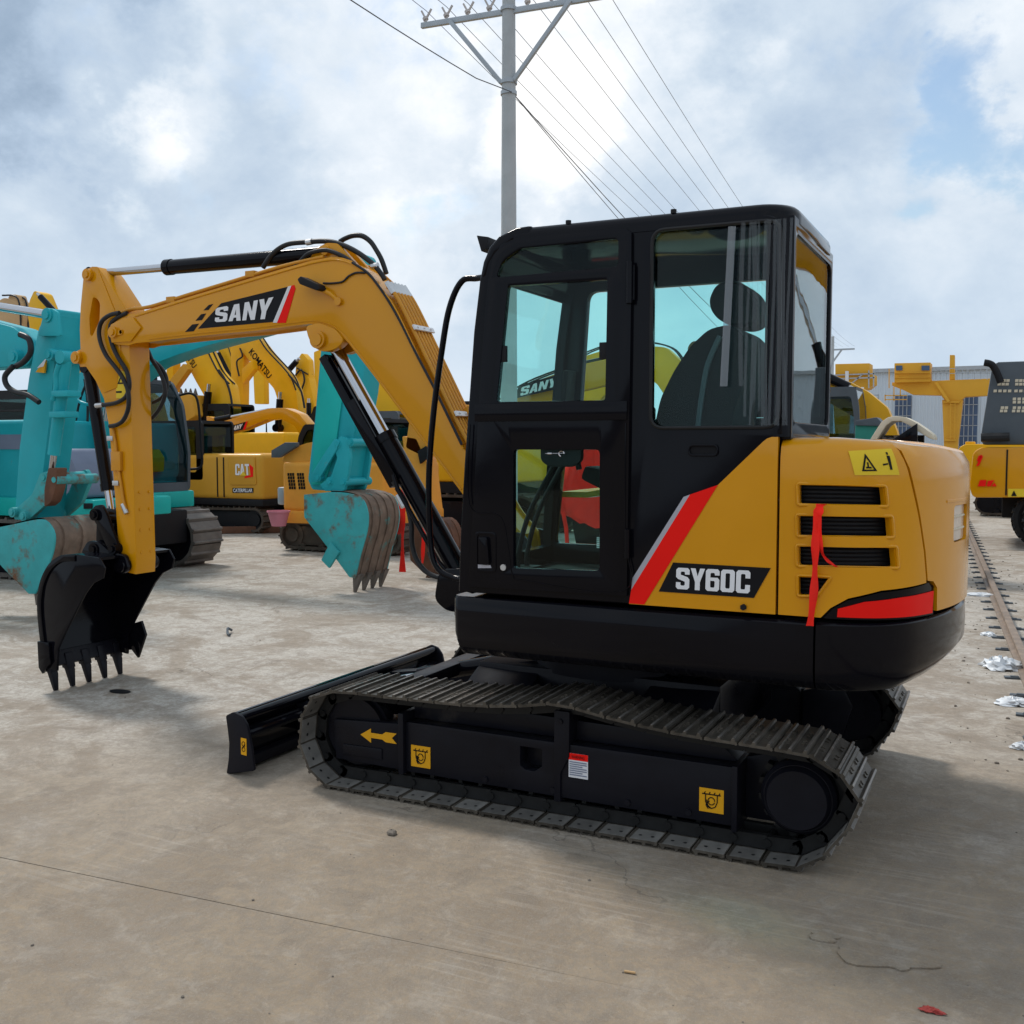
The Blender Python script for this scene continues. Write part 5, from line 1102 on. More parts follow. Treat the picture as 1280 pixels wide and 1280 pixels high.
b = B(); b.prism([(-9.02, 1.30), (-8.86, 1.30), (-8.84, 1.50), (-8.94, 1.62), (-9.02, 1.55)], 5.45, 5.75); b.build('seat_cover', 'sticker_yellow', TB, bevel=.02)
for y, xe in ((3.95, -7.9), (5.85, -8.15)): bg_track(TB, -11.3, xe, y, .56, .80, 'track_grey', 'frame_black', .18)
B().box(-10.8, -8.3, 4.2, 5.6, .35, .80).build('undercarriage', 'black_matt', TB, bevel=.03)
for k, q in enumerate([[(-8.965, 2.561), (-9.151, 2.256), (-9.284, 1.842), (-9.394, 1.686)], [(-9.024, 2.521), (-8.98, 2.15), (-9.052, 1.789), (-9.323, 1.612)], [(-9.171, 2.484), (-9.206, 2.34), (-9.093, 2.234), (-8.921, 2.19)]]): bhose(TB, q, 4.6-.03*k, .016 if k < 2 else .022, 'hose' if k < 2 else 'teal')

# ---- teal excavator at the left edge
TA = empty('excavator', (-11.5, 2.5, 0), 'teal crawler excavator at the left edge with worn teal and brown bucket', 'excavator')
aY = 2.4
A_ = [(-6.862, 2.981), (-6.759, 3.014), (-6.737, 2.997), (-6.74, 2.927), (-6.748, 2.741), (-6.778, 2.547), (-6.871, 1.959), (-7.101, 0.899), (-7.266, 0.894), (-7.432, 0.921), (-7.327, 1.641), (-7.153, 2.362), (-6.994, 2.831)]
arm_part(TA, 'arm', A_, aY, .32, 'teal', .03, .015)
for y in (aY-.19, aY+.19): arm_part(TA, 'arm_head_plate', [(-6.863, 2.965), (-6.759, 3.014), (-6.671, 2.97), (-6.636, 2.736), (-6.951, 2.75)], y, .03, 'teal', .02, .006)
arm_part(TA, 'boom', [(-11.1, 2.851), (-9.02, 3.189), (-7.99, 3.004), (-7.389, 2.867), (-7.16, 2.728), (-7.098, 2.559), (-7.195, 2.467), (-7.527, 2.47), (-8.272, 2.462), (-9.204, 2.423), (-10.566, 1.637), (-11.917, 0.858), (-12.578, 1.238)], aY, .30, 'teal', .04, .015)
pin(TA, [(-7.309, 2.559)][0], aY, .44, .075, 'teal', 'boom_pin'); pin(TA, [(-6.807, 2.947)][0], aY, .44, .07, 'teal', 'rod_pin'); pin(TA, [(-6.733, 2.553)][0], aY-.05, .44, .06, 'teal', 'bucket_cylinder_pin')
o = bg_ram(TA, *[(-10.132, 3.505), (-6.807, 2.947)], aY, .085, 'teal', .55, 'arm_cylinder')
o = bg_ram(TA, *[(-6.57, 2.523), (-6.818, 1.421)], aY-.20, .060, 'teal', .86, 'bucket_cylinder')
b = B(); q = [(-6.595, 2.455), (-6.643, 2.356), (-6.649, 2.225), (-6.698, 2.11)]; b.tube(smooth_path([(x, aY-.26, z) for x, z in q], 5), .028, 8); b.build('cylinder_pipe', 'teal', TA, smooth=60)
for q in [(-6.563, 2.169), (-6.604, 1.968)]: B().box(q[0]-.10, q[0]+.12, aY-.31, aY-.14, q[1]-.03, q[1]+.03).build('pipe_clamp', 'teal', TA, bevel=.01)
bhose(TA, [(-7.098, 2.446), (-7.219, 2.355), (-7.2, 2.26), (-7.087, 2.194), (-6.905, 2.159), (-6.75, 2.085)], 2.02, .028); bhose(TA, [(-7.027, 2.755), (-6.904, 2.703), (-6.887, 2.578), (-6.982, 2.488), (-7.098, 2.446)], 2.05, .03)
B().prism([(-7.011, 2.396), (-6.857, 2.525), (-6.886, 2.384)], aY-.198, aY-.18).build('brand_mark', 'sticker_orange', TA); B().prism([(-6.986, 2.435), (-6.834, 2.54), (-6.894, 2.448)], aY-.202, aY-.198).build('brand_mark', 'sticker_white', TA)
bg_bucket(TA, [(-7.106, 0.888), (-6.76, 0.947), (-6.627, 0.92), (-6.543, 0.806), (-6.573, 0.633), (-6.693, 0.423), (-6.838, 0.209)], [(-6.929, 0.203), (-7.268, 0.424), (-7.498, 0.591), (-7.511, 0.818)], 2.0, 2.88, 'teal_worn', 'bucket_rust', 4, [(-6.889, 0.086)][0])
for y in (aY-.22, aY+.22): arm_part(TA, 'bucket_link', [(-6.933, 1.388), (-6.795, 1.421), (-6.731, 1.328), (-6.878, 1.072), (-7.115, 0.921), (-7.327, 0.914), (-7.347, 0.995), (-7.057, 1.179)], y, .05, 'teal_worn', .02, .008)
for p in [(-6.827, 1.351), (-7.306, 0.991), (-7.144, 0.956), (-6.671, 1.33)]: pin(TA, p, aY-.04, .50, .05, 'teal_worn')
arm_part(TA, 'cylinder_head', [(-6.744, 1.447), (-6.621, 1.448), (-6.651, 1.252), (-6.725, 1.11), (-6.817, 1.06), (-6.81, 1.234)], aY-.24, .12, 'rust_steel', .02, .01)
house(TA, -14.4, -11.6, 1.15, 3.5, 1.0, 2.0, 'teal'); bg_cab(TA, -12.3, -10.75, 2.55, 3.50, 1.03, 2.55, 1, 'guard_grey')
B().box(-14.5, -10.6, 1.12, 3.53, .80, 1.0).build('deck', 'teal_bright', TA, bevel=.03)
for y in (1.42, 3.24): bg_track(TA, -14.0, -10.3, y, .5, .80, 'track_grey')
B().box(-13.4, -11, 1.7, 3.0, .35, .8).build('undercarriage', 'black_matt', TA, bevel=.03)

# ---- small mustard excavator with the round hood, seen from behind its tail
CT = empty('excavator', (-12.1, 11.1, 0), 'mustard compact excavator tail with white lettered badge and red swash, beside the orange one', 'excavator')
hs = B().box(-13.7, -10.84, 10.2, 12.0, .64, 1.51).build('engine_house', 'yellow_cat', CT, bevel=.10, seg=3, smooth=40)
B().prism(round_poly([(-11.666, 1.466), (-11.008, 1.469), (-10.981, 0.93), (-11.62, 0.919)], .05, 4), 10.180, 10.199).build('engine_door', 'yellow_cat', CT, bevel=.008)
for x in ([(-11.934, 1.006), (-11.775, 1.008)]): B().box(x[0]-.012, x[0]+.012, 10.19, 10.199, .68, 1.44).build('panel_joint', 'black_vinyl', CT, smooth=0)
block_letters('badge_letter', 'CAT', 'white_paint', CT, flat(10.172), [(-11.472, 1.104), (-11.124, 1.109), (-11.139, 1.319), (-11.467, 1.316)])
B().sheet([(-11.139, 1.319), (-11.045, 1.26), (-11.048, 1.08), (-11.26, 1.047), (-11.24, 1.092), (-11.105, 1.109)], [], flat(10.176), None, .003).build('badge_swash', 'red_vinyl', CT, smooth=0)
B().sheet([(-11.355, 1.098), (-11.201, 1.1), (-11.276, 1.182)], [], flat(10.168), None, .002).build('badge_wedge', 'sticker_yellow', CT, smooth=0)
B().sheet([(-11.562, 0.859), (-11.059, 0.868), (-11.061, 0.778), (-11.564, 0.767)], [], flat(10.190), None, .003).build('name_plate', 'black_vinyl', CT, smooth=0)
lettering('name_lettering', 'CATERPILLAR', 'white_paint', CT, flat(10.188), [(-11.544, 0.779), (-11.08, 0.788), (-11.078, 0.857), (-11.543, 0.849)], bold=.02)
B().box(-13.8, -10.86, 10.22, 11.98, .52, .66).build('deck', 'black_matt', CT, bevel=.03)
bg_cab(CT, -13.9, -12.3, 10.2, 11.1, 1.0, 2.15, -1, 'black_matt', 'glass_dark')
for y in (10.45, 11.75): bg_track(CT, -13.5, -10.85, y, .40, .52, 'track_mud', 'black_matt', .13)
B().box(-13, -11.3, 10.7, 11.5, .25, .52).build('undercarriage', 'black_matt', CT)
b = B(); b.prism([(-13.9, 1.2), (-14.3, 2.6), (-14.9, 3.0), (-16.0, 2.7), (-16.0, 2.5), (-15.0, 2.75), (-14.5, 2.4), (-14.2, 1.2)], 11.0, 11.25); b.build('boom', 'yellow_cat', CT, bevel=.02)

# ---- a second small yellow excavator with the same brand plate on its low boom
S2 = empty('excavator', (-12.0, 13.5, 0), 'yellow compact excavator with low boom carrying a small black name plate, above the mustard tail', 'excavator')
bm_ = arm_part(S2, 'boom', [(-14.757, 1.827), (-14.823, 2.027), (-14.536, 2.152), (-13.56, 2.373), (-12.93, 2.487), (-12.535, 2.481), (-12.17, 2.354), (-11.938, 2.128), (-11.732, 1.749), (-12.03, 1.732), (-12.282, 2.096), (-12.671, 2.256), (-13.069, 2.226), (-13.796, 2.002)], 13.15, .30, 'yellow', .05, .012)
B().sheet([(-14.143, 1.951), (-14.001, 2.111), (-13.609, 2.196), (-13.704, 2.019)], [], flat(12.992), None, .003).build('brand_plate', 'black_vinyl', bm_, smooth=0); B().sheet([(-13.704, 2.019), (-13.636, 2.019), (-13.564, 2.205), (-13.609, 2.196)], [], flat(12.990), None, .003).build('brand_stripe', 'red_vinyl', bm_, smooth=0)
block_letters('brand_letter', 'SANY', 'white_paint', bm_, flat(12.986), [(-14.073, 1.977), (-13.749, 2.046), (-13.701, 2.153), (-14.024, 2.084)])
bg_ram(S2, *[(-14.771, 2.226), (-13.109, 2.455)], 13.15, .07, 'black', .35, 'arm_cylinder')
arm_part(S2, 'arm', [(-14.815, 2.336), (-14.627, 2.297), (-14.495, 1.88), (-14.558, 1.246), (-14.7, 1.244), (-14.782, 1.79)], 13.15, .2, 'yellow', .02, .01)
house(S2, -12.9, -10.9, 12.9, 14.6, .70, 1.55, 'yellow_far'); B().box(-13.0, -10.9, 12.9, 14.6, .55, .70).build('deck', 'black_matt', S2)
bg_cab(S2, -12.2, -10.9, 12.95, 13.8, 1.0, 2.12, -1, 'black_matt', 'glass_dark')
for y in (13.1, 14.4): bg_track(S2, -13.2, -10.7, y, .4, .55, 'track_mud', 'black_matt', .14)
B().box(-12.8, -11.2, 13.4, 14.1, .3, .55).build('undercarriage', 'black_matt', S2)

# ---- orange round-hooded excavator
OR = empty('excavator', (-7.7, 8.9, 0), 'weathered orange mini excavator with square-holed grille and brown tracks', 'excavator')
oh = B().box(-8.66, -6.75, 8.05, 9.75, .62, 1.41).build('engine_house', 'orange_paint', OR, bevel=.08, seg=3, smooth=40)
b = B(); rg = []
for k in range(13):
    a = math.pi*k/12; rg.append([(-7.72-.98*math.cos(a)*(1-.1*i), 8.12+1.5*i/5, 1.40+.40*math.sin(a)*(1-.06*abs(i-2))) for i in range(6)])
b.loft(rg); b.add([r_[0] for r_ in rg], [list(range(13))]); b.build('rear_hood', 'orange_paint', OR, smooth=50)
B().prism([(-8.841, 1.588), (-8.568, 1.715), (-8.348, 1.714), (-8.349, 1.652), (-8.699, 1.474), (-8.843, 1.473)], 8.02, 8.11).build('hood_vent', 'guard_grey', OR, bevel=.01)
for (x, z) in [(-8.527, 1.21), (-8.52, 1.157), (-8.513, 1.104), (-8.506, 1.051), (-8.499, 0.998), (-8.48, 1.21), (-8.473, 1.157), (-8.466, 1.104), (-8.459, 1.051), (-8.452, 0.998), (-8.433, 1.211), (-8.426, 1.158), (-8.419, 1.105), (-8.412, 1.052), (-8.405, 0.999), (-8.339, 1.212), (-8.332, 1.159), (-8.325, 1.107), (-8.318, 1.054), (-8.311, 1.001), (-8.292, 1.213), (-8.285, 1.16), (-8.278, 1.107), (-8.271, 1.055), (-8.264, 1.002), (-8.245, 1.213), (-8.238, 1.161), (-8.231, 1.108), (-8.225, 1.055), (-8.218, 1.003)]:
    B().box(x-.017, x+.017, 8.043, 8.049, z-.022, z+.022).build('grille_hole', 'black_vinyl', oh, smooth=0)
B().box(-8.75, -6.7, 8.0, 9.8, .44, .64).build('deck', 'orange_paint', OR, bevel=.04)
b = B(); b.box(-8.80, -8.66, 8.1, 8.5, .72, 1.0); b.build('counterweight_lamp', 'galvanised', OR, bevel=.03)
for y in (8.25, 9.5): bg_track(OR, -8.75, -6.4, y, .40, .50, 'track_mud', 'track_mud', .13)
B().box(-8.3, -6.9, 8.6, 9.2, .25, .48).build('undercarriage', 'black_matt', OR)
bg_cab(OR, -8.5, -7.3, 8.9, 9.8, 1.30, 2.1, -1, 'black_matt', 'glass_dark')
b = B(); p = [(-8.689, 0.653), (-8.295, 0.664), (-8.345, 0.474), (-8.63, 0.414)]; zt, zb = p[0][1], p[3][1]; xm = (p[0][0]+p[1][0])/2
b.loft([[(xm+r_*math.cos(2*math.pi*k/20), 7.75+r_*math.sin(2*math.pi*k/20), z) for k in range(20)] for r_, z in ((.11, zb), (.165, zt-.03), (.18, zt-.025), (.18, zt), (.165, zt), (.10, zb+.02))], True, True, True); tag(b.build('bucket_pail', 'pink_plastic', None, smooth=40), 'faded pink plastic pail hung at the tail of the orange mini excavator', 'pail')

# ---- machine whose rusty bucket shows beside the boom cylinder
RC = empty('excavator', (-2.3, 7.3, 0), 'orange excavator half hidden behind the foreground cab, with narrow rusty brown bucket', 'excavator')
arm_part(RC, 'arm', [(-5.502, 1.791), (-5.28, 1.759), (-5.136, 1.477), (-5.043, 0.798), (-5.166, 0.542), (-5.338, 0.631), (-5.407, 1.211)], 6.75, .28, 'orange_paint', .03, .012)
arm_part(RC, 'boom', [(-5.454, 1.633), (-5.376, 2.053), (-5.155, 2.258), (-4.678, 2.197), (-3.877, 2.133), (-2.498, 2.035), (-2.044, 1.261), (-2.291, 1.163), (-2.598, 1.732), (-3.877, 1.815), (-4.797, 1.881), (-5.037, 1.841), (-5.16, 1.508)], 6.75, .28, 'orange_paint', .04, .012)
B().prism([(-5.239, 1.592), (-5.104, 1.665), (-5.081, 1.509), (-5.203, 1.425)], 6.56, 6.61).build('arm_recess', 'black_matt', RC, bevel=.01)
bg_bucket(RC, [(-5.076, 0.674), (-4.817, 0.713), (-4.69, 0.557), (-4.657, 0.338), (-4.728, 0.082)], [(-4.868, 0.064), (-5.056, 0.217), (-5.078, 0.42)], 6.1, 6.75, 'rust_steel', 'rust_steel', 4, [(-4.892, -0.059)][0], 'rust_steel')
house(RC, -2.1, -.2, 6.5, 8.2, .95, 1.62, 'orange_paint'); B().box(-2.5, -.2, 6.45, 8.25, .75, .95).build('deck', 'black_matt', RC)
for y in (6.75, 7.95): bg_track(RC, -2.65, .1, y, .42, .70, 'track_mud')
B().box(-2.2, -.4, 6.95, 7.75, .3, .75).build('undercarriage', 'rust_steel', RC)

# ---- red ribbons on the machines behind
ribbon('ribbon', [(x, 5.35, z) for x, z in [(-4.706, 1.146), (-4.708, 0.881), (-4.711, 0.596), (-4.714, 0.166)]], .075, 'long red ribbon hanging right of the teal bucket')
ribbon('ribbon', [(x, 5.42, z) for x, z in [(-4.784, 1.085), (-4.798, 0.826), (-4.811, 0.606)]], .09, 'short wide red ribbon beside the long one at the teal bucket')
ribbon('ribbon', [(x, 6.0, z) for x, z in [(-4.804, 0.641), (-4.817, 0.44), (-4.83, 0.198)]], .05, 'red ribbon hanging in front of the rusty brown bucket')

# ---- yellow excavators with raised booms further back
def far_yellow(label, x0, y0, d, boom=None, stick=None, extra=(), text=None, mat='yellow_far', cabc=True, zs=1.0):
    r_ = empty('excavator', (x0, y0, 0), label, 'excavator', 'yellow excavators parked in the rows behind')
    house(r_, x0-1.9, x0+1.5, y0-.3, y0+2.1, 1.0*zs, 2.0*zs, mat, bevel=.08); B().box(x0-2.0, x0+1.8, y0-.32, y0+2.12, .80, 1.0*zs).build('deck', 'black_matt', r_)
    if cabc: bg_cab(r_, *((x0+.3, x0+1.9) if d > 0 else (x0-1.9, x0-.3)), *((y0+1.15, y0+2.1) if d > 0 else (y0-.3, y0+.7)), 1.05, 2.75, d, 'black_matt', 'glass_dark')
    for y in (y0, y0+1.8): bg_track(r_, x0-1.9, x0+1.9, y, .5, .82, 'track_mud', 'black_matt', .19)
    B().box(x0-1.3, x0+1.3, y0+.3, y0+1.5, .35, .8).build('undercarriage', 'black_matt', r_)
    bo = arm_part(r_, 'boom', boom, y0+.15, .34, mat, .10, .02) if boom else None
    if stick: arm_part(r_, 'arm', stick, y0+.15, .28, mat, .05, .02)
    if boom:
        n_ = len(boom)//2
        for dy in (-.19, .02): bhose(r_, [(x, z+.05) for x, z in boom[1:n_]], y0+.15+dy, .022)
        b = B(); b.tube([(x0-1.6, y0-.28, 2.0*zs), (x0-1.6, y0-.28, 2.35), (x0+.9, y0-.28, 2.35), (x0+.9, y0-.28, 2.0*zs)], .02, 6); b.build('handrail', 'black_matt', r_)
    if text and bo: lettering('brand_lettering', text[0], text[2] if len(text) > 2 else 'black_vinyl', bo, flat(y0-.03), text[1], bold=.02)
    return r_
k1 = far_yellow('yellow excavator with raised boom and upturned toothed bucket, just right of the foreground arm', -16.2, 16, -1,
    [(-18.966, 5.047), (-17.97, 5.099), (-17.15, 3.658), (-16.699, 3.228), (-16.494, 1.6), (-17.449, 1.556), (-17.58, 2.976), (-17.849, 3.342)], [(-18.909, 5.044), (-18.652, 4.988), (-18.706, 3.107), (-18.937, 3.113)], text=('KOMATSU', [(-18.469, 4.359), (-17.951, 3.703), (-17.808, 3.804), (-18.296, 4.479)]))
arm_part(k1, 'bucket', [(-18.161, 2.997), (-17.466, 2.982), (-17.315, 2.436), (-17.762, 2.232), (-18.205, 2.405)], 15.8, .9, 'yellow_cat', .05)
for x, z in [(-17.978, 3.072), (-17.811, 3.068), (-17.645, 3.065), (-17.48, 3.061)]: b = B(); b.loft([[(x-.04, 15.5, z-.08), (x+.04, 15.5, z-.08), (x+.04, 15.6, z-.08), (x-.04, 15.6, z-.08)], [(x-.01, 15.54, z+.09), (x+.01, 15.54, z+.09), (x+.01, 15.56, z+.09), (x-.01, 15.56, z+.09)]], True, True, True); b.build('tooth', 'tooth_steel', k1)
arm_part(k1, 'boom_brace', [(-18.562, 3.265), (-17.926, 3.817), (-17.763, 3.665), (-18.34, 3.09)], 15.7, .2, 'yellow_cat', .03)
bg_ram(k1, *[(-17.357, 2.272), (-17.195, 3.272)], 15.75, .10, 'black', .8, 'boom_cylinder')
bhose(k1, [(-16.996, 3.64), (-16.734, 3.301), (-16.584, 2.843), (-16.545, 2.222)], 15.9, .03)
k2 = far_yellow('yellow excavator with steep dark-lettered boom against the sky left of the teal arm', -14.0, 18.5, -1,
    [(-18.611, 4.563), (-18.398, 4.784), (-17.927, 4.808), (-17.5, 4.334), (-16.742, 3.63), (-16.497, 3.173), (-16.375, 2.046), (-16.496, 1.549), (-17.237, 1.547), (-17.099, 2.778), (-17.29, 3.282), (-18.292, 4.228)], [(-18.878, 4.667), (-18.458, 4.741), (-18.412, 4.14), (-18.473, 2.708), (-18.692, 2.292), (-18.897, 2.528)], text=('KOMATSU', [(-18.19, 4.336), (-17.491, 3.559), (-17.344, 3.68), (-18.04, 4.468)]))
arm_part(k2, 'arm_link', [(-18.216, 3.844), (-17.83, 4.104), (-17.778, 3.83), (-18.196, 3.432)], 18.3, .2, 'yellow_far', .03); bg_ram(k2, *[(-16.977, 2.16), (-16.874, 3.172)], 18.25, .10, 'black', .8, 'boom_cylinder'); bhose(k2, [(-16.696, 3.661), (-16.42, 3.385), (-16.257, 3.158), (-16.154, 2.711)], 18.4, .03)
bhose(k2, [(-18.438, 4.47), (-18.355, 4.238), (-18.566, 4.085), (-18.486, 3.669)], 18.4, .025)
k3 = far_yellow('yellow excavator whose upright arm with black ram stands closest to the teal arm', -13.0, 21.5, -1,
    [(-19.121, 3.5), (-18.794, 4.074), (-18.358, 3.858), (-18.183, 3.1), (-18.02, 1.535), (-18.837, 1.534)], [(-18.853, 4.328), (-18.628, 4.597), (-18.381, 4.362), (-18.307, 3.102), (-18.445, 2.346), (-18.882, 2.605), (-18.928, 3.622)])
bg_ram(k3, *[(-19.081, 3.969), (-18.57, 4.404)], 21.3, .09, 'black', .8, 'arm_cylinder'); bhose(k3, [(-18.83, 3.86), (-18.576, 4.053), (-18.456, 3.724), (-18.587, 3.351), (-18.531, 2.973)], 21.4, .03); bg_ram(k3, *[(-18.228, 2.441), (-18.216, 3.142)], 21.3, .08, 'black', .8, 'bucket_cylinder')
k4 = far_yellow('yellow excavator with arm standing behind a second upright, between the two lettered booms', -17.0, 24, -1,
    None, [(-22.746, 4.989), (-22.244, 4.857), (-22.243, 3.136), (-22.676, 3.144)])
k5 = far_yellow('yellow excavator arm tip with black ram above the left teal arm', -15.0, 9.2, -1,
    [(-15.107, 4.257), (-14.716, 4.113), (-14.306, 3.514), (-14.032, 2.837), (-13.854, 1.922), (-14.453, 1.926), (-14.59, 2.882), (-15.255, 3.925)], [(-15.772, 4.513), (-15.627, 4.706), (-15.448, 4.648), (-15.282, 4.344), (-15.394, 3.808), (-15.714, 3.76), (-15.832, 4.204)], mat='yellow_far')
bg_ram(k5, *[(-14.739, 4.152), (-15.272, 4.595)], 9.0, .06, 'black', .85, 'arm_cylinder')
k6 = far_yellow('tan-coloured excavator arms at the far left edge behind the teal rod', -20.5, 12.5, -1,
    [(-22.755, 4.464), (-20.755, 5.31), (-20.212, 5.199), (-20.13, 4.497), (-20.654, 4.366), (-22.202, 3.227), (-23.227, 1.6), (-24.527, 1.599)], [(-20.825, 5.06), (-20.549, 5.375), (-20.319, 5.361), (-20.115, 4.825), (-20.278, 3.763), (-20.798, 3.782)], mat='tan_paint')
k4b = far_yellow('yellow excavator with slim upright arm just left of the steep lettered boom', -20.0, 27, -1,
    [(-27.461, 5.42), (-27.032, 5.88), (-26.54, 5.699), (-26.078, 4.419), (-25.706, 2.832), (-25.492, 1.502), (-26.143, 1.5), (-26.592, 3.48), (-27.06, 4.703)], [(-27.451, 5.803), (-27.073, 5.913), (-26.983, 4.446), (-27.189, 2.85), (-27.521, 3.016)])
bhose(k4b, [(-27.103, 5.706), (-26.949, 5.225), (-27.127, 4.756), (-27.059, 4.118)], 26.9, .035); bg_ram(k4b, *[(-26.229, 4.411), (-27.02, 5.703)], 26.75, .10, 'black', .7, 'arm_cylinder')
k4c = far_yellow('yellow excavator whose boom fills the gap right of the teal arm behind the foreground boom', -9.6, 25, -1,
    [(-20.708, 4.139), (-20.173, 4.968), (-19.152, 4.649), (-18.16, 3.789), (-17.192, 2.673), (-16.719, 1.525), (-18.184, 1.522), (-18.671, 2.692), (-19.505, 3.544), (-20.371, 3.28)], [(-20.801, 4.993), (-20.449, 5.091), (-20.324, 4.128), (-20.484, 2.715), (-20.765, 2.718)], text=('KOMATSU', [(-19.409, 4.099), (-18.279, 3.183), (-18.145, 3.346), (-19.271, 4.262)]))
# machine with a black cab behind the boom ram
k7 = empty('excavator', (-8.3, 12.0, 0), 'yellow excavator with dark cab seen through the gap behind the boom ram', 'excavator')
arm_part(k7, 'boom', [(-10.056, 3.511), (-9.494, 3.147), (-8.728, 2.571), (-8.41, 1.924), (-8.236, 1.312), (-8.957, 1.306), (-9.134, 2.006), (-9.65, 2.558), (-10.138, 3.042)], 12.0, .34, 'yellow_far', .06)
lettering('brand_lettering', 'KOMATSU', 'black_vinyl', k7, flat(11.8), [(-9.882, 3.146), (-9.439, 2.701), (-9.364, 2.776), (-9.806, 3.221)], bold=.02)
_q = [(-9.72, 2.31), (-8.543, 2.293), (-8.553, 1.016)]
bg_cab(k7, _q[0][0], _q[1][0], 11.3, 12.2, 1.05, _q[0][1], -1, 'guard_grey', 'glass_far')
house(k7, _q[1][0]-.2, _q[1][0]+2.4, 11.3, 13.4, 1.0, 1.75, 'yellow_far'); B().box(_q[0][0], _q[1][0]+2.4, 11.3, 13.4, .8, 1.0).build('deck', 'black_matt', k7)
for y in (11.5, 13.2): bg_track(k7, -9.3, -5.6, y, .5, .82, 'track_mud')
b = B(); ellipsoid(b, ([(-9.069, 0.853)][0][0], 10.9, [(-9.069, 0.853)][0][1]), (.5, .4, .33)); tag(b.build('float_tank', 'orange_paint', None, smooth=60), 'rounded orange tank standing beyond the teal bucket', 'tank')
B().box(-8.9, -6.2, 11.9, 12.8, .35, .82).build('undercarriage', 'black_matt', k7)

# ---- machines seen through the cab glass
S3 = far_yellow('yellow excavator whose black name plate shows through the upper door window', -9.5, 17.5, -1,
    [(-11.023, 1.602), (-10.336, 2.197), (-9.712, 2.64), (-8.802, 3.143), (-7.555, 3.521), (-6.558, 3.689), (-6.263, 3.405), (-6.397, 3.153), (-7.552, 2.923), (-8.695, 2.566), (-9.559, 1.995), (-10.114, 1.307)], mat='yellow')
B().sheet([(-9.133, 2.777), (-8.92, 3.116), (-7.755, 3.365), (-7.917, 2.996)], [], flat(17.3), None, .01).build('brand_plate', 'black_vinyl', S3, smooth=0)
block_letters('brand_letter', 'SANY', 'white_paint', S3, flat(17.285), [(-8.91, 2.848), (-7.99, 3.053), (-7.909, 3.276), (-8.868, 3.056)])
K9 = far_yellow('yellow excavator with bulky dark-lettered boom seen through the cab', -7.0, 22.0, -1,
    [(-9.913, 1.593), (-9.771, 3.454), (-9.235, 4.155), (-8.0, 4.459), (-6.808, 4.321), (-6.312, 3.874), (-5.904, 2.881), (-5.713, 1.598), (-6.465, 1.597), (-6.657, 2.788), (-7.07, 3.381), (-7.993, 3.581), (-8.699, 2.935), (-8.932, 1.595)], text=('KOMATSU', [(-9.366, 3.576), (-7.246, 3.774), (-7.203, 4.076), (-9.27, 3.908)]))
T3 = empty('excavator', (-5.0, 14.6, 0), 'teal excavator body glimpsed low through the cab windows', 'excavator')
house(T3, -6.6, -3.4, 14.4, 16.6, 1.0, 2.05, 'teal'); B().box(-6.8, -3.2, 14.3, 16.7, .8, 1.0).build('deck', 'teal_bright', T3)
for y in (14.6, 16.3): bg_track(T3, -6.8, -3.2, y, .5, .8, 'track_grey')
bg_cab(T3, -4.6, -3.2, 15.6, 16.6, 1.03, 2.7, 1, 'guard_grey')
B().box(-6.0, -3.8, 14.9, 16.1, .3, .8).build('undercarriage', 'black_matt', T3)

# ---- behind the rear of the cab: dark cab, yellow boom, loader with cream mudguard
K8 = empty('excavator', (-2.2, 15.5, 0), 'yellow excavator with a dark-framed cab showing just right of the foreground cab', 'excavator')
_c = [(-1.447, 2.746), (-0.794, 2.73), (-0.775, 1.796)]
bg_cab(K8, _c[0][0]-.35, _c[1][0], 14.8, 15.8, 1.05, _c[0][1], 1, 'guard_grey', 'glass_far', .05)
arm_part(K8, 'boom', [(-2.149, 3.058), (-1.221, 2.937), (-0.826, 2.709), (-0.465, 2.392), (-0.279, 1.926), (-0.177, 1.308), (-0.736, 1.304), (-0.903, 2.117), (-1.516, 2.487), (-2.14, 2.579)], 16.3, .34, 'yellow_far', .06)
lettering('brand_lettering', 'KOMATSU', 'black_vinyl', K8, flat(16.1), [(-1.321, 2.606), (-0.895, 2.349), (-0.852, 2.426), (-1.277, 2.683)], bold=.02)
bg_ram(K8, *[(-1.632, 3.025), (-1.055, 2.731)], 15.95, .10, 'black', .8, 'arm_cylinder')
house(K8, _c[1][0]-3.2, _c[1][0]-.2, 15.85, 17.2, 1.0, 1.9, 'yellow_far'); B().box(_c[1][0]-3.2, _c[1][0]+.2, 14.8, 17.2, .8, 1.0).build('deck', 'black_matt', K8)
for y in (15.0, 16.9): bg_track(K8, _c[1][0]-3.2, _c[1][0]+.4, y, .5, .8, 'track_mud')
B().box(_c[1][0]-2.6, _c[1][0]-.2, 15.3, 16.6, .35, .8).build('undercarriage', 'black_matt', K8)
B().prism([(-0.584, 2.01), (-0.23, 2.007), (-0.197, 1.624), (-0.576, 1.624)], 12.6, 13.0).build('tool_crate', 'green_plastic', None, bevel=.03)
cr = bpy.data.objects['tool_crate']; tag(cr, 'green plastic box behind the hood of the foreground excavator', 'box')
b = B(); q = [(-0.571, 2.072), (-0.247, 2.121), (-0.146, 2.016), (-0.145, 1.977), (-0.57, 1.993)]; b.prism(q, 12.55, 13.05); b.build('box_lid', 'guard_grey', cr, bevel=.01)
LD = empty('loader', (.1, 9.4, 0), 'wheeled machine with cream mudguard arching over its tyre, above the foreground hood', 'loader')
arc_o = [(0.079, 1.675), (0.173, 1.839), (0.248, 1.962), (0.324, 2.022), (0.42, 2.036), (0.535, 2.02), (0.65, 1.958), (0.765, 1.876), (0.851, 1.805), (0.871, 1.765)]
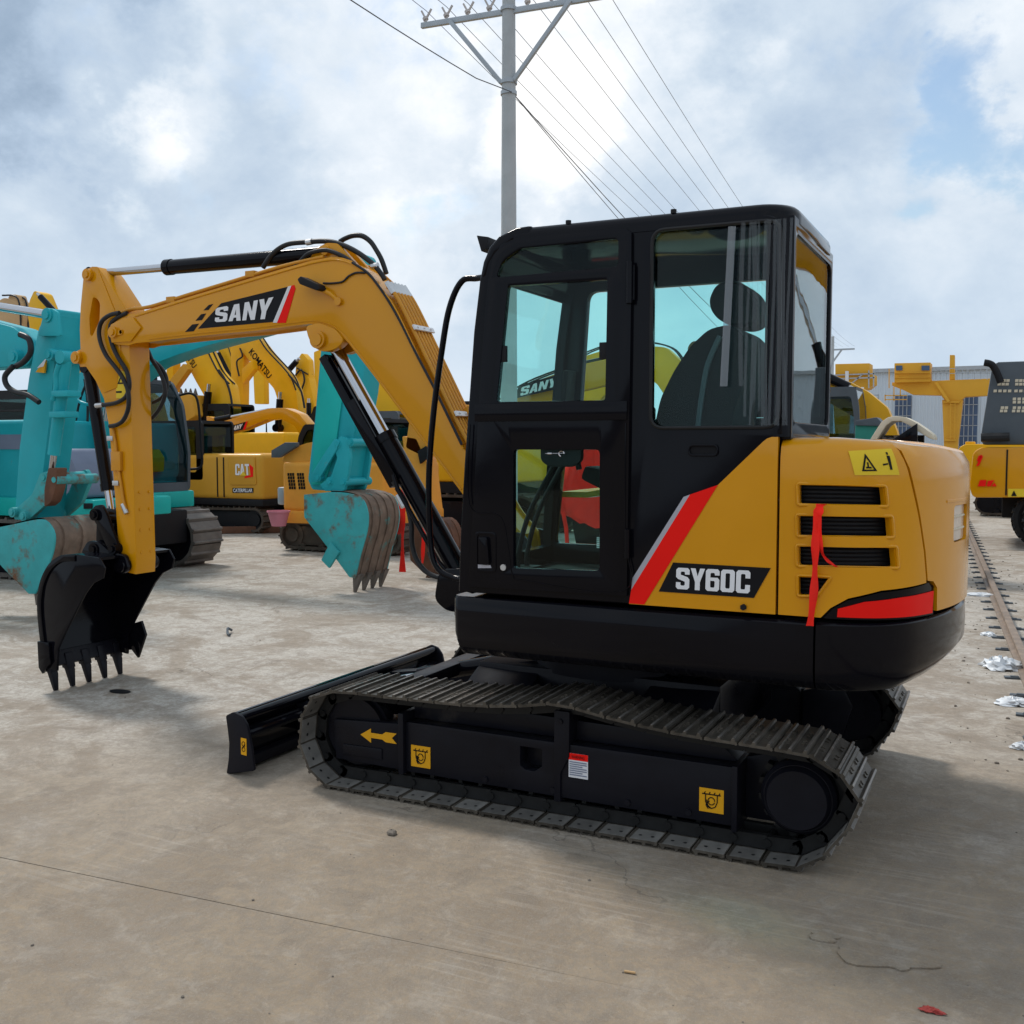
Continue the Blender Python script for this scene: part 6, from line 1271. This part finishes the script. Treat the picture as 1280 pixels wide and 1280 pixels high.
arc_i = [(0.872, 1.735), (0.815, 1.755), (0.691, 1.836), (0.595, 1.908), (0.479, 1.97), (0.374, 1.971), (0.307, 1.92), (0.232, 1.798), (0.148, 1.654)]
B().prism(arc_o+arc_i, 8.8, 9.4).build('mudguard', 'cream', LD, bevel=.012)
B().prism([(0.376, 1.725), (0.68, 1.942), (0.686, 1.705), (0.622, 1.655), (0.359, 1.655)], 8.70, 8.79).build('hood_flap', 'black', LD, bevel=.01)
def tyre(root, c, y0, y1, r, mat='rubber', lugs=20):
    b = B(); w_ = y1-y0; rg = []
    for k in range(40):
        a = 2*math.pi*k/40; rg.append([(c[0]+rr*math.cos(a), y, c[1]+rr*math.sin(a)) for rr, y in ((r*.58, y0+w_*.1), (r*.80, y0), (r*.95, y0+w_*.06), (r*.97, y0+w_*.5), (r*.95, y1-w_*.06), (r*.80, y1), (r*.58, y1-w_*.1))])
    rg.append(rg[0]); b.loft(rg)
    for k in range(lugs):
        for s_ in (0, 1):
            a = 2*math.pi*(k+.5*s_)/lugs; t = Vector((-math.sin(a), 0, math.cos(a))); n_ = Vector((math.cos(a), 0, math.sin(a))); p0 = Vector((c[0], y0+w_*(.02 if s_ == 0 else .98), c[1]))+n_*r*.965; p1 = Vector((c[0], y0+w_*.5, c[1]))+n_*r*.97+t*r*.10
            b.bar(p0, p1, r*.10, r*.09, up=n_)
    o = b.build('tyre', mat, root, smooth=30); b = B(); b.cyl((c[0], y0+w_*.2, c[1]), (c[0], y1-w_*.2, c[1]), r*.60, n=28); b.cyl((c[0], y0+w_*.12, c[1]), (c[0], y0+w_*.25, c[1]), r*.25, n=16); b.build('rim', 'black_matt', o, smooth=40); return o
w0 = [(0.409, 1.675)][0]; tyre(LD, (w0[0], 1.33), 8.95, 9.35, .46, 'track_grey'); B().box(w0[0]-2.6, w0[0]-.2, 9.4, 10.6, .5, 1.5).build('chassis', 'black_matt', LD, bevel=.03)
for dx in (-2.2, -.1):
    tyre(LD, (w0[0]+dx, .46), 9.2, 9.6, .46)
B().box(w0[0]-.3, w0[0]+.3, 9.36, 9.5, .9, 1.8).build('axle_post', 'black_matt', LD)

# ---- wheeled excavator at the right edge
WE = empty('excavator', (3.2, 14.8, 0), 'orange-yellow wheeled excavator with grey mesh guard and black tyres at the right edge', 'excavator')
cwp = round_poly([(1.153, 1.546), (1.27, 1.638), (1.902, 1.638), (3.446, 1.627), (3.472, 0.863), (1.172, 0.811), (1.12, 0.968)], .07, 4)
B().prism(cwp, 13.5, 15.9).build('engine_house', 'yellow', WE, bevel=.05, seg=3)
for x in [(1.662, 1.108), (2.146, 1.115)]: B().box(x[0]-.012, x[0]+.012, 13.488, 13.502, .86, 1.60).build('panel_joint', 'black_vinyl', WE, smooth=0)
q = [(1.689, 0.967), (2.487, 0.981), (2.491, 0.855), (1.693, 0.837)]; B().prism(q, 13.46, 13.495).build('warning_band', 'sticker_yellow', WE, smooth=0)
q = [(1.739, 0.852), (1.82, 0.854), (1.777, 0.943)]; B().prism(q, 13.45, 13.455).build('warning_triangle', 'black_vinyl', WE, smooth=0)
for q in [[(1.207, 1.324), (1.254, 1.338), (1.31, 1.495), (1.274, 1.494)], [(1.216, 1.416), (1.241, 1.403), (1.297, 1.521), (1.238, 1.494)], [(1.24, 0.997), (1.359, 0.999), (1.368, 1.104), (1.273, 1.102)], [(1.371, 0.999), (1.43, 1.0), (1.486, 1.105), (1.392, 1.091)], [(1.442, 1.0), (1.524, 1.002), (1.487, 1.066)]]: B().prism(q, 13.478, 13.488).build('red_mark', 'red_vinyl', WE, smooth=0)
gp = [(1.291, 1.677), (1.263, 1.821), (1.398, 2.974), (1.49, 3.022), (3.403, 3.027), (3.449, 1.677)]
B().prism(gp, 13.6, 15.8).build('mesh_guard', 'guard_grey', WE, bevel=.04)
for q in [[(1.498, 2.74), (1.547, 2.741), (1.546, 2.697), (1.497, 2.696)], [(1.557, 2.738), (1.606, 2.74), (1.605, 2.696), (1.556, 2.695)], [(1.615, 2.737), (1.664, 2.738), (1.663, 2.694), (1.614, 2.693)], [(1.743, 2.733), (1.792, 2.734), (1.791, 2.691), (1.742, 2.689)], [(1.801, 2.731), (1.85, 2.733), (1.848, 2.689), (1.8, 2.688)], [(1.859, 2.73), (1.907, 2.731), (1.906, 2.688), (1.858, 2.686)], [(1.916, 2.728), (1.964, 2.729), (1.963, 2.686), (1.915, 2.685)], [(1.488, 2.682), (1.537, 2.683), (1.536, 2.64), (1.487, 2.638)], [(1.547, 2.681), (1.596, 2.682), (1.595, 2.638), (1.546, 2.637)], [(1.605, 2.679), (1.654, 2.68), (1.653, 2.637), (1.604, 2.635)], [(1.745, 2.675), (1.793, 2.677), (1.792, 2.633), (1.744, 2.632)], [(1.803, 2.674), (1.851, 2.675), (1.85, 2.632), (1.802, 2.63)], [(1.86, 2.672), (1.909, 2.673), (1.908, 2.63), (1.859, 2.629)], [(1.918, 2.671), (1.966, 2.672), (1.965, 2.629), (1.917, 2.627)], [(1.432, 2.574), (1.482, 2.575), (1.48, 2.531), (1.431, 2.53)], [(1.503, 2.572), (1.552, 2.573), (1.551, 2.53), (1.502, 2.528)], [(1.573, 2.57), (1.622, 2.572), (1.621, 2.528), (1.572, 2.526)], [(1.643, 2.569), (1.692, 2.57), (1.691, 2.526), (1.642, 2.525)], [(1.736, 2.566), (1.785, 2.568), (1.784, 2.524), (1.735, 2.523)], [(1.806, 2.565), (1.854, 2.566), (1.853, 2.523), (1.805, 2.521)], [(1.875, 2.563), (1.923, 2.564), (1.922, 2.521), (1.874, 2.52)], [(1.717, 2.438), (1.766, 2.44), (1.764, 2.396), (1.716, 2.395)], [(1.786, 2.437), (1.835, 2.438), (1.834, 2.395), (1.785, 2.393)], [(1.856, 2.435), (1.904, 2.437), (1.903, 2.394), (1.855, 2.392)], [(1.925, 2.434), (1.973, 2.436), (1.972, 2.392), (1.924, 2.391)], [(1.718, 2.387), (1.767, 2.388), (1.766, 2.345), (1.717, 2.343)], [(1.788, 2.385), (1.836, 2.387), (1.835, 2.344), (1.787, 2.342)], [(1.857, 2.384), (1.906, 2.386), (1.905, 2.342), (1.856, 2.341)], [(1.926, 2.383), (1.975, 2.384), (1.974, 2.341), (1.925, 2.339)], [(1.546, 2.3), (1.595, 2.301), (1.594, 2.257), (1.544, 2.256)], [(1.604, 2.299), (1.653, 2.3), (1.652, 2.257), (1.603, 2.255)], [(1.721, 2.297), (1.77, 2.298), (1.769, 2.255), (1.72, 2.253)], [(1.791, 2.295), (1.839, 2.297), (1.838, 2.254), (1.789, 2.252)], [(1.86, 2.294), (1.908, 2.296), (1.907, 2.253), (1.859, 2.251)], [(1.929, 2.293), (1.977, 2.295), (1.976, 2.251), (1.928, 2.25)], [(1.535, 2.248), (1.584, 2.25), (1.583, 2.206), (1.534, 2.204)], [(1.594, 2.247), (1.643, 2.249), (1.642, 2.205), (1.593, 2.203)], [(1.711, 2.245), (1.759, 2.247), (1.758, 2.203), (1.71, 2.201)], [(1.78, 2.244), (1.829, 2.246), (1.828, 2.202), (1.779, 2.2)], [(1.85, 2.243), (1.898, 2.245), (1.897, 2.201), (1.849, 2.2)], [(1.919, 2.242), (1.967, 2.244), (1.966, 2.2), (1.918, 2.199)]]: B().prism(q, 13.585, 13.598).build('mesh_opening', 'cream', WE, smooth=0)
b = B(); q = [(1.537, 2.678), (1.475, 2.833), (1.413, 2.95), (1.353, 2.991), (1.283, 3.006)]; b.tube(smooth_path([(x, 13.45, z) for x, z in q], 5), .055, 12); b.build('exhaust', 'black_matt', WE, smooth=60)
b = B(); q = [(1.267, 1.794), (1.689, 1.806)]; b.tube([(q[0][0], 13.5, q[0][1]), (q[1][0], 13.5, q[1][1])], .07, 10); b.build('guard_roll', 'rubber', WE)
for (x, y0) in ((2.22, 13.75), (2.38, 13.40), (5.2, 13.5)): tyre(WE, (x, .47), y0, y0+.32, .47)
tyre(WE, (2.38, .47), 15.4, 15.75, .47); B().box(1.6, 5.4, 14.2, 15.4, .45, .84).build('chassis', 'black_matt', WE, bevel=.03)
arm_part(WE, 'boom', [(2.6, 1.9), (2.3, 3.2), (2.5, 4.6), (3.3, 5.6), (4.6, 5.9), (6.6, 5.3), (6.7, 4.9), (4.7, 5.2), (3.7, 4.9), (3.2, 4.2), (3.1, 3.1), (3.3, 1.9)], 14.9, .42, 'yellow', .15, .03)
arm_part(WE, 'arm', [(6.3, 5.6), (6.8, 5.7), (7.1, 5.2), (7.0, 3.6), (6.8, 2.2), (6.55, 2.2), (6.5, 3.8)], 14.9, .34, 'yellow', .08, .03)
bg_ram(WE, (3.0, 2.0), (4.0, 4.8), 14.6, .10, 'black', .55, 'boom_cylinder')
YR = empty('excavator', (1.6, 22.6, 0), 'bright yellow crawler excavator tail showing left of the wheeled one', 'excavator')
q = [(0.564, 1.606), (0.7, 1.7), (2.278, 1.7), (2.309, 0.655), (0.625, 0.623)]; B().prism(round_poly(q, .1, 3), 21.5, 24).build('engine_house', 'yellow_far', YR, bevel=.06, seg=3)
q = [(0.703, 1.757), (0.909, 1.756), (0.911, 1.682), (0.705, 1.682)]; B().prism(q, 21.6, 22.2).build('top_cover', 'yellow_far', YR, bevel=.02)
for y in (22.0, 23.7): bg_track(YR, [(0.906, 0.455)][0][0], [(0.906, 0.455)][0][0]+3.4, y, .5, .62, 'track_mud')
q = [(0.906, 0.455)][0][0]; B().box(q-.2, q+3.2, 21.6, 24, .62, .80).build('deck', 'green_plastic', YR)

# ------------------------------------------------------------------ gantry crane and workshop hall far behind
HL = empty('workshop_hall', (-20, 112, 0), 'pale blue-grey clad workshop hall far behind the yellow gantry crane', 'building')
hx0, hx1 = [(-13.916, 8.852)][0][0], 40.0; ztop = [(-10.93, 8.682)][0][1]
b = B(); n_ = 170
pr = []
for k in range(n_):
    x = hx0+(hx1-hx0)*k/n_; st_ = (hx1-hx0)/n_; pr += [(x, 100.0), (x+st_*.35, 100.0), (x+st_*.45, 100.05), (x+st_*.9, 100.05)]
b.prism_z(pr+[(hx1, 130), (hx0, 130)], 0, ztop); b.build('wall', 'cladding', HL, smooth=0)
B().box(hx0-.2, hx1, 99.6, 131, ztop, ztop+.35).build('roof_edge', 'galvanised', HL)
for a_, b_ in ((1119, 1139), (1200.5, 1222.5)):
    x0 = [(-8.745, 6.016), (-7.309, 5.988), (-3.004, 5.904), (-1.505, 5.875)]
    i0 = 0 if a_ == 1119 else 2; xa, xb = x0[i0][0], x0[i0+1][0]
    w_ = B().box(xa, xb, 99.80, 99.97, .6, [(-6.537, 6.426)][0][1]).build('window_strip', 'window_blue', HL, smooth=0)
    for k in range(6):
        z = .6+([(-6.537, 6.426)][0][1]-.6)*k/6; B().box(xa, xb, 99.74, 99.80, z-.03, z+.03).build('glazing_bar', 'galvanised', w_, smooth=0)
    for k in (1, 2, 3): B().box(xa+(xb-xa)*k/4-.03, xa+(xb-xa)*k/4+.03, 99.74, 99.795, .6, [(-6.537, 6.426)][0][1]).build('glazing_bar', 'galvanised', w_, smooth=0)
GC = empty('gantry_crane', (-2, 90, 0), 'yellow gantry crane with cabin boxes and ladder leg beyond the parked machines', 'crane')
def gpoly(name, pts, y0, y1, mat='crane_yellow', bev=.04, par=None): return B().prism(pts, y0, y1).build(name, mat, par or GC, bevel=bev)
gpoly('girder', [(-7.892, 7.046), (-0.146, 7.165), (10.013, 7.06), (10.059, 5.696), (-0.108, 5.79), (-2.155, 5.702), (-2.511, 5.311), (-3.618, 5.332), (-4.004, 5.874), (-6.267, 5.99), (-7.042, 6.414), (-7.886, 6.774)], 88.5, 90)
cb = gpoly('trolley_cabin', [(-7.664, 8.619), (-4.832, 8.586), (-4.793, 6.991), (-7.627, 7.001)], 87.8, 90)
for q in [[(-7.527, 8.409), (-7.018, 8.392), (-7.009, 7.989), (-7.518, 8.005)], [(-5.507, 8.34), (-4.884, 8.319), (-4.874, 7.92), (-5.497, 7.94)]]: gpoly('cabin_window', q, 87.7, 87.78, 'window_blue', 0, cb)
for q in [[(-7.636, 7.804), (-4.805, 7.743), (-4.803, 7.689), (-7.635, 7.75)], [(-7.627, 7.433), (-4.796, 7.377), (-4.794, 7.324), (-7.626, 7.379)]]: gpoly('cabin_rib', q, 87.6, 87.78, 'crane_yellow', 0, cb)
LG = gpoly('leg', [(-3.9, 5.491), (-2.291, 5.459), (-2.573, 2.122), (-2.645, 0.107), (-3.577, 0.099), (-3.69, 2.124)], 88.6, 90)
gpoly('leg_collar', [(-3.861, 5.366), (-2.507, 5.341), (-2.564, 5.176), (-3.795, 5.198)], 88.3, 88.58, par=LG); gpoly('leg_collar', [(-3.657, 2.188), (-2.731, 2.186), (-2.727, 2.019), (-3.653, 2.021)], 88.3, 88.58, par=LG)
gpoly('mast', [(-3.405, 9.222), (-3.034, 9.207), (-2.981, 7.142), (-3.383, 7.153)], 88.7, 89.6)
ldr = B()
for q in [[(-3.228, 5.181), (-3.152, 2.186)], [(-2.86, 5.174), (-2.844, 2.185)]]: ldr.bar((q[0][0], 88.2, q[0][1]), (q[1][0], 88.2, q[1][1]), .06, .06, up=(0, 1, 0))
ldr.build('ladder_rails', 'crane_yellow', LG)
for (xa, za), (xb, zb) in [[(-3.225, 5.048), (-2.857, 5.041)], [(-3.218, 4.782), (-2.85, 4.776)], [(-3.211, 4.516), (-2.843, 4.511)], [(-3.204, 4.25), (-2.836, 4.245)], [(-3.198, 3.984), (-2.829, 3.98)], [(-3.191, 3.718), (-2.822, 3.714)], [(-3.184, 3.452), (-2.816, 3.448)], [(-3.177, 3.185), (-2.809, 3.182)], [(-3.17, 2.919), (-2.802, 2.916)], [(-3.163, 2.652), (-2.795, 2.65)], [(-3.157, 2.386), (-2.788, 2.384)]]: B().bar((xa, 88.2, za), (xb, 88.2, zb), .05, .05).build('rung', 'crane_yellow', LG)
b = B(); q = [(-4.384, 6.936), (-3.355, 5.316)]; b.bar((q[0][0], 88.2, q[0][1]), (q[1][0], 88.2, q[1][1]), .22, .22, up=(0, 1, 0)); b.build('brace', 'crane_yellow', GC)
b = B()
for q in [[(-4.708, 7.184), (-4.73, 8.085)], [(-4.396, 7.175), (-4.419, 8.075)], [(-4.024, 7.164), (-4.047, 8.063)], [(-3.591, 7.152), (-3.614, 8.049)], [(-2.793, 7.13), (-2.816, 8.022)], [(-2.366, 7.118), (-2.389, 8.009)], [(-1.941, 7.106), (-1.964, 7.995)], [(-1.457, 7.092), (-1.481, 7.979)], [(-0.976, 7.079), (-0.999, 7.963)], [(-0.497, 7.065), (-0.521, 7.947)], [(-0.02, 7.052), (-0.044, 7.932)]]: b.bar((q[0][0], 88.3, q[0][1]), (q[1][0], 88.3, q[1][1]), .05, .05, up=(0, 1, 0))
for q in [[(-4.855, 8.089), (1.018, 7.942)], [(-4.845, 7.688), (1.029, 7.554)]]: b.bar((q[0][0], 88.3, q[0][1]), (q[1][0], 88.3, q[1][1]), .05, .05, up=(0, 1, 0))
b.build('walkway_railing', 'galvanised', GC)
GD = empty('gantry_crane', (-12, 80, 0), 'second yellow crane cabin on a bracketed platform left of the big gantry', 'crane')
gpoly('cabin', [(-10.996, 7.974), (-8.455, 7.947), (-8.438, 7.156), (-10.98, 7.172)], 78, 80, par=GD); gpoly('girder', [(-11.822, 7.135), (-8.145, 7.086), (-8.129, 6.356), (-8.588, 6.002), (-9.88, 5.849), (-11.799, 5.893)], 78.2, 80.2, par=GD)
gpoly('leg', [(-11.276, 6.092), (-9.954, 6.06), (-10.194, 0.217), (-10.797, 0.212)], 78.6, 79.8, par=GD)
b = B()
for q in [[(-11.187, 7.104), (-8.007, 7.13)], [(-11.182, 6.826), (-8.0, 6.827)], [(-8.128, 7.376), (-8.1, 6.102)], [(-10.036, 6.15), (-8.937, 7.098)], [(-8.669, 5.506), (-7.739, 5.486)], [(-8.664, 5.262), (-7.734, 5.244)], [(-7.741, 5.547), (-7.731, 5.122)], [(-8.476, 7.387), (-8.448, 6.049)]]: b.bar((q[0][0], 77.8, q[0][1]), (q[1][0], 77.8, q[1][1]), .09, .09, up=(0, 1, 0))
b.build('platform_railing', 'galvanised', GD)
for q in [[(-10.165, 7.374), (-9.928, 7.366), (-9.904, 6.203), (-10.141, 6.209)], [(-8.962, 6.118), (-8.786, 6.114), (-8.773, 5.504), (-8.949, 5.508)]]: gpoly('post', q, 77.5, 77.7, 'sticker_white', 0, GD)
b = B()
for q in [[(-8.373, 5.921), (-6.627, 5.884)], [(-8.365, 5.577), (-6.619, 5.544)], [(-8.374, 5.99), (-8.362, 5.44)], [(-7.675, 6.658), (-7.647, 5.427)], [(-7.155, 6.509), (-7.14, 5.827)], [(-8.098, 8.173), (-8.061, 6.531)]]: b.bar((q[0][0], 88, q[0][1]), (q[1][0], 88, q[1][1]), .08, .08, up=(0, 1, 0))
b.build('platform_railing', 'crane_yellow', GC)

# ------------------------------------------------------------------ rail
RA = empty('crane_rail', (1.9, 3.4, 0), 'rusty crane rail with sleeper clips running away along the right edge', 'rail')
o0 = Vector((1.875, 3.7)); 
def rp_(v, u=0): q = o0+E2*v+E1*u; return q
cs_ = [(-.048, .0), (-.048, .010), (-.010, .022), (-.009, .066), (-.031, .074), (-.031, .098), (-.025, .104), (.025, .104), (.031, .098), (.031, .074), (.009, .066), (.010, .022), (.048, .010), (.048, .0)]
rl = B(); rg = []
for v in (-16, 0, 20, 75): rg.append([(rp_(v, u).x, rp_(v, u).y, z+.002) for u, z in cs_])
rl.loft(rg, True, True, True); rl.build('rail', 'rail_steel', RA, smooth=20)
cl_ = B(); cl_.box(-.05, .05, -.028, .028, 0, .012); cl_.box(-.01, .045, -.018, .018, .012, .019)
c0 = cl_.build('rail_clip', 'guard_grey', None, bevel=.003, local=True); cme = c0.data; bpy.data.objects.remove(c0)
for k in range(-8, 48):
    for s_ in (-1, 1):
        q = rp_(k*.55+random.uniform(-.02, .02), s_*.105); o = bpy.data.objects.new('rail_clip', cme); COL.objects.link(o); o.parent = RA
        o.location = (q.x-RA.location.x, q.y-RA.location.y, .002); o.rotation_euler = (0, 0, .068+(math.pi if s_ > 0 else 0)+random.uniform(-.1, .1))
# second rail of the far track, behind the CAT tail
q0, q1 = [(-11.402, 8.165), (-11.032, 10.918)]; b = B(); b.bar((q0[0]-3, q0[1]-.4, .07), (q1[0]+1, q1[1]+.3, .07), .10, .13); tag(b.build('steel_beam', 'rust_steel', None, bevel=.01), 'long rusty steel beam lying on the ground before the mustard excavator', 'beam')

# ------------------------------------------------------------------ power line
PO = empty('utility_pole', (-6.1, 11, 0), 'tall grey concrete utility pole with crossarm rising behind the cab', 'pole')
b = B(); b.tube([(-6.1, 11, 0), (-6.1, 11, 5), (-6.1, 11, 10.2)], [.16, .135, .105], 20); b.build('post', 'concrete_pole', PO, smooth=60)
b = B(); b.bar((-7.81, 11, 9.03), (-4.40, 11, 8.90), .07, .09); b.build('crossarm', 'galvanised', PO, bevel=.005)
for (x0, x1, zz) in ((-7.22, -6.22, 9.0), (-4.95, -5.98, 8.92)):
    b = B(); b.bar((x0, 10.95, zz), (x1, 10.95, 7.80), .06, .07); b.build('brace', 'galvanised', PO, bevel=.004)
for z, r_ in ((7.80, .145), (7.62, .14), (9.0, .14)): b = B(); b.cyl((-6.1, 11, z-.03), (-6.1, 11, z+.03), r_, n=20); b.build('band', 'galvanised', PO)
INS = (-7.72, -7.30, -6.88, -6.46, -5.74, -5.30, -4.86, -4.44)
for x in INS:
    z = 9.03-.13*(x+7.81)/3.41
    b = B(); b.cyl((x, 11, z), (x, 11, z+.10), .02, n=8); b.cyl((x, 11, z+.09), (x-.02, 11, z+.13), .05, n=10); b.bar((x, 11, z+.10), (x-.09, 11, z+.26), .028, .028); b.bar((x, 11, z+.10), (x+.11, 11, z+.26), .028, .028); b.build('insulator', 'porcelain', PO)
PO2 = empty('utility_pole', (-10.4, 76, 0), 'distant utility pole with crossarm just right of the cab roof', 'pole')
b = B(); b.tube([(-10.9, 76, 0), (-10.9, 76, 9.9)], [.16, .11], 10); b.build('post', 'concrete_pole', PO2)
b = B(); b.bar((-12.4, 76, 8.9), (-9.3, 76, 8.9), .10, .12); b.build('crossarm', 'galvanised', PO2); b = B(); b.bar((-10.2, 75.9, 8.9), (-11.8, 75.9, 6.6), .12, .12); b.build('brace', 'galvanised', PO2)
def sag(a, c, s, n=24): a = Vector(a); c = Vector(c); return [a.lerp(c, k/n)-Vector((0, 0, s*4*(k/n)*(1-k/n))) for k in range(n+1)]
WR = ('first', 'second', 'third', 'fourth', 'fifth', 'sixth', 'seventh', 'eighth')
for i, x in enumerate(INS):
    z = 9.28-.13*(x+7.81)/3.41; x2 = -12.3+3.0*i/7
    P = sag((x+(x-x2)*.55, -25, z), (x, 11, z), .35)[:-1]+sag((x, 11, z), (x2, 76, 9.1), .9)
    b = B(); b.tube(P, .0055, 5); tag(b.build('power_wire', 'wire', None, smooth=60), f'thin overhead wire, {WR[i]} from the left end of the pole crossarm', 'wire', 'overhead wires')
P = sag((-7.4, -8, 9.6), (-6.2, 10.9, 7.62), .55)[:-1]+sag((-6.0, 10.9, 7.60), (-11.5, 76, 6.4), 1.2)
b = B(); b.tube(P, .009, 6); tag(b.build('power_cable', 'wire', None, smooth=60), 'thicker sagging cable fixed to the pole below its braces', 'wire')
P = sag((-6.0, 10.9, 7.60), (-9.8, 60, 4.6), .8)
b = B(); b.tube(P, .007, 6); tag(b.build('service_cable', 'wire', None, smooth=60), 'cable dropping rightward from the pole band behind the cab roof', 'wire')

# ------------------------------------------------------------------ litter and small marks on the ground
def crumple(name, x, y, rx, ry, h, label, seed, mat='plastic_bag', cat='plastic bag'):
    random.seed(seed); b = B(); rg = []; nu, nv = 26, 9
    for i in range(nv+1):
        ph = math.pi/2*i/nv; rg.append([])
        for k in range(nu):
            a = 2*math.pi*k/nu; j = 1+.28*random.uniform(-1, 1)*(1-.6*i/nv)+.2*math.sin(a*3+seed)
            rg[-1].append((x+rx*math.cos(ph)*j*math.cos(a), y+ry*math.cos(ph)*j*math.sin(a), .003+h*math.sin(ph)*(1+.35*random.uniform(-1, 1))*(0 if i == 0 else 1)))
    b.loft(rg, True, True, True); return tag(b.build(name, mat, None, smooth=70), label, cat)
crumple('plastic_bag', 1.736, 3.48, .14, .10, .075, 'largest crumpled white plastic bag beside the rail', 1)
crumple('plastic_bag', 1.82, 2.34, .11, .075, .04, 'crumpled white plastic bag at the right edge, nearer than the largest one', 2)
crumple('plastic_bag', 1.87, 1.29, .06, .05, .03, 'white plastic scrap at the right edge, nearest of the bags', 3)
crumple('plastic_scrap', 1.50, 7.49, .16, .07, .03, 'flat pale plastic scrap left of the rail, farther off', 4, cat='litter')
crumple('plastic_scrap', 1.62, 4.9, .06, .05, .03, 'small white scrap by the rail clips behind the largest bag', 5, cat='litter')
random.seed(11)
b = B(); b.cyl((-3.615, .042, .0035), (-3.615, .042, .006), .085, n=20)
o = b.build('iron_cover', 'black_matt', None); o.scale = (1, .55, 1); o.location = (0, .042*.45, 0); tag(o, 'small dark iron disc lying right of the bucket teeth', 'disc')
b = B(); b.tube(smooth_path([(-4.46, 2.10, .02), (-4.43, 2.02, .05), (-4.38, 1.96, .02), (-4.33, 1.93, .015)], 5), .012, 6); tag(b.build('twig', 'guard_grey', None), 'short bent dark hose scrap on pale concrete left of the boom', 'scrap')
def pebble(x, y, r, mat='stone'):
    b = B(); ellipsoid(b, (x, y, r*.4), (r*random.uniform(.8, 1.3), r*random.uniform(.7, 1.1), r*.6), 7, 5); b.v = [v+Vector((random.uniform(-1, 1), random.uniform(-1, 1), random.uniform(-.5, .5)))*r*.18 for v in b.v]; return b
tag(pebble(-.572, -1.299, .022).build('pebble', 'stone', None, smooth=20), 'small brown stone alone in front of the track', 'stone')
gb_ = B()
for k in range(260):
    x = random.uniform(-4, 4); y = random.uniform(-2.9, 5); r_ = random.choice((.002, .002, .003, .003, .004, .006))
    p_ = pebble(x, y, r_); gb_.add(p_.v, p_.f)
for k in range(260):
    v = random.uniform(-3, 9); q = rp_(v, random.uniform(-.6, .5)); p_ = pebble(q.x, q.y, random.choice((.004, .005, .007, .011))); gb_.add(p_.v, p_.f)
tag(gb_.build('grit', 'stone', None, smooth=20), 'fine stone grit scattered over the concrete yard', 'grit', kind='stuff')
crumple('red_scrap', 1.61, -1.765, .035, .016, .008, 'small faded red scrap lying on the ground at lower right', 9, 'faded_red', 'scrap')
b = B(); b.cyl((.72, -1.952, .005), (.755, -1.947, .005), .004, n=8); tag(b.build('stick_scrap', 'tan_paint', None), 'pale little stick on the ground in the near foreground', 'stick')
# broken skin of concrete near the right foreground
random.seed(5)
for (x, y, r_, lab) in ((1.45, -1.50, .16, 'thin flaked slab of concrete skin in the right foreground'), (1.25, -1.43, .07, 'small pale concrete flake left of the larger flake')):
    pl = [(x+r_*(.8+.22*math.sin(a*2+x*9)+.10*math.sin(a*5)+random.uniform(-.06, .06))*math.cos(a), y+r_*.62*(.8+.22*math.sin(a*2+x*9)+.10*math.sin(a*5)+random.uniform(-.06, .06))*math.sin(a)) for a in [2*math.pi*k/36 for k in range(36)]]
    tag(B().prism_z(pl, .001, .006).build('concrete_flake', 'concrete', None, smooth=0), lab, 'flake')
